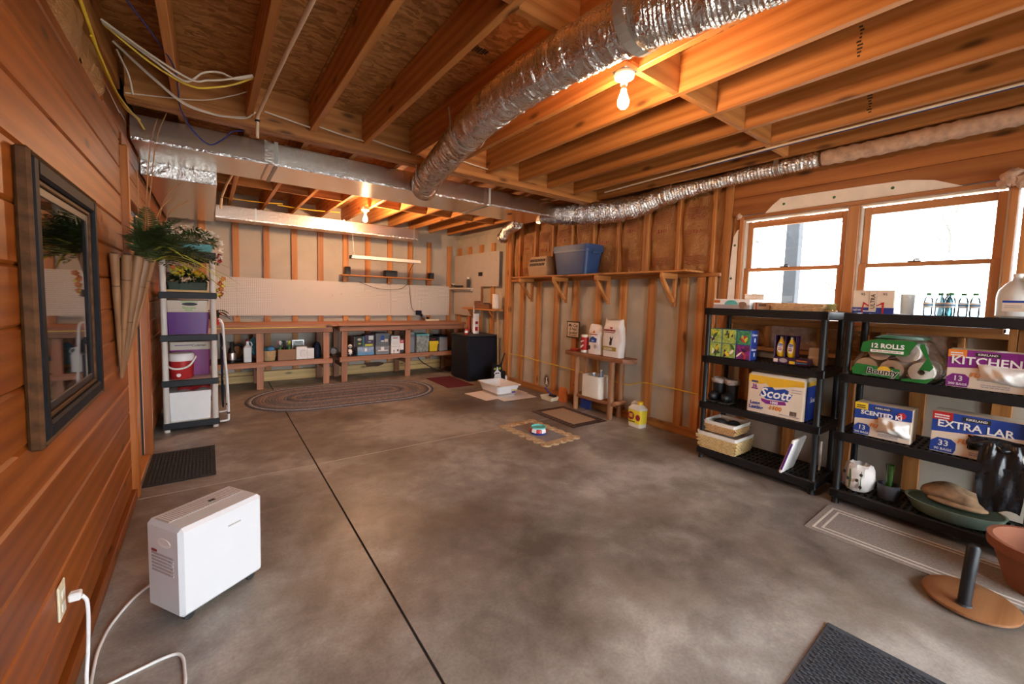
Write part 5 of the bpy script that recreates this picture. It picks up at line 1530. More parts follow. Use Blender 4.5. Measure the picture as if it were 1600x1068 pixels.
for i, (x, y, h, r) in enumerate(((0.02, -0.07, 0.33, 0.04), (-0.03, 0.01, 0.29, 0.042), (0.04, 0.06, 0.28, 0.035))):
    c = thing('plastic_bottle', ['tallest clear plastic bottle sticking out of the fabric bin', 'clear plastic bottle in the middle of the fabric bin', 'clear plastic bottle deepest in the fabric bin'][i], 'bottle', (4.0 + x, 3.585 + y, 0.224))
    G().lathe([(r * 0.9, 0), (r, 0.02), (r, h * 0.75), (r * 0.4, h * 0.92), (r * 0.38, h)], 14).build('bottle_body', 'clearblue', c, smooth=40)
    G().cyl(r * 0.45, h + 0.001, h + 0.015, 10).build('cap', 'white', c)
t = thing('litter_jug', 'yellow-labelled cat litter jug on the floor by the log table', 'jug', (4.01, 2.93, 0))
G().frustum((0.062, 0.085), (0.068, 0.092), 0.0, 0.215, bev=0.02).frustum((0.068, 0.092), (0.04, 0.05), 0.215, 0.262, bev=0.02).build('jug_body', 'jug_clear', t, smooth=40)
G().tube([(0.0, 0.075, 0.20), (0.0, 0.080, 0.255), (0.0, 0.045, 0.285), (0.0, 0.0, 0.275), (0.0, -0.01, 0.25)], 0.014, 8).build('handle', 'jug_clear', t, smooth=60)
G().lathe([(0.034, 0.262), (0.034, 0.29), (0.028, 0.296)], 18, T(0, -0.035, 0)).build('cap', 'yellow', t, smooth=40)
G().frustum((0.0655, 0.0885), (0.0685, 0.0925), 0.045, 0.20, bev=0.02).build('label_sleeve', 'yellow_label', t, smooth=40)
F = FX(t, -0.0695, 0, 0)
F.oval(-0.04, 0.13, 0.045, 0.048, 'crimson')
F.oval(0.055, 0.12, 0.03, 0.035, 'crimson')
F.lines(-0.065, -0.015, [0.115, 0.13, 0.145], 0.008, 'yellow_label', seed=2)
F.lines(-0.08, 0.02, [0.06], 0.01, 'ink', seed=5)
# cat sticker on the concrete
t = thing('cat_sticker', 'round black sticker of a white cat low on the concrete wall', 'sticker', (4.2148, 4.78, 0.19))
F = FX(t, 0, 0, 0)
F.oval(0, 0, 0.065, 0.10, 'ink', 'sticker', 24)
F.oval(0, 0, 0.055, 0.088, 'paper', 'ring', 24)
F.oval(0, 0, 0.050, 0.082, 'ink', 'disc', 24)
F.poly([(-0.022, -0.06), (0.025, -0.06), (0.028, -0.02), (0.012, 0.02), (0.018, 0.045), (0.010, 0.06), (0.004, 0.05), (-0.006, 0.05), (-0.012, 0.06), (-0.016, 0.03), (-0.012, 0.01)], 'paper', 'cat_shape')
# floor bits beside the table
t = thing('litter_scoop_tray', 'small white tray holding a blue hand brush by the log table', 'tray', (3.97, 4.42, 0))
G().tub((0.075, 0.11), (0.09, 0.125), 0, 0.055, 0.005, bev=0.02).build('tray', 'cream', t)
b_ = thing('hand_brush', 'small dark blue hand brush lying in the white tray', 'brush', (3.97, 4.40, 0.056))
G().box(-0.03, 0.03, -0.10, 0.02, 0.0, 0.025, 0.006).build('bristles', 'navy', b_)
G().tube([(0, 0.0, 0.025), (0, 0.07, 0.06), (0, 0.13, 0.10)], 0.011, 8).build('handle', 'royal', b_, smooth=60)
t = thing('orange_pouch', 'orange printed treat pouch standing behind the white tray', 'pouch', (4.06, 4.24, 0))
G().frustum((0.035, 0.075), (0.012, 0.07), 0, 0.20, bev=0.008).build('pouch_body', 'petal_orange', t)
F = Face(t, (-0.032, 0, 0.0), (0, -1, 0), (0.1, 0, 1))
F.oval(-0.02, 0.09, 0.03, 0.035, 'pack_yellow')
F.rect(-0.05, 0.03, 0.0, 0.06, 'teal')
t = thing('black_bottle', 'black squirt bottle on the floor behind the log table leg', 'bottle', (4.09, 4.04, 0))
G().lathe([(0.035, 0), (0.038, 0.01), (0.038, 0.15), (0.014, 0.20), (0.013, 0.235), (0.017, 0.236), (0.017, 0.27)], 16).build('bottle_body', 'black', t, smooth=40)
G().box(-0.03, 0.012, -0.008, 0.008, 0.271, 0.29, 0.003).build('spout', 'black', t)
t = thing('blue_dustpan', 'dark blue dustpan leaning under the log table', 'dustpan', (4.06, 3.80, 0.0))
G().box(-0.012, 0.012, -0.09, 0.09, 0.0, 0.17, 0.004, RY(0.12)).build('pan', 'royal', t)
G().tube([(0.02, 0, 0.168), (0.03, 0, 0.17 + 0.003)], 0.012, 8).build('grip', 'royal', t)

# ------------------------------------------------------------------ black plastic shelving racks
RX0, RX1 = 3.70, 4.142
RZ_ = [0.045, 0.475, 0.905, 1.345]
RT = 0.062
def rack(label, y0, y1):
    cx, cy = (RX0 + RX1) / 2, (y0 + y1) / 2
    hx, hy = (RX1 - RX0) / 2, (y1 - y0) / 2
    t = thing('storage_rack', label, 'shelf rack', (cx, cy, 0), group='black plastic racks under the window')
    g = G()
    g.box(-hx, -hx + 0.018, -hy, hy, 0, RT, 0.005).box(hx - 0.018, hx, -hy, hy, 0, RT, 0.005)
    g.box(-hx + 0.018, hx - 0.018, -hy, -hy + 0.018, 0, RT, 0.005).box(-hx + 0.018, hx - 0.018, hy - 0.018, hy, 0, RT, 0.005)
    for sx in (-1, 1):
        for sy in (-1, 1):
            g.box(sx * hx - (0.06 if sx > 0 else 0), sx * hx + (0 if sx > 0 else 0.06), sy * hy - (0.06 if sy > 0 else 0), sy * hy + (0 if sy > 0 else 0.06), 0.0, RT + 0.002, 0.01)
    n = 26
    for k in range(n):
        y = -hy + 0.03 + k * (2 * hy - 0.06) / (n - 1)
        g.box(-hx + 0.018, hx - 0.018, y - 0.008, y + 0.008, RT - 0.016, RT - 0.004)
    for k in range(6):
        x = -hx + 0.03 + k * (2 * hx - 0.06) / 5
        g.box(x - 0.012, x + 0.012, -hy + 0.018, hy - 0.018, RT - 0.020, RT - 0.0035)
    me = g.mesh('shelf', 'rack_black')
    for z in RZ_:
        put('shelf', me, t, (0, 0, z))
    pm = {}
    for a, b_ in zip([0] + [z + RT + 0.002 for z in RZ_[:-1]], RZ_):
        pm = G().lathe([(0.025, 0), (0.022, 0.012), (0.022, b_ - a - 0.012), (0.025, b_ - a)], 14).mesh('post', 'rack_black', 40)
        for sx in (-1, 1):
            for sy in (-1, 1):
                put('post', pm, t, (sx * (hx - 0.032), sy * (hy - 0.032), a))
    return t
rack('black plastic four-tier rack on the left, toilet paper pack and baskets on it', 1.075, 2.03)
rack('black plastic four-tier rack on the right, paper towel pack and bag boxes on it', 0.035, 0.988)
ZR = [z + RT + 0.0005 for z in RZ_]

# --- left rack, top shelf
t, b_, hx, hy, h = boxthing('food_wrap_box', 'open grey and white flat box at the left of the rack top', 'box', 3.80, 4.05, 1.68, 2.0, ZR[3], ZR[3] + 0.085, 'white')
F = FX(t, -hx, 0, 0)
F.rect(-hy, 0, hy, 0.035, 'label_grey')
F.poly([(-0.06, 0.035)] + [(-0.0 + 0.06 * math.cos(a), 0.036 + 0.04 * math.sin(a)) for a in [PI - i * PI / 10 for i in range(11)]], 'teal')
F.oval(0.10, 0.035, 0.035, 0.03, 'galv')
F.rect(-0.155, 0.05, -0.10, 0.075, 'petal_orange')
t = thing('foil_lid_flap', 'crumpled white paper flap beside the small tan carton', 'paper', (3.90, 1.71, ZR[3] + 0.0855))
crumple('paper_sheet', 'paper', 0.0, -0.10, 0.06, -0.002, 0.05, 0.01, 7, 10, 8, t)
t, b_, hx, hy, h = boxthing('tan_carton', 'small tan cardboard carton on the rack top', 'box', 3.83, 3.98, 1.535, 1.665, ZR[3], ZR[3] + 0.062, 'card_light')
F = FX(t, -hx, 0, 0)
F.lines(-0.02, 0.04, [0.03, 0.04], 0.008, 'ink', seed=2)
F.rect(-0.045, 0.0, -0.035, 0.06, 'crimson')
def wicker(name, mat, y0, y1, x0, x1, h, nrow, loc, parent, taper=0.02):
    """woven walls: alternating bulged strands, one mesh"""
    hx, hy = (x1 - x0) / 2, (y1 - y0) / 2
    g = G()
    per = []
    m = 14
    for k in range(nrow):
        z = h * (k + 0.5) / nrow
        e = taper * (k / nrow)
        a, b_ = hx + e, hy + e
        path = []
        ny, nx = max(6, int(2 * b_ / 0.022)), max(4, int(2 * a / 0.022))
        for i in range(ny):
            path.append((-a, -b_ + 2 * b_ * i / ny))
        for i in range(nx):
            path.append((-a + 2 * a * i / nx, b_))
        for i in range(ny):
            path.append((a, b_ - 2 * b_ * i / ny))
        for i in range(nx):
            path.append((a - 2 * a * i / nx, -b_))
        pts = []
        for i, (x, y) in enumerate(path):
            s = 0.004 * (1 if (i + k) % 2 else -1)
            nn = Vector((x / a, y / b_, 0))
            ax_ = Vector((math.copysign(1, x) if abs(abs(x) - a) < 1e-6 else 0, math.copysign(1, y) if abs(abs(y) - b_) < 1e-6 else 0, 0))
            pts.append((x + ax_.x * s, y + ax_.y * s, z))
        pts.append(pts[0])
        g.tube(pts, h / nrow * 0.52, 5, cap=False)
    g.box(-hx + 0.01, hx - 0.01, -hy + 0.01, hy - 0.01, 0.0, 0.012)
    return g.build(name, mat, parent, loc, smooth=60)
t = thing('wicker_tray', 'low orange-brown wicker tray on the rack top in front of the window', 'basket', (3.93, 1.33, ZR[3]))
wicker('woven_wall', 'wicker', -0.17, 0.17, -0.14, 0.14, 0.062, 5, (0, 0, 0), t)
t = thing('bristle_bundle', 'pale green bristle bundle beside the wicker tray', 'brush', (3.90, 1.135, ZR[3]))
g = G()
rr = random.Random(8)
for k in range(60):
    y = -0.045 + 0.09 * k / 59
    g.tube([(rr.uniform(-0.02, 0.02), y, 0.012), (rr.uniform(-0.03, 0.03), y + rr.uniform(-0.006, 0.006), 0.065)], 0.0012, 3)
g.build('bristles', 'petal_lime', t, kind='stuff')
G().box(-0.025, 0.025, -0.048, 0.048, 0, 0.012, 0.003).build('brush_back', 'treated', t)
# --- left rack, second shelf: tissue cubes, dish soap
tissue = [('floral_green', 1.938, 0, 'bottom left'), ('floral_green', 1.938, 1, 'top left'), ('floral_green', 1.812, 0, 'bottom middle'), ('floral_green', 1.812, 1, 'top middle'), ('floral_plum', 1.686, 0, 'bottom right'), ('floral_leaf', 1.686, 1, 'top right')]
desc = {('floral_green', 'bottom left'): 'leaf-patterned green tissue cube, lower one at the far left', ('floral_green', 'top left'): 'leaf-patterned green tissue cube, upper one at the far left', ('floral_green', 'bottom middle'): 'leaf-patterned green tissue cube, lower one in the middle column', ('floral_green', 'top middle'): 'leaf-patterned green tissue cube, upper one in the middle column', ('floral_plum', 'bottom right'): 'blue tissue cube with a plum floral front', ('floral_leaf', 'top right'): 'blue tissue cube with a green leafy front'}
for mt, y, lv, ps in tissue:
    z0 = ZR[1 + 1] + lv * 0.1275
    t, b_, hx, hy, h = boxthing('tissue_box', desc[(mt, ps)], 'tissue box', 3.745, 3.870, y - 0.061, y + 0.061, z0, z0 + 0.127, 'royal' if 'right' in ps else 'teal_dark', 0.002, 'tissue boxes on the left rack')
    F = FX(t, -hx, 0, 0)
    F.rect(-hy + 0.003, 0.003, hy - 0.003, h - 0.003, mt)
    rr = random.Random(int(y * 100) + lv)
    cols = {'floral_green': ['plum', 'petal_lime', 'leaf', 'paper', 'plum', 'petal_yellow', 'petal_lime', 'leaf'], 'floral_leaf': ['petal_red', 'petal_lime', 'teal_dark', 'leaf', 'petal_lime', 'petal_red'], 'floral_plum': ['petal_orange', 'plum', 'purple_print', 'magenta', 'paper', 'petal_red']}[mt]
    for c in cols:
        a = rr.uniform(0, PI)
        cu, cv, L, Wd = rr.uniform(-0.035, 0.035), rr.uniform(0.025, 0.10), rr.uniform(0.02, 0.034), rr.uniform(0.006, 0.013)
        pp = []
        for i in range(10):
            q = 2 * PI * i / 10
            u0, v0 = L * math.cos(q), Wd * math.sin(q)
            uu, vv = cu + u0 * math.cos(a) - v0 * math.sin(a), cv + u0 * math.sin(a) + v0 * math.cos(a)
            pp.append((max(-hy + 0.003, min(hy - 0.003, uu)), max(0.003, min(h - 0.003, vv))))
        F.poly(pp, c, 'leaf_print')
    if 'right' in ps:
        F2 = Face(t, (0, -hy, 0), (1, 0, 0), (0, 0, 1))
        F2.text('Kleenex', 0.0, 0.09, 0.030, 'white', 0.0004, 0.2)
        F2.oval(0.01, 0.045, 0.012, 0.02, 'white')
t = thing('soap_tray_pack', 'dark blue display tray of two dish soap bottles on the left rack', 'tray', (3.86, 1.345, ZR[2]))
G().box(-0.05, 0.05, -0.125, 0.125, 0, 0.055, 0.003).build('tray', 'plum', t)
G().box(0.035, 0.05, -0.03, 0.125, 0.0555, 0.235, 0.003).box(-0.05, 0.035, 0.118, 0.1245, 0.0555, 0.235, 0.002).box(-0.05, 0.035, 0.043, 0.047, 0.0555, 0.235, 0.001).box(-0.05, 0.035, -0.034, -0.030, 0.0555, 0.235, 0.001).box(-0.05, 0.035, -0.03, 0.118, 0.2305, 0.235, 0.001).build('sleeve', 'plum', t)
F = FX(t, -0.05, 0, 0)
F.rect(-0.122, 0.012, -0.09, 0.04, 'paper')
F.oval(-0.05, 0.03, 0.03, 0.018, 'label_grey')
F.rect(-0.005, 0.008, 0.035, 0.03, 'yellow')
F.lines(0.045, 0.12, [0.035], 0.010, 'orange_print', seed=3)
F.lines(0.04, 0.12, [0.018], 0.008, 'sky_print', seed=4)
for i, y in enumerate((0.082, 0.006)):
    c = thing('dish_soap', ['dish soap bottle at the left of the dark display tray', 'dish soap bottle at the right of the dark display tray'][i], 'soap bottle', (3.845, 1.345 + y, ZR[2] + 0.056), group='dish soap bottles')
    G().lathe([(0.020, 0), (0.031, 0.015), (0.034, 0.055), (0.030, 0.10), (0.016, 0.138), (0.012, 0.150)], 18, sx=0.75).build('bottle', 'yellow', c, smooth=50)
    G().lathe([(0.013, 0.1505), (0.012, 0.168)], 14).build('cap', 'paper', c, smooth=50)
    F = FX(c, -0.0262, 0, 0)
    F.oval(0, 0.075, 0.022, 0.042, 'paper')
    F.oval(0, 0.098, 0.019, 0.013, 'blue_print')
    F.text('Dawn', 0, 0.097, 0.015, 'white', 0.0003)
    F.lines(-0.015, 0.015, [0.068, 0.054], 0.008, 'crimson', seed=3 + i)
t, b_, hx, hy, h = boxthing('plain_carton', 'plain tan carton behind the rack post next to the dish soap', 'box', 3.93, 4.05, 1.16, 1.26, ZR[2], ZR[2] + 0.14, 'card_light')
G().box(-hx - 0.0015, -hx, -hy, hy, 0.06, 0.075).build('tape', 'beige_print', t)
# --- left rack, third shelf: boots, toilet paper
def boot(y, lab):
    t = thing('winter_boot', lab, 'boot', (3.88, y, ZR[1]), group='fur-lined boots on the rack')
    G().lathe([(0.048, 0.0), (0.05, 0.04), (0.052, 0.10), (0.056, 0.16)], 18, T(0.03, 0, 0.012)).build('shaft', 'black', t, smooth=50)
    G().sphere(0.05, T(-0.055, 0, 0.052), 14, 8, 1.5, 0.95, 0.95).build('toe', 'black', t, smooth=60)
    g = G()
    g.lathe([(0.056, 0.165), (0.066, 0.175), (0.068, 0.20), (0.06, 0.212), (0.045, 0.205), (0.044, 0.15)], 22, T(0.03, 0, 0.0), cap=False)
    rr = random.Random(int(y * 999))
    g.v = [(a + rr.uniform(-0.004, 0.004), b_ + rr.uniform(-0.004, 0.004), c + rr.uniform(-0.004, 0.004)) for a, b_, c in g.v]
    g.build('fur_cuff', 'fur_boot', t, smooth=60)
    G().box(-0.125, 0.085, -0.05, 0.05, 0, 0.0115, 0.004).build('sole', 'rubber', t)
boot(1.955, 'left black boot with grey fur cuff on the rack')
boot(1.835, 'right black boot with grey fur cuff on the rack')
t = thing('toilet_paper_pack', 'large cream and yellow Scott toilet paper pack on the left rack', 'toilet paper', (3.88, 1.415, ZR[1]))
G().frustum((0.135, 0.215), (0.135, 0.215), 0, 0.315, bev=0.02).build('pack', 'pack_cream', t, smooth=40)
G().frustum((0.1355, 0.2155), (0.125, 0.205), 0.3155, 0.34, bev=0.025).build('top_film', 'pack_cream', t, smooth=40)
F = FX(t, -0.1355, 0, 0)
F.poly([(-0.205, 0.315), (-0.205, 0.262), (-0.15, 0.245), (-0.10, 0.247), (-0.07, 0.262), (-0.04, 0.228), (0.06, 0.246), (0.15, 0.268), (0.205, 0.272), (0.205, 0.315)], 'pack_yellow')
F.poly([(-0.115, 0.145), (-0.085, 0.225), (-0.02, 0.235), (0.0, 0.215), (0.07, 0.235), (0.10, 0.225), (0.10, 0.20), (0.13, 0.20), (0.10, 0.135), (0.06, 0.135), (-0.06, 0.13), (-0.09, 0.15)], 'blue_print', 'badge')
F.poly([(-0.10, 0.128), (-0.05, 0.122), (0.02, 0.125), (0.08, 0.132), (0.09, 0.105), (0.02, 0.095), (-0.06, 0.088), (-0.095, 0.105)], 'purple_print', 'ribbon')
F.text('Scott', 0.002, 0.178, 0.105, 'white', 0.0022, 0.2)
F.text('1000', -0.002, 0.108, 0.030, 'white', 0.0008, 0.1)
F.text('1100', 0.01, 0.062, 0.048, 'orange_print', 0.0016, 0.15)
F.text('Long', -0.145, 0.080, 0.040, 'blue_print', 0.0014)
F.text('Lasting', -0.135, 0.045, 0.040, 'blue_print', 0.0014)
F.text('36', -0.155, 0.225, 0.038, 'purple_print', 0.001)
F.lines(-0.18, -0.13, [0.255], 0.014, 'royal', seed=2)
F.lines(-0.18, -0.13, [0.198], 0.01, 'purple_print', seed=3)
F.lines(0.12, 0.19, [0.235, 0.215], 0.006, 'label_grey', seed=4)
F.lines(0.04, 0.19, [0.018], 0.008, 'label_grey', seed=5)
g = G()
for k in range(9):
    g.box(-0.1364, -0.1355, -0.165 + k * 0.0055, -0.165 + k * 0.0055 + 0.003, 0.03, 0.065)
g.build('barcode', 'ink', t)
F2 = Face(t, (0, -0.2155, 0), (1, 0, 0), (0, 0, 1))
F2.rect(-0.115, 0.0, 0.115, 0.275, 'royal')
F2.rect(-0.115, 0.275, 0.115, 0.31, 'pack_yellow')
F2.text('Scott', 0.03, 0.16, 0.06, 'white', 0.001, 0.2)
# --- left rack, bottom shelf: nested baskets, shoe-like stuff, padded envelope
t = thing('wicker_basket', 'larger linen-lined wicker basket at the bottom of the stack', 'basket', (3.86, 1.845, ZR[0]), group='linen-lined wicker baskets')
wicker('woven_wall', 'wicker_pale', -0.16, 0.16, -0.155, 0.155, 0.125, 8, (0, 0, 0), t)
G().tub((0.172, 0.177), (0.178, 0.183), 0.118, 0.158, 0.01, bev=0.02).build('linen_rim', 'linen', t, smooth=40)
t = thing('wicker_basket', 'smaller linen-lined wicker basket set inside the larger one', 'basket', (3.875, 1.845, ZR[0] + 0.160), group='linen-lined wicker baskets')
wicker('woven_wall', 'wicker', -0.125, 0.125, -0.135, 0.135, 0.072, 5, (0, 0, 0), t)
G().tub((0.150, 0.142), (0.156, 0.148), 0.068, 0.102, 0.01, bev=0.02).build('linen_rim', 'linen', t, smooth=40)
for i, (dx, dy, s) in enumerate(((-0.02, 0.05, 0.06), (0.02, -0.05, 0.06))):
    tag(G().sphere(s, None, 14, 10, 1.3, 1.0, 0.7).build('rolled_sock', 'dark_stuff', None, (3.875 + dx, 1.845 + dy, ZR[0] + 0.225), smooth=60), ['dark rolled fabric at the left of the small wicker basket', 'dark rolled fabric at the right of the small wicker basket'][i], 'cloth')
t = thing('padded_envelope', 'white and purple bubble mailer leaning at the edge of the bottom shelf', 'envelope', (3.80, 1.31, ZR[0]))
M = RX(0.27)
G().box(-0.13, 0.12, -0.012, 0.012, 0, 0.30, 0.008, M).build('mailer', 'white_bag', t)
G().box(-0.1315, -0.127, -0.008, 0.008, 0.03, 0.27, 0.002, M).build('purple_edge', 'purple', t)
c = tag(G().box(-0.012, 0.012, -0.006, 0.006, 0.0, 0.24, 0.003).build('flat_card', 'linen', None, (4.02, 1.15, ZR[0])), 'thin white card standing at the back of the bottom shelf', 'card')

# --- right rack, top shelf: carton, water bottles, gallon jug
t, b_, hx, hy, h = boxthing('ultra_carton', 'cream drinks carton with red M lines and blue base reading ULTRA', 'box', 3.80, 3.98, 0.74, 0.97, ZR[3], ZR[3] + 0.165, 'pack_cream')
F = FX(t, -hx, 0, 0)
F.rect(-hy, 0, hy, 0.042, 'royal')
F.poly([(-0.062, 0.0), (-0.052, 0.082), (-0.012, 0.052), (-0.012, 0.044), (-0.047, 0.066), (-0.052, 0.0)], 'red', 'red_line')
F.poly([(0.062, 0.0), (0.062, 0.082), (0.018, 0.056), (0.018, 0.048), (0.052, 0.066), (0.052, 0.0)], 'red', 'red_line')
F.rect(-0.02, 0.02, 0.022, 0.158, 'label_grey')
F.rect(-0.018, 0.022, 0.020, 0.156, 'pack_cream')
F.text('ULTRA', 0.002, 0.085, 0.034, 'ink', 0.0005, 0, PI / 2)
F.text('95', -0.055, 0.135, 0.026, 'ink')
F.text('95', 0.065, 0.135, 0.026, 'ink')
F.text('NEW', -0.085, 0.022, 0.022, 'white')
F.lines(-0.05, 0.02, [0.012], 0.008, 'white', seed=3)
cup = tag(G().lathe([(0.035, 0), (0.038, 0.14), (0.036, 0.14), (0.033, 0.004)], 18).build('plastic_cup_stack', 'milk_plastic', None, (3.90, 0.69, ZR[3]), smooth=40), 'pale translucent cup stack right of the drinks carton', 'cups')
def water_bottle(x, y, lab):
    t = thing('water_bottle', lab, 'water bottle', (x, y, ZR[3]), group='water bottles on the rack top')
    G().lathe([(0.020, 0.0), (0.0235, 0.008), (0.0235, 0.04), (0.022, 0.046), (0.0235, 0.052), (0.0235, 0.09), (0.019, 0.112), (0.0105, 0.126), (0.0105, 0.132)], 18).build('bottle', 'bottle_clear', t, smooth=40)
    G().lathe([(0.0238, 0.052), (0.0241, 0.053), (0.0241, 0.085), (0.0238, 0.086)], 18, cap=False).build('label', 'white', t, smooth=40)
    G().lathe([(0.0242, 0.064), (0.0243, 0.064), (0.0243, 0.074), (0.0242, 0.074)], 18, cap=False).build('label_band', 'sky_print', t, smooth=40)
    G().lathe([(0.0125, 0.1325), (0.0125, 0.146), (0.0118, 0.147)], 14).build('cap', 'green_pack', t, smooth=40)
for i, (x, y) in enumerate(((3.83, 0.578), (3.85, 0.527), (3.82, 0.474), (3.86, 0.424), (3.84, 0.372), (3.93, 0.50))):
    water_bottle(x, y, 'green-capped water bottle, ' + ['leftmost of the front row', 'second from the left in the front row', 'middle one of the front row', 'fourth from the left in the front row', 'rightmost of the front row', 'standing alone behind the front row'][i])
t = thing('gallon_jug', 'translucent white gallon jug with a blue label on the rack top', 'jug', (3.87, 0.215, ZR[3]))
G().lathe([(0.055, 0), (0.076, 0.012), (0.078, 0.13), (0.072, 0.165), (0.045, 0.205), (0.022, 0.225), (0.018, 0.245)], 24).build('jug_body', 'milk_plastic', t, smooth=40)
G().lathe([(0.021, 0.2455), (0.021, 0.262), (0.017, 0.264)], 16).build('cap', 'white', t, smooth=40)
G().tube([(-0.02, -0.022, 0.225), (-0.05, -0.05, 0.215), (-0.068, -0.055, 0.17), (-0.066, -0.05, 0.14)], 0.012, 8).build('handle', 'milk_plastic', t, smooth=60)
F = FX(t, -0.0785, 0, 0)
F.rect(-0.045, 0.04, 0.045, 0.09, 'pack_cream')
F.rect(-0.045, 0.09, 0.045, 0.103, 'blue_print')
F.lines(-0.035, 0.03, [0.06, 0.07], 0.005, 'label_grey', seed=3)
# --- right rack, second shelf: paper towels, kitchen bags
t = thing('paper_towel_pack', 'green Bounty paper towel pack in clear wrap on the right rack', 'paper towels', (3.87, 0.69, ZR[2]))
rm_ = G().lathe([(0.018, -0.14), (0.063, -0.14), (0.063, 0.14), (0.018, 0.14), (0.018, -0.14)], 24, RY(PI / 2), cap=False).mesh('towel_roll', 'roll', 40)
spots = [(0.155, 0.066), (0.02, 0.066), (-0.125, 0.068), (0.09, 0.185), (-0.05, 0.188)]
for (y, z) in spots:
    put('towel_roll', rm_, t, (0.0, y, z), (random.uniform(0, 3), 0, 0))
def hull(off, zt):
    prof = [(0.235, 0.03), (0.24, 0.09), (0.19, 0.18), (0.17, 0.24), (0.10, 0.27), (-0.09, 0.275), (-0.14, 0.25), (-0.20, 0.14), (-0.215, 0.06), (-0.18, 0.004), (0.19, 0.004)]
    return [(y * off, z) for y, z in prof]
prof = hull(1.0, 0)
v, f = [], []
nx = 9
for i in range(nx):
    x = -0.17 + 0.34 * i / (nx - 1)
    sc = 1.0 if 0 < i < nx - 1 else 0.90
    for k, (y, z) in enumerate(prof):
        w = 0.006 * math.sin(i * 2.3 + k * 1.9)
        v.append((x + w, y * sc + w, max(0.002, 0.13 + (z - 0.13) * sc + w)))
for i in range(nx - 1):
    for k in range(len(prof)):
        j = (k + 1) % len(prof)
        f.append((i * len(prof) + k, i * len(prof) + j, (i + 1) * len(prof) + j, (i + 1) * len(prof) + k))
f += [tuple(range(len(prof))), tuple((nx - 1) * len(prof) + k for k in range(len(prof)))]
G().add(v, f).build('clear_wrap', 'plastic_wrap', t, smooth=50)
F = FX(t, -0.178, 0, 0)
F.poly([(-0.185, 0.175), (0.055, 0.165), (0.10, 0.255), (0.09, 0.268), (-0.10, 0.268), (-0.175, 0.24)], 'green_pack', 'green_film')
F.poly([(-0.215, 0.012), (0.03, 0.012), (0.03, 0.075), (-0.20, 0.088), (-0.225, 0.05)], 'green_pack', 'green_film')
F.poly([(0.115, 0.255), (0.135, 0.255), (0.165, 0.16), (0.185, 0.11), (0.17, 0.085), (0.12, 0.09), (0.15, 0.16), (0.115, 0.23)], 'green_pack', 'green_film')
F.poly([(0.03, 0.004), (0.16, 0.004), (0.20, 0.05), (0.15, 0.03), (0.05, 0.02)], 'green_pack', 'green_film')
F.text('12 ROLLS', -0.045, 0.222, 0.042, 'white', 0.0016)
F.rect(-0.13, 0.178, 0.04, 0.196, 'paper')
F.lines(-0.12, 0.03, [0.183], 0.008, 'label_grey', seed=2)
F.oval(-0.05, 0.058, 0.034, 0.028, 'pack_yellow')
F.k += 1
F.text('Bounty', -0.06, 0.046, 0.056, 'white', 0.0036, 0.1)
F.k += 2
F.text('Bounty', -0.06, 0.046, 0.056, 'ink', 0.0012, 0.1)
t2 = G().frustum((0.14, 0.13), (0.10, 0.10), 0.277, 0.292, bev=0.03).build('top_film', 'green_pack', t)
def bagbox(name, label, y0, y1, z0, h, base, main, words, size, num, bags, accent, tab, x0=3.765, depth=0.17):
    t, b_, hx, hy, hh = boxthing(name, label, 'box', x0, x0 + depth, y0, y1, z0, z0 + h, base, 0.003, 'bin bag boxes on the right rack')
    F = FX(t, -hx, 0, 0)
    w = 2 * hy
    F.poly([(-hy, h * 0.50), (-hy, h), (hy, h), (hy, h * 0.66), (0.1 * w, h * 0.62), (-0.1 * w, h * 0.56)], main)
    F.poly([(-hy, h * 0.02), (-0.28 * w + 0.02, h * 0.02), (-0.2 * w, h * 0.12), (-0.2 * w, h * 0.28), (-0.26 * w, h * 0.36), (-0.42 * w, h * 0.36), (-hy, h * 0.25)], main)
    F.rect(-hy, h * 0.80, -hy + 0.24 * w, h, tab, 'corner_tab')
    F.rect(-0.15 * w, h * 0.855, 0.15 * w, h * 0.955, 'ink', 'brand_bar')
    F.k += 1
    F.text('KIRKLAND', 0.0, h * 0.905, h * 0.070, 'white', 0.0003)
    F.text(words, -0.02 * w, h * 0.715, size, 'white', 0.0012)
    F.text(num, -0.345 * w, h * 0.235, h * 0.19, 'white', 0.0006)
    F.text(bags, -0.345 * w, h * 0.09, h * 0.082, 'white', 0.0004)
    F.text('FLEX', -0.08 * w, h * 0.36, h * 0.15, 'orange_print', 0.001, 0.2)
    F.lines(-0.05 * w, 0.3 * w, [h * 0.07, h * 0.12], h * 0.03, 'label_grey', seed=5)
    F.lines(-hy + 0.01, -hy + 0.2 * w, [h * 0.84, h * 0.90], h * 0.03, 'white' if accent else 'ink', seed=6)
    g = G().tube([(-hx - 0.003, 0.06 * w + 0.016 * math.cos(a), h * 0.53 + 0.010 * math.sin(a)) for a in [0.3 + i * 5.4 / 14 for i in range(15)]], 0.0022, 5)
    g.build('loop_print', 'orange_print', t)
    return t, F, hx, hy, h
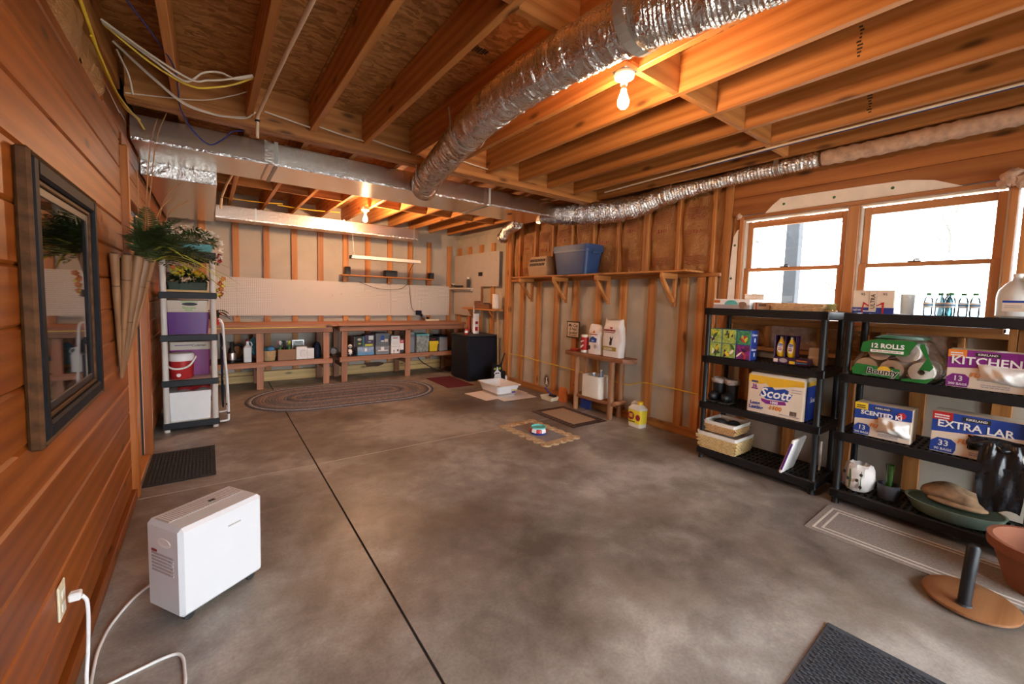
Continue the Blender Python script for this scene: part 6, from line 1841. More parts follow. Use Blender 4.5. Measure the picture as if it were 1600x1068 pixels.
def bag_tuft(t, y0, y1, z0, z1, x, mat, seed, amp=0.02):
    rr = random.Random(seed)
    ph = [rr.uniform(0, 6) for _ in range(5)]
    def f(u, v):
        env = math.sin(PI * u) ** 0.5 * math.sin(PI * v) ** 0.5
        return (x - 0.05 * env - amp * 0.5 * math.sin(9 * u + 5 * v + ph[0]) * env - amp * 0.3 * math.sin(17 * u - 7 * v + ph[1]) * env, y0 + (y1 - y0) * (u + 0.06 * math.sin(6 * v + ph[2]) * (u - 0.5)), z0 + (z1 - z0) * (v + 0.07 * math.sin(5 * u + ph[3])))
    g = G().grid(f, 14, 12)
    g.grid(lambda u, v: (x + 0.0, y0 + (y1 - y0) * u, z0 + (z1 - z0) * v), 1, 1)
    return g.build('pulled_bag', mat, t, smooth=50)
t, F, hx, hy, h = bagbox('bag_box', 'purple and cream KITCHEN bin bag box on the right rack', 0.125, 0.455, ZR[2], 0.235, 'pack_cream', 'purple_print', 'KITCHEN', 0.068, '13', '200 BAGS', True, 'orange_print')
bag_tuft(t, -0.165, 0.03, 0.05, 0.15, -hx - 0.002, 'white_bag', 3)
t, F, hx, hy, h = bagbox('bag_box', 'blue and cream SCENTED KITCHEN bin bag box on the right rack', 0.59, 0.893, ZR[1], 0.232, 'pack_cream', 'blue_print', 'SCENTED KI', 0.040, '13', '200 BAGS', False, 'yellow')
F.oval(0.10, 0.185, 0.022, 0.022, 'red')
F.text('7', 0.095, 0.185, 0.026, 'white', 0.0004)
bag_tuft(t, -0.145, 0.02, 0.04, 0.145, -hx - 0.002, 'white_bag', 8, 0.03)
t, F, hx, hy, h = bagbox('bag_box', 'blue EXTRA LARGE bin bag box with a black bag spilling out', 0.115, 0.497, ZR[1], 0.262, 'pack_cream', 'blue_print', 'EXTRA LAR', 0.062, '33', '90 BAGS', True, 'red')
bag_tuft(t, -0.19, 0.03, 0.06, 0.15, -hx - 0.002, 'black_bag', 5, 0.03)
def drop(u, v):
    w = 0.075 + 0.02 * math.sin(3 * v)
    return (-hx - 0.035 - 0.035 * math.sin(PI * v) ** 0.7 - 0.008 * math.sin(10 * u + 5 * v) - 0.005 * math.sin(21 * u - 9 * v), -0.105 + w * (u - 0.5) * 2 - 0.02 * v, 0.135 - 0.40 * v + 0.018 * math.sin(7 * u) * v)
G().grid(drop, 16, 26).build('hanging_bag', 'black_bag', t, smooth=50)
# --- right rack, bottom: crumpled bag, green glass in a grey cup, sage pet bed with pillow
t = thing('crumpled_bag', 'crumpled white and green coffee bag on the right rack bottom shelf', 'bag', (3.84, 0.855, ZR[0]))
g = G()
g.lathe([(0.06, 0), (0.085, 0.03), (0.09, 0.10), (0.082, 0.16), (0.075, 0.19), (0.06, 0.20), (0.03, 0.17)], 22, sx=0.85)
rr = random.Random(12)
g.v = [(a + rr.uniform(-0.009, 0.009), b_ + rr.uniform(-0.009, 0.009), max(0.001, c + rr.uniform(-0.006, 0.006))) for a, b_, c in g.v]
g.build('bag_body', 'white_bag', t, smooth=40)
F = FX(t, -0.086, 0, 0)
F.rect(-0.035, 0.03, -0.030, 0.165, 'green_pack')
F.rect(0.03, 0.03, 0.034, 0.165, 'green_pack')
for k in range(6):
    F.oval(-0.065 + 0.022 * (k % 2) + 0.075 * (k // 3), 0.05 + 0.045 * (k % 3), 0.009, 0.012, 'ink')
t = thing('grey_cup', 'dark grey cup on the right rack bottom shelf', 'cup', (3.85, 0.69, ZR[0]))
G().lathe([(0.05, 0), (0.055, 0.01), (0.062, 0.10), (0.059, 0.10), (0.052, 0.012)], 22).build('cup_body', 'steel_dark', t, smooth=40)
G().lathe([(0.0595, 0.1002), (0.0625, 0.1002), (0.0625, 0.104), (0.0595, 0.104)], 22, cap=False).build('rim', 'charcoal', t, smooth=40)
t = thing('glass_vase', 'dark green glass vase standing in the grey cup', 'vase', (3.85, 0.69, ZR[0] + 0.0125))
G().lathe([(0.024, 0), (0.026, 0.01), (0.018, 0.10), (0.020, 0.18), (0.026, 0.225), (0.024, 0.225), (0.017, 0.18), (0.012, 0.02)], 14).build('vase_body', 'glass_green', t, smooth=40)
G().lathe([(0.0265, 0.2255), (0.0265, 0.229), (0.024, 0.229)], 14, cap=False).build('lip', 'glass_green', t, smooth=40)
t = thing('pet_tub', 'oval sage green plastic pet bed on the right rack bottom shelf', 'pet bed', (3.865, 0.375, ZR[0]))
G().lathe([(0.16, 0), (0.175, 0.01), (0.215, 0.085), (0.205, 0.085), (0.165, 0.014)], 32, sx=0.80, sy=1.08).build('shell', 'sage', t, smooth=40)
G().lathe([(0.20, 0.078), (0.16, 0.06), (0.08, 0.055), (0.00001, 0.055)], 32, sx=0.80, sy=1.08).build('dark_liner', 'sage_dark', t, smooth=40)
t = thing('folded_pillow', 'brown patterned pillow folded into the sage pet bed', 'pillow', (3.89, 0.36, ZR[0] + 0.080))
g = G().sphere(0.09, T(0, 0.02, 0.06), 22, 12, 1.1, 1.75, 0.62)
g.v = [(a, b_ + 0.0, c + 0.012 * math.sin(b_ * 26) + 0.006 * math.sin(a * 60)) for a, b_, c in g.v]
g.build('pillow_body', 'pillow_brown', t, smooth=60)
g = G().sphere(0.06, T(-0.045, 0.0, 0.02), 18, 10, 0.9, 2.3, 0.42)
g.build('fold', 'pillow_brown', t, smooth=60)
t = thing('wall_outlet', 'cream duplex outlet on the wall behind the right rack', 'outlet', (4.2145, 0.86, 0.40))
G().box(-0.006, 0, -0.035, 0.035, -0.057, 0.057, 0.003).build('plate', 'cream', t)
for z in (-0.022, 0.022):
    G().box(-0.008, -0.0062, -0.016, 0.016, z - 0.014, z + 0.014, 0.003).build('socket', 'ivory', t)
# ------------------------------------------------------------------ tan and black shelving unit on the left
SX0, SX1, SY0, SY1 = -0.392, 0.075, 5.30, 6.22
t = thing('tan_shelf_unit', 'tan-posted plastic shelving unit with dark shelf edges against the left wall', 'shelf unit', ((SX0 + SX1) / 2, (SY0 + SY1) / 2, 0))
hx, hy = (SX1 - SX0) / 2, (SY1 - SY0) / 2
SZ = [0.095, 0.528, 0.988, 1.418, 1.830]
g = G()
g.box(-hx, hx, -hy, -hy + 0.02, -0.066, 0, 0.006).box(-hx, hx, hy - 0.02, hy, -0.066, 0, 0.006)
g.box(-hx, -hx + 0.02, -hy + 0.02, hy - 0.02, -0.066, 0, 0.006).box(hx - 0.02, hx, -hy + 0.02, hy - 0.02, -0.066, 0, 0.006)
me = g.mesh('shelf', 'band_black')
dk = G().box(-hx + 0.02, hx - 0.02, -hy + 0.02, hy - 0.02, -0.016, -0.002).mesh('deck', 'post_tan')
for z in SZ:
    s = put('shelf', me, t, (0, 0, z))
    put('deck', dk, s)
for a, b_ in zip([0.0] + SZ[:-1], [z - 0.066 for z in SZ]):
    pm = G().lathe([(0.029, 0), (0.026, 0.01), (0.026, b_ - a - 0.01), (0.029, b_ - a)], 16).mesh('post', 'post_tan', 40)
    for sx in (-1, 1):
        for sy in (-1, 1):
            put('post', pm, t, (sx * (hx - 0.034), sy * (hy - 0.034), a))
def flower_mesh(r, mat, n=5):
    v, f = [], []
    for k in range(n):
        a = 2 * PI * k / n
        c, s = math.cos(a), math.sin(a)
        w = 0.42 * r
        pts = [(0.05 * r, 0, 0), (0.5 * r, w, 0.25 * r), (r, 0.0, 0.35 * r), (0.5 * r, -w, 0.25 * r)]
        o = len(v)
        v += [(x * c - y * s, x * s + y * c, z) for x, y, z in pts]
        f.append((o, o + 1, o + 2, o + 3))
    return G().add(v, f).mesh('blossom', mat)
def foliage(n, cx, cy, cz, rx, ry, rz, L, Wd, mat, seed, parent):
    rr = random.Random(seed)
    g = G()
    for k in range(n):
        d = Vector((rr.gauss(0, 1), rr.gauss(0, 1), rr.gauss(0.3, 1))).normalized()
        p = Vector((cx + d.x * rx * rr.uniform(0.3, 1), cy + d.y * ry * rr.uniform(0.3, 1), cz + d.z * rz * rr.uniform(0.3, 1)))
        s = d.cross(Vector((rr.uniform(-1, 1), rr.uniform(-1, 1), rr.uniform(-1, 1)))).normalized()
        l = L * rr.uniform(0.6, 1.2)
        w = Wd * rr.uniform(0.6, 1.2)
        tip = p + d * l + Vector((0, 0, -0.2 * l))
        g.add([p, p + d * l * 0.5 + s * w, tip, p + d * l * 0.5 - s * w], [(0, 1, 2, 3)])
    return g.build('foliage', mat, parent, kind='stuff')
t = thing('white_flower_basket', 'teal basket of white silk flowers on top of the tan shelf unit', 'flowers', (-0.11, 5.48, SZ[4]))
G().tub((0.15, 0.10), (0.165, 0.115), 0, 0.085, 0.006, bev=0.03).build('basket', 'teal_weave', t)
foliage(420, 0, 0, 0.13, 0.21, 0.15, 0.11, 0.06, 0.012, 'leaf', 3, t)
fw = flower_mesh(0.030, 'petal_white')
rr = random.Random(5)
for k in range(34):
    a = rr.uniform(0, 2 * PI)
    q = rr.uniform(0.4, 1.0)
    put('blossom', fw, t, (0.21 * q * math.cos(a), 0.14 * q * math.sin(a) - 0.03, 0.12 + rr.uniform(-0.03, 0.15) * (1.15 - 0.5 * q)), (rr.uniform(-1.2, 0.2), rr.uniform(-0.8, 0.8), a))
for k in range(7):
    put('blossom', fw, t, (0.19 + rr.uniform(0, 0.05), -0.08 + rr.uniform(-0.03, 0.03), 0.12 - k * 0.026), (rr.uniform(-1.4, -0.4), rr.uniform(-0.8, 0.8), k))
fr_ = flower_mesh(0.028, 'petal_red')
for k in range(4):
    put('blossom', fr_, t, (0.20 + rr.uniform(0, 0.04), -0.06, -0.02 - 0.02 * k), (rr.uniform(-1.4, -0.4), 0.4, k))
def petal_big(mat):
    return flower_mesh(0.05, mat, 3)
pb = petal_big('petal_white')
for k in range(5):
    put('blossom', pb, t, (-0.20 + 0.03 * k, -0.06, 0.18 + 0.05 * math.sin(k * 2)), (-1.0, 0.5 * math.sin(k), k))
t = thing('yellow_flower_box', 'planter of yellow and orange silk flowers on the second shelf', 'flowers', (-0.17, 5.52, SZ[3]))
G().tub((0.16, 0.09), (0.17, 0.10), 0, 0.10, 0.006, bev=0.02).build('planter', 'leaf_dark', t)
foliage(520, 0, 0, 0.13, 0.17, 0.12, 0.10, 0.05, 0.013, 'leaf_dark', 9, t)
for mt, n_ in (('petal_yellow', 16), ('petal_lime', 14), ('petal_orange', 7), ('petal_red', 4)):
    fm = flower_mesh(0.032, mt)
    for k in range(n_):
        a = rr.uniform(0, 2 * PI)
        q = rr.uniform(0.3, 1.0)
        put('blossom', fm, t, (0.16 * q * math.cos(a), 0.10 * q * math.sin(a) - 0.05, 0.20 + rr.uniform(-0.05, 0.06)), (rr.uniform(-1.4, 0.1), rr.uniform(-0.8, 0.8), a))
fm1, fm2, fm3 = flower_mesh(0.032, 'petal_orange'), flower_mesh(0.03, 'petal_lime'), flower_mesh(0.026, 'petal_red')
for k in range(12):
    put('blossom', (fm1, fm2, fm3)[k % 3], t, (0.255 + rr.uniform(0, 0.07), -0.05 + rr.uniform(-0.03, 0.03), 0.15 - 0.018 * k), (rr.uniform(-1.5, -0.3), rr.uniform(-0.6, 0.6), k))
c = tag(G().box(-0.175, 0.175, -0.006, 0.006, 0, 0.022, 0.002).build('wood_slat', 'treated', None, (-0.16, 5.345, SZ[3])), 'thin wooden slat lying at the front of the yellow flower shelf', 'slat')
# purple cooler
t = thing('purple_cooler', 'purple cooler with a putty lid on the middle shelf', 'cooler', (-0.172, 5.62, SZ[2]))
G().frustum((0.165, 0.25), (0.178, 0.26), 0, 0.225, bev=0.02).build('body', 'purple', t, smooth=40)
G().frustum((0.170, 0.255), (0.176, 0.26), 0.226, 0.345, bev=0.025).build('lid', 'putty', t, smooth=40)
F = FY(t, 0, -0.2605, 0)
F.oval(0.02, 0.308, 0.065, 0.016, 'black', 'handle_hole')
F.rect(-0.05, 0.328, 0.085, 0.336, 'green_print', 'rim_print')
F.text('Element', 0.015, 0.270, 0.034, 'green_print', 0.0006)
F.lines(-0.02, 0.04, [0.243], 0.009, 'green_print', seed=4)
# magenta cooler and red jug
t = thing('magenta_cooler', 'magenta cooler with a putty lid marked Coleman behind the red jug', 'cooler', (-0.165, 5.72, SZ[1]))
G().frustum((0.165, 0.14), (0.172, 0.15), 0, 0.275, bev=0.02).build('body', 'magenta', t, smooth=40)
G().frustum((0.174, 0.152), (0.170, 0.148), 0.276, 0.36, bev=0.02).build('lid', 'putty', t, smooth=40)
F = FY(t, 0, -0.1525, 0)
F.rect(-0.13, 0.322, 0.02, 0.330, 'purple', 'stripe')
F.text('Coleman', 0.075, 0.322, 0.034, 'ink', 0.0006, 0.2)
t = thing('red_drink_jug', 'round red drink jug with a white lid and swing handle', 'jug cooler', (-0.235, 5.44, SZ[1]))
G().lathe([(0.088, 0), (0.097, 0.01), (0.105, 0.185)], 28).build('body', 'red', t, smooth=40)
G().lathe([(0.108, 0.186), (0.110, 0.20), (0.108, 0.245), (0.095, 0.262), (0.00001, 0.266)], 28).build('lid', 'white', t, smooth=40)
G().tube(bez([(0.112, 0, 0.225), (0.115, -0.05, 0.21), (0.06, -0.115, 0.135), (-0.03, -0.135, 0.115), (-0.10, -0.10, 0.14), (-0.125, -0.03, 0.21), (-0.112, 0, 0.225)], 6), 0.010, 8).build('handle', 'white', t, smooth=60)
G().lathe([(0.02, 0), (0.017, 0.018)], 14, T(-0.02, -0.094, 0.045) @ RX(PI / 2)).build('spigot', 'white', t, smooth=40)
t = thing('foam_box', 'plain white foam cooler box on the lowest shelf', 'box', (-0.168, 5.60, SZ[0]))
G().frustum((0.165, 0.24), (0.174, 0.25), 0, 0.24, bev=0.015).build('body', 'foam_white', t)
G().frustum((0.178, 0.254), (0.176, 0.252), 0.241, 0.30, bev=0.015).build('lid', 'foam_white', t)
t = thing('red_cloth', 'crumpled red cloth draped over the white foam box', 'cloth', (-0.10, 5.52, SZ[0] + 0.301))
def cl(u, v):
    return (-0.17 + 0.27 * u, -0.19 + 0.30 * v, 0.022 + 0.014 * math.sin(9 * u + 4 * v) + 0.012 * math.sin(17 * v - 6 * u) + 0.015 * math.sin(PI * u))
G().grid(cl, 22, 22).build('cloth_sheet', 'red_cloth', t, smooth=60)
# folded step stool
t = thing('step_stool', 'folded step stool with white tube frame beside the tan shelf unit', 'step stool', (0.125, 5.62, 0))
for y in (-0.16, 0.28):
    G().tube(bez([(-0.045, y, 0.015), (0.02, y, 0.02), (0.035, y, 0.06), (0.03, y, 0.40), (0.012, y, 0.75), (0.0, y, 1.05), (-0.012, y, 1.10), (-0.035, y, 1.115)], 5), 0.011, 8).build('tube_frame', 'white', t, smooth=60)
    G().lathe([(0.014, 0), (0.014, 0.02)], 12, T(0.035, y, 0.09)).build('joint_collar', 'charcoal', t)
for (z0, z1) in ((0.16, 0.46), (0.50, 0.80), (0.83, 0.95)):
    G().box(-0.022, -0.004, -0.14, 0.26, z0, z1, 0.006).build('step_panel', 'navy', t)

# ------------------------------------------------------------------ picture on the pine wall
t = thing('framed_picture', 'large framed picture with a dark inner frame on the pine wall', 'picture', (-0.439, 2.245, 0.945))
W2, H2 = 0.445, 0.895
def frame_ring(a0, a1, x0, x1, mat, nm, b=0.004):
    g = G()
    g.box(x0, x1, -W2 + a0, -W2 + a1, a0, H2 - a0, b).box(x0, x1, W2 - a1, W2 - a0, a0, H2 - a0, b)
    g.box(x0, x1, -W2 + a1, W2 - a1, a0, a1, b).box(x0, x1, -W2 + a1, W2 - a1, H2 - a1, H2 - a0, b)
    return g.build(nm, mat, t)
frame_ring(0.0, 0.018, 0, 0.036, 'bark_frame', 'outer_frame', 0.008)
frame_ring(0.0185, 0.070, 0, 0.039, 'frame_dark', 'dark_frame', 0.008)
frame_ring(0.0705, 0.086, 0, 0.024, 'bark_frame', 'inner_bead', 0.003)
frame_ring(0.0865, 0.118, 0, 0.018, 'black', 'inner_frame', 0.004)
G().box(0, 0.006, -W2 + 0.118, W2 - 0.118, 0.118, H2 - 0.118).build('mount_board', 'mount', t)
G().box(0.0062, 0.009, -W2 + 0.19, W2 - 0.19, 0.20, H2 - 0.18).build('art_print', 'clearstuff', t)
for i, (y, z, r) in enumerate(((-0.08, 0.60, 0.09), (0.07, 0.62, 0.10), (0.0, 0.50, 0.08))):
    g = G().prism([(y + r * math.cos(a) * (1 + 0.2 * math.sin(5 * a)), z + r * math.sin(a) * (1 + 0.15 * math.cos(4 * a))) for a in [2 * PI * k / 24 for k in range(24)]], 0.009, 0.0096 + 0.0002 * i, Matrix(((0, 0, 1, 0), (1, 0, 0, 0), (0, 1, 0, 0), (0, 0, 0, 1))))
    g.build('painted_tree', 'leaf_dark', t)
G().box(0.014, 0.016, -W2 + 0.118, W2 - 0.118, 0.118, H2 - 0.118).build('glass', 'picture_glass', t)
# ------------------------------------------------------------------ bamboo wall pocket with fern
t = thing('bamboo_pocket', 'cone-shaped bamboo wall pocket hanging on the pine wall', 'wall vase', (-0.436, 3.38, 0.91))
n = 9
for k in range(n):
    a0, a1 = PI * k / n, PI * (k + 1) / n
    am = (a0 + a1) / 2
    tp = Vector((0.15 * math.sin(am), -0.245 * math.cos(am), 0.72))
    bt = Vector((0.012 + 0.006 * math.sin(am), -0.06 - 0.010 * math.cos(am), 0.0))
    w1 = 0.5 * (Vector((0.15 * math.sin(a1), -0.245 * math.cos(a1), 0)) - Vector((0.15 * math.sin(a0), -0.245 * math.cos(a0), 0))).length
    pts = [bt.lerp(tp, i / 6) for i in range(7)]
    rs = [0.006 + (w1 - 0.006) * i / 6 for i in range(7)]
    rs = [r * (0.90 if i in (2, 4) else 0.82) for i, r in enumerate(rs)]
    s = G().tube(pts, rs, 10).build('bamboo_slat', 'bamboo', t, smooth=50)
    G().cyl(w1 * 0.5, 0.0, 0.006, 10, T(*tp) ).build('cut_end', 'bark_dark', s)
    for q in (0.36 + 0.05 * (k % 3), 0.70 + 0.05 * ((k + 1) % 3)):
        c0 = bt.lerp(tp, q)
        rq = (0.006 + (w1 - 0.006) * q) * 0.86
        G().tube([c0, bt.lerp(tp, q + 0.008)], rq, 10).build('bamboo_node', 'bark_dark', s, smooth=50)
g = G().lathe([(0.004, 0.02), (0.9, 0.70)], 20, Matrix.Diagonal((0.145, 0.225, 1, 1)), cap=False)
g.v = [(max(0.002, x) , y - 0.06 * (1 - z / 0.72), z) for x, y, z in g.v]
g.build('gap_shade_cone', 'bark_dark', t)  # dark inner cone, paints the shade seen in gaps between the slats
t = thing('fern_arrangement', 'dark green artificial fern with dry twigs in the bamboo pocket', 'plant', (-0.315, 3.36, 1.57))
def frond_mesh(L, seed):
    rr = random.Random(seed)
    g = G()
    n_ = 26
    sp_ = []
    for i in range(n_ + 1):
        u = i / n_
        sp_.append(Vector((L * u * 0.9, 0, L * (0.55 * u - 0.75 * u * u))))
    g.tube(sp_, [0.004 * (1 - 0.8 * i / n_) for i in range(n_ + 1)], 4)
    for i in range(2, n_):
        u = i / n_
        w = 0.30 * L * math.sin(PI * (u * 0.9 + 0.08)) * rr.uniform(0.8, 1.1)
        p = sp_[i]
        d = (sp_[i + 1] - sp_[i - 1]).normalized()
        for s in (-1, 1):
            for q in range(2):
                e = Vector((d.x * 0.55, s, d.z * 0.55 + rr.uniform(-0.25, 0.35))).normalized() * w * rr.uniform(0.7, 1.0)
                b0 = p + d * 0.004 * q
                g.add([b0, b0 + e * 0.5 + d * 0.005, b0 + e, b0 + e * 0.5 - d * 0.005], [(0, 1, 2, 3)])
    return g.mesh('frond', 'frond')
fms = [frond_mesh(0.38, k) for k in range(4)]
rr = random.Random(21)
for k in range(30):
    az = -1.45 + 2.9 * k / 29 + rr.uniform(-0.15, 0.15)
    o_ = put('frond', fms[k % 4], t, (0.03 * math.cos(az), 0.06 * math.sin(az), rr.uniform(0, 0.06)), (rr.uniform(-0.4, 0.4), -rr.uniform(0.1, 1.25), az))
    s_ = rr.uniform(0.75, 1.15)
    o_.scale = (s_, s_, s_)
for k, (dx, dy, h_) in enumerate(((0.10, 0.25, 1.02), (0.06, 0.16, 0.95), (0.16, 0.42, 0.62), (0.20, 0.40, 0.50), (-0.02, -0.1, 0.55), (0.12, 0.1, 0.45))):
    G().tube(bez([(0, 0, 0), (dx * 0.4, dy * 0.3, h_ * 0.45), (dx * 0.6 + 0.01, dy * 0.7, h_ * 0.8), (dx + 0.02, dy, h_)], 5), [0.003] * 15 + [0.0015], 5).build('dry_twig', 'twig', t)
bl = leaf_mesh(0.42, 0.022, 1.1, 'petal_lime', 'grass_blade')
for k in range(10):
    put('grass_blade', bl, t, (0.03, 0.03 * (k % 3), 0.03), (0, -0.7 + 0.12 * (k % 4), -1.2 + 0.26 * k))
bl2 = leaf_mesh(0.36, 0.02, 0.5, 'leaf', 'grass_blade')
for k in range(16):
    put('grass_blade', bl2, t, (0.02, 0.03 * (k % 3), 0.02), (0, -0.9 + 0.1 * (k % 5), -1.6 + 0.2 * k))

# ------------------------------------------------------------------ heater, outlet, cords, mats
ang = 0.562
t = thing('panel_heater', 'white boxy portable heater on casters standing on the concrete floor', 'heater', (-0.021, 2.352, 0), ang)
hx, hy = 0.187, 0.119
G().box(-hx, hx, -hy, hy, 0.035, 0.432, 0.016).build('housing', 'heater_white', t, smooth=30)
G().box(-hx + 0.018, hx - 0.018, -0.012, 0.080, 0.4318, 0.4335).build('top_grille', 'grille_grey', t)
g = G()
for k in range(30):
    x = -hx + 0.026 + k * 0.0111
    g.box(x, x + 0.005, -0.008, 0.076, 0.4336, 0.4345)
g.build('grille_slats', 'heater_side', t)
G().box(0.02, 0.05, 0.018, 0.036, 0.4346, 0.4365, 0.001).build('display', 'black', t)
F = FY(t, 0, -hy, 0)
F.lines(0.015, 0.075, [0.345], 0.007, 'grille_grey', seed=9)
F2 = Face(t, (-hx, 0, 0), (0, -1, 0), (0, 0, 1))
F2.oval(0.012, 0.352, 0.045, 0.020, 'white_gloss', 'grip_recess', 20)
F2.k += 1
F2.oval(0.012, 0.357, 0.040, 0.013, 'heater_side', 'grip_inner', 20)
F2.lines(-0.075, 0.075, [0.215, 0.23, 0.245, 0.26, 0.275, 0.29], 0.0075, 'label_grey', seed=4)
F2.lines(-0.075, -0.04, [0.302], 0.010, 'crimson', seed=5)
for sx in (-0.14, 0.14):
    for sy in (-0.08, 0.08):
        G().lathe([(0.020, -0.012), (0.022, -0.008), (0.022, 0.008), (0.020, 0.012)], 14, T(sx, sy, 0.0225) @ RX(PI / 2)).box(sx - 0.012, sx + 0.012, sy - 0.016, sy + 0.016, 0.026, 0.036).build('caster', 'rubber', t)
t = thing('wall_plate_outlet', 'cream wall outlet with a white plug low on the pine wall', 'outlet', (-0.439, 2.03, 0.345))
G().box(0, 0.007, -0.038, 0.038, -0.062, 0.062, 0.003).build('plate', 'cream', t)
for z in (-0.024, 0.024):
    G().box(0.0072, 0.010, -0.017, 0.017, z - 0.015, z + 0.015, 0.003).build('socket', 'ivory', t)
t = thing('heater_cord', 'white power cord running from the wall outlet across the floor to the heater', 'cord', (-0.43, 2.03, 0.345))
G().box(0.012, 0.045, -0.016, 0.016, -0.015, 0.015, 0.005).build('plug', 'white', t)
base = Vector((-0.43, 2.03, 0.345))
G().tube([p - base for p in bez([(-0.385, 2.03, 0.34), (-0.372, 2.03, 0.30), (-0.375, 2.03, 0.15), (-0.38, 2.01, 0.02), (-0.36, 1.97, 0.006), (-0.27, 1.985, 0.006), (-0.16, 2.005, 0.006), (-0.115, 1.985, 0.006), (-0.10, 1.90, 0.006), (-0.105, 1.78, 0.006), (-0.2, 1.6, 0.006), (-0.30, 1.72, 0.006), (-0.36, 1.95, 0.006), (-0.378, 2.14, 0.006), (-0.375, 2.24, 0.006), (-0.36, 2.34, 0.006), (-0.31, 2.48, 0.006), (-0.25, 2.56, 0.01), (-0.19, 2.545, 0.05), (-0.16, 2.44, 0.09), (-0.145, 2.40, 0.10)], 6)], 0.006, 7).build('cord', 'white', t, smooth=60)
t = thing('black_doormat', 'black textured rubber mat in front of the pine door', 'mat', (-0.195, 4.28, 0))
G().box(-0.22, 0.22, -0.385, 0.385, 0, 0.007, 0.003).build('base', 'mat_black', t)
g = G()
for i in range(17):
    for j in range(30):
        x, y = -0.19 + i * 0.02375, -0.355 + j * 0.0245 + (0.012 if i % 2 else 0)
        if abs(y) < 0.355:
            g.box(-0.007, 0.007, -0.007, 0.007, 0.0072, 0.0105, 0, T(x, y, 0) @ RZ(PI / 4))
g.build('studs', 'rubber', t, kind='stuff')
t = thing('charcoal_doormat', 'dark charcoal ribbed doormat at the bottom right corner of the photo', 'mat', (1.88, 0.31, 0), 0.03)
G().box(-0.385, 0.385, -0.245, 0.245, 0, 0.008, 0.003).build('base', 'mat_charcoal', t)
g = G()
for i in range(46):
    for j in range(15):
        x, y = -0.345 + i * 0.0153, -0.205 + j * 0.0292
        g.box(x, x + 0.0105, y + (0.014 if i % 2 else 0) - 0.009, y + (0.014 if i % 2 else 0) + 0.009, 0.0082, 0.0125)
g.build('ribs', 'mat_charcoal', t, kind='stuff')

# ------------------------------------------------------------------ floor coverings
t = thing('braided_rug', 'large oval braided rug in brown and grey in front of the workbench', 'rug', (1.62, 6.19, 0), -0.05)
NR = 20
cols = ['braid_navy', 'braid_light', 'braid_navy', 'braid_brown', 'braid_tan', 'braid_tan', 'braid_brown', 'braid_grey', 'braid_grey', 'braid_brown', 'braid_tan', 'braid_tan', 'braid_grey', 'braid_navy', 'braid_brown', 'braid_tan', 'braid_brown', 'braid_grey', 'braid_navy', 'braid_brown']
Rm, Ls = 0.74, 0.53
for k in range(NR):
    r = Rm * (NR - k - 0.5) / NR
    wd = Rm / NR * 0.5
    pts = []
    m_ = 26
    for i in range(m_ + 1):
        a = -PI / 2 + PI * i / m_
        pts.append((Ls + r * math.cos(a), r * math.sin(a)))
    for i in range(m_ + 1):
        a = PI / 2 + PI * i / m_
        pts.append((-Ls + r * math.cos(a), r * math.sin(a)))
    dense = []
    for i in range(len(pts)):
        a, b_ = Vector(pts[i]), Vector(pts[(i + 1) % len(pts)])
        nn = max(1, int((b_ - a).length / 0.05))
        for q in range(nn):
            dense.append(a.lerp(b_, q / nn))
    v, f = [], []
    N_ = len(dense)
    prof = [(-wd, 0.001), (-wd * 0.7, 0.009), (0, 0.012), (wd * 0.7, 0.009), (wd, 0.001)]
    for i in range(N_):
        tn = (dense[(i + 1) % N_] - dense[i - 1]).normalized()
        nr = Vector((tn.y, -tn.x))
        for (o_, z_) in prof:
            p = dense[i] + nr * o_
            v.append((p.x, p.y, z_ + (0.0015 if i % 2 else 0)))
    for i in range(N_):
        j = (i + 1) % N_
        for q in range(4):
            f.append((i * 5 + q, j * 5 + q, j * 5 + q + 1, i * 5 + q + 1))
        f.append((i * 5, i * 5 + 4, j * 5 + 4, j * 5))
    G().add(v, f).build('braid', cols[k % len(cols)], t, smooth=60)
t = thing('maroon_mat', 'flat maroon mat in front of the black fridge', 'mat', (3.30, 6.24, 0), -0.02)
G().box(-0.245, 0.235, -0.44, 0.44, 0, 0.006, 0.002).build('mat_sheet', 'maroon', t)
G().box(-0.235, 0.225, -0.43, 0.43, 0.0062, 0.008, 0.001).build('pile', 'maroon', t)
for i, (x, y, a, sx, sy) in enumerate(((3.36, 5.10, 0.10, 0.26, 0.27), (3.62, 4.88, -0.05, 0.29, 0.25), (3.74, 5.14, 0.02, 0.20, 0.26))):
    def pd(u, v, sx=sx, sy=sy, i=i):
        return (sx * (2 * u - 1), sy * (2 * v - 1), 0.0025 + 0.0025 * i + 0.0012 * math.sin(PI * 6 * u) * math.sin(PI * 2 * v))
    o_ = G().grid(pd, 18, 14).build('paper_pad', 'pad_white', None, (x, y, 0.0), (0, 0, a), smooth=60)
    tag(o_, ['quilted white pad under the left edge of the litter box', 'quilted white pad under the front of the litter box', 'quilted white pad right of the litter box'][i], 'pad', 'white pads under the litter box')
t = thing('litter_box', 'white plastic cat litter box with a printed label on white pads', 'litter box', (3.545, 5.11, 0.010), -0.03)
G().tub((0.155, 0.235), (0.20, 0.285), 0, 0.16, 0.006, bev=0.05).build('pan', 'litter_white', t, smooth=40)
G().frustum((0.214, 0.299), (0.214, 0.299), 0.150, 0.159, bev=0.06).tub((0.2, 0.285), (0.216, 0.301), 0.1595, 0.166, 0.01, bev=0.06)
g = G()
rg = []
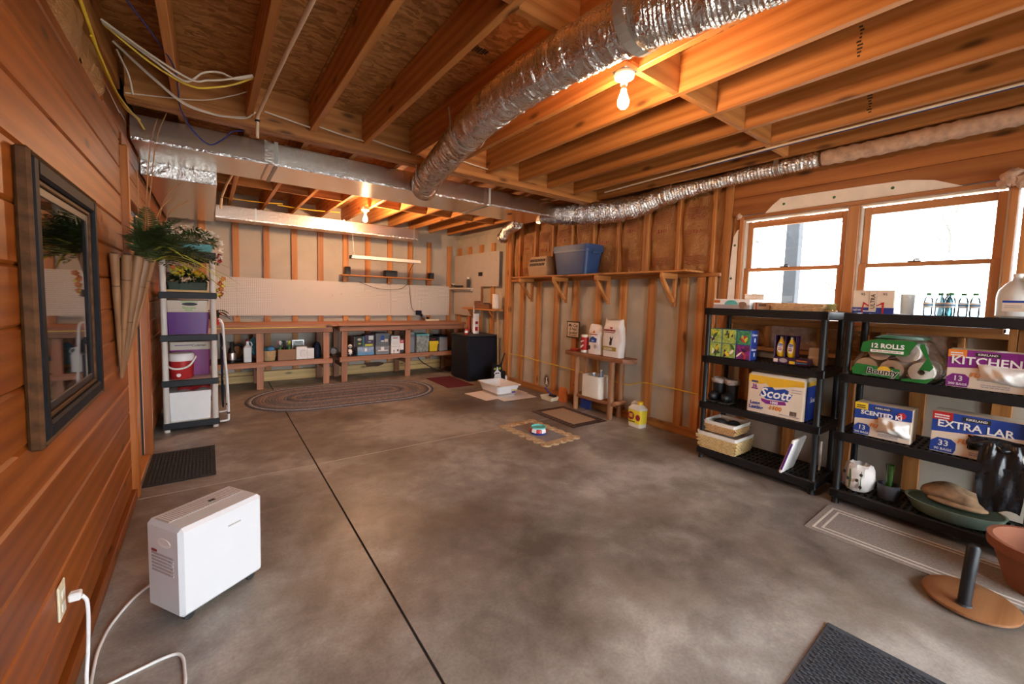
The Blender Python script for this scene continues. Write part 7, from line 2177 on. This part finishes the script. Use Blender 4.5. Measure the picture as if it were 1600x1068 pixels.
for (hx_, hy_, z_) in ((0.198, 0.283, 0.1605), (0.218, 0.303, 0.158), (0.218, 0.303, 0.150)):
    ring = []
    for sx, sy, a0 in ((1, 1, 0), (-1, 1, PI / 2), (-1, -1, PI), (1, -1, 1.5 * PI)):
        for k in range(5):
            q = a0 + k * PI / 8
            ring.append((sx * (hx_ - 0.05) + 0.05 * math.cos(q), sy * (hy_ - 0.05) + 0.05 * math.sin(q), z_))
    rg.append(ring)
fs = []
for k in range(2):
    for i in range(20):
        j = (i + 1) % 20
        fs.append((k * 20 + i, k * 20 + j, (k + 1) * 20 + j, (k + 1) * 20 + i))
g.add([p for r_ in rg for p in r_], fs)
g.build('rim', 'litter_white', t, smooth=40)
G().frustum((0.158, 0.238), (0.168, 0.248), 0.0062, 0.04, bev=0.05).build('litter', 'litter_sand', t)
F = Face(t, (0.04, -0.2605, 0.0), (1, 0, 0), (0, -0.3, 1))
F.M = T(0, 0, 0) @ F.M
F.poly([(-0.005, 0.045), (0.075, 0.045), (0.075, 0.115), (-0.005, 0.115)], 'paper', 'label', lift=14)
F.poly([(0.0, 0.05), (0.07, 0.05), (0.07, 0.085), (0.0, 0.085)], 'purple', 'print', lift=15)
F.poly([(0.0, 0.088), (0.07, 0.088), (0.07, 0.110), (0.0, 0.110)], 'petal_lime', 'print', lift=15)
# cat-shaped scoop holder
t = thing('cat_scoop_holder', 'black and white cat-shaped litter scoop holder behind the litter box', 'figurine', (3.875, 5.66, 0), 0.0)
t.scale = (1.35, 1.0, 1.03)
MY = Matrix(((1, 0, 0, 0), (0, 0, -1, 0), (0, 1, 0, 0), (0, 0, 0, 1)))
G().prism([(-0.075, 0.0), (0.095, 0.0), (0.10, 0.12), (0.085, 0.20), (0.082, 0.26), (0.070, 0.30), (0.072, 0.365), (0.042, 0.325), (-0.028, 0.325), (-0.06, 0.375), (-0.062, 0.305), (-0.072, 0.26), (-0.065, 0.20), (-0.08, 0.12)], -0.008, 0.008, MY).build('front_cutout', 'black', t)
F = FY(t, 0, -0.008, 0)
F.poly([(-0.088, 0.0), (0.085, 0.0), (0.065, 0.10), (0.055, 0.17), (0.058, 0.195), (0.035, 0.215), (0.018, 0.235), (0.010, 0.29), (-0.002, 0.29), (-0.008, 0.235), (-0.035, 0.21), (-0.045, 0.19), (-0.03, 0.165), (-0.045, 0.10)], 'white', 'white_chest')
for s in (-0.030, 0.040):
    F.oval(s, 0.262, 0.019, 0.017, 'eye_lime', 'eye', 14)
F.k += 1
for s in (-0.030, 0.040):
    F.oval(s, 0.262, 0.004, 0.012, 'ink', 'pupil', 10)
F.poly([(-0.028, 0.195), (0.035, 0.195), (0.028, 0.175), (0.005, 0.185), (-0.02, 0.172)], 'ink', 'mouth_mark')
G().box(0.03, 0.20, 0.02, 0.17, 0.0, 0.20, 0.02, RZ(0.25)).build('body_bin', 'black', t)
G().box(0.17, 0.215, 0.015, 0.06, 0.0, 0.12, 0.01, RZ(0.25)).build('white_paw', 'white', t)
c = tag(G().tube(bez([(0, 0, 0), (0.03, 0.01, 0.12), (0.075, 0.02, 0.24), (0.10, 0.02, 0.29)], 5), 0.013, 8).build('litter_scoop', 'black', None, (4.02, 5.76, 0.212), smooth=60), 'black scoop handle sticking up like a tail from the cat holder', 'scoop')
# scalloped jute mat and bowl
t = thing('scalloped_mat', 'scalloped jute mat with a grey centre holding the pet bowl', 'mat', (2.87, 3.36, 0), 0.03)
G().box(-0.205, 0.205, -0.345, 0.345, 0, 0.006, 0.002).build('base', 'jute', t)
G().box(-0.150, 0.150, -0.285, 0.285, 0.0062, 0.009, 0.001).build('centre_panel', 'mat_grey', t)
sc_ = G()
for k in range(5):
    r0 = 0.052 - 0.0105 * k
    sc_.tube([(r0 * math.cos(a), r0 * math.sin(a), 0.0055) for a in [2 * PI * i / 20 for i in range(21)]], 0.0055, 5, cap=False)
sc_ = sc_.mesh('scallop', 'jute', 60)
for k in range(7):
    y = -0.345 + k * 0.115
    for x in (-0.205, 0.205):
        put('scallop', sc_, t, (x, y, 0.001))
for k in range(3):
    x = -0.1025 + k * 0.1025
    for y in (-0.352, 0.352):
        put('scallop', sc_, t, (x, y, 0.001))
t = thing('pet_bowl', 'small red, white and blue ceramic pet bowl on the scalloped mat', 'bowl', (2.845, 3.33, 0.0095))
G().lathe([(0.088, 0.0), (0.092, 0.012), (0.0945, 0.02)], 28).build('blue_foot', 'royal', t, smooth=40)
n = 10
for k in range(n):
    a0, a1 = 2 * PI * k / n + 0.01, 2 * PI * (k + 1) / n - 0.01
    v = []
    for i in range(4):
        a = a0 + (a1 - a0) * i / 3
        for r, z in ((0.0945, 0.0205), (0.093, 0.045), (0.082, 0.058)):
            v.append((r * math.cos(a), r * math.sin(a), z))
    f = []
    for i in range(3):
        for q in range(2):
            f.append((i * 3 + q, (i + 1) * 3 + q, (i + 1) * 3 + q + 1, i * 3 + q + 1))
    G().add(v, f).build('painted_panel', 'white_gloss' if k % 2 else 'red', t, smooth=40)
G().lathe([(0.083, 0.0582), (0.080, 0.072), (0.074, 0.072), (0.068, 0.03), (0.00001, 0.024)], 28).build('teal_inside', 'teal', t, smooth=40)
t = thing('bordered_mat', 'tan mat with a dark brown border in front of the log table', 'mat', (3.59, 3.65, 0), -0.03)
G().box(-0.275, 0.275, -0.395, 0.395, 0, 0.007, 0.002).build('brown_border', 'mat_brown', t)
G().box(-0.185, 0.185, -0.305, 0.305, 0.0072, 0.0095, 0.001).build('tan_centre', 'mat_tan', t)
g = G()
for k in range(13):
    y = -0.36 + k * 0.06
    for x in (-0.23, 0.23):
        g.box(x - 0.03, x + 0.03, y - 0.002, y + 0.002, 0.007, 0.0082)
g.build('border_stitching', 'cardboard', t)
t = thing('striped_runner', 'grey runner mat with white double stripes in front of the right rack', 'mat', (3.40, 0.40, 0), 0.02)
G().box(-0.255, 0.235, -0.62, 0.56, 0, 0.006, 0.002).build('mat_body', 'runner_grey', t)
for a in (0.035, 0.075):
    G().box(-0.255 + a, -0.243 + a, -0.62 + a, 0.56 - a, 0.0062, 0.0078).build('stripe', 'runner_line', t)
    G().box(0.223 - a, 0.235 - a, -0.62 + a, 0.56 - a, 0.0062, 0.0078).build('stripe', 'runner_line', t)
    G().box(-0.243 + a, 0.223 - a, 0.548 - a, 0.56 - a, 0.0062, 0.0078).build('stripe', 'runner_line', t)
t = thing('post_stand', 'round wooden disc stand with a black upright post', 'stand', (3.01, 0.205, 0.0))
G().lathe([(0.165, 0.0085), (0.185, 0.016), (0.185, 0.028), (0.172, 0.034), (0.00001, 0.034)], 36, sx=1.0, sy=0.92).build('disc', 'disc', t, smooth=40)
G().tube([(-0.105, 0.01, 0.035), (-0.085, 0.006, 0.17), (-0.06, 0.0, 0.305), (-0.058, 0.0, 0.318)], [0.024, 0.024, 0.0255, 0.018], 14).build('post', 'black', t, smooth=50)
G().lathe([(0.03, 0.0342), (0.028, 0.042)], 16, T(-0.105, 0.01, 0)).build('post_collar', 'charcoal', t)
t = thing('terracotta_pot', 'large terracotta pot at the right edge of the photo', 'pot', (3.43, -0.02, 0.0), rot=(0, 0, 0))
G().lathe([(0.125, 0.008), (0.14, 0.012), (0.20, 0.20), (0.22, 0.205), (0.222, 0.255), (0.20, 0.255), (0.19, 0.21), (0.13, 0.03), (0.00001, 0.03)], 36).build('pot_body', 'terracotta', t, smooth=40)
G().lathe([(0.13, 0.06), (0.06, 0.068), (0.00001, 0.07)], 28).build('soil', 'pot_inside', t, smooth=40)
G().lathe([(0.2223, 0.225), (0.2238, 0.228), (0.2223, 0.231)], 36, cap=False).build('rim_groove', 'terracotta', t, smooth=40)
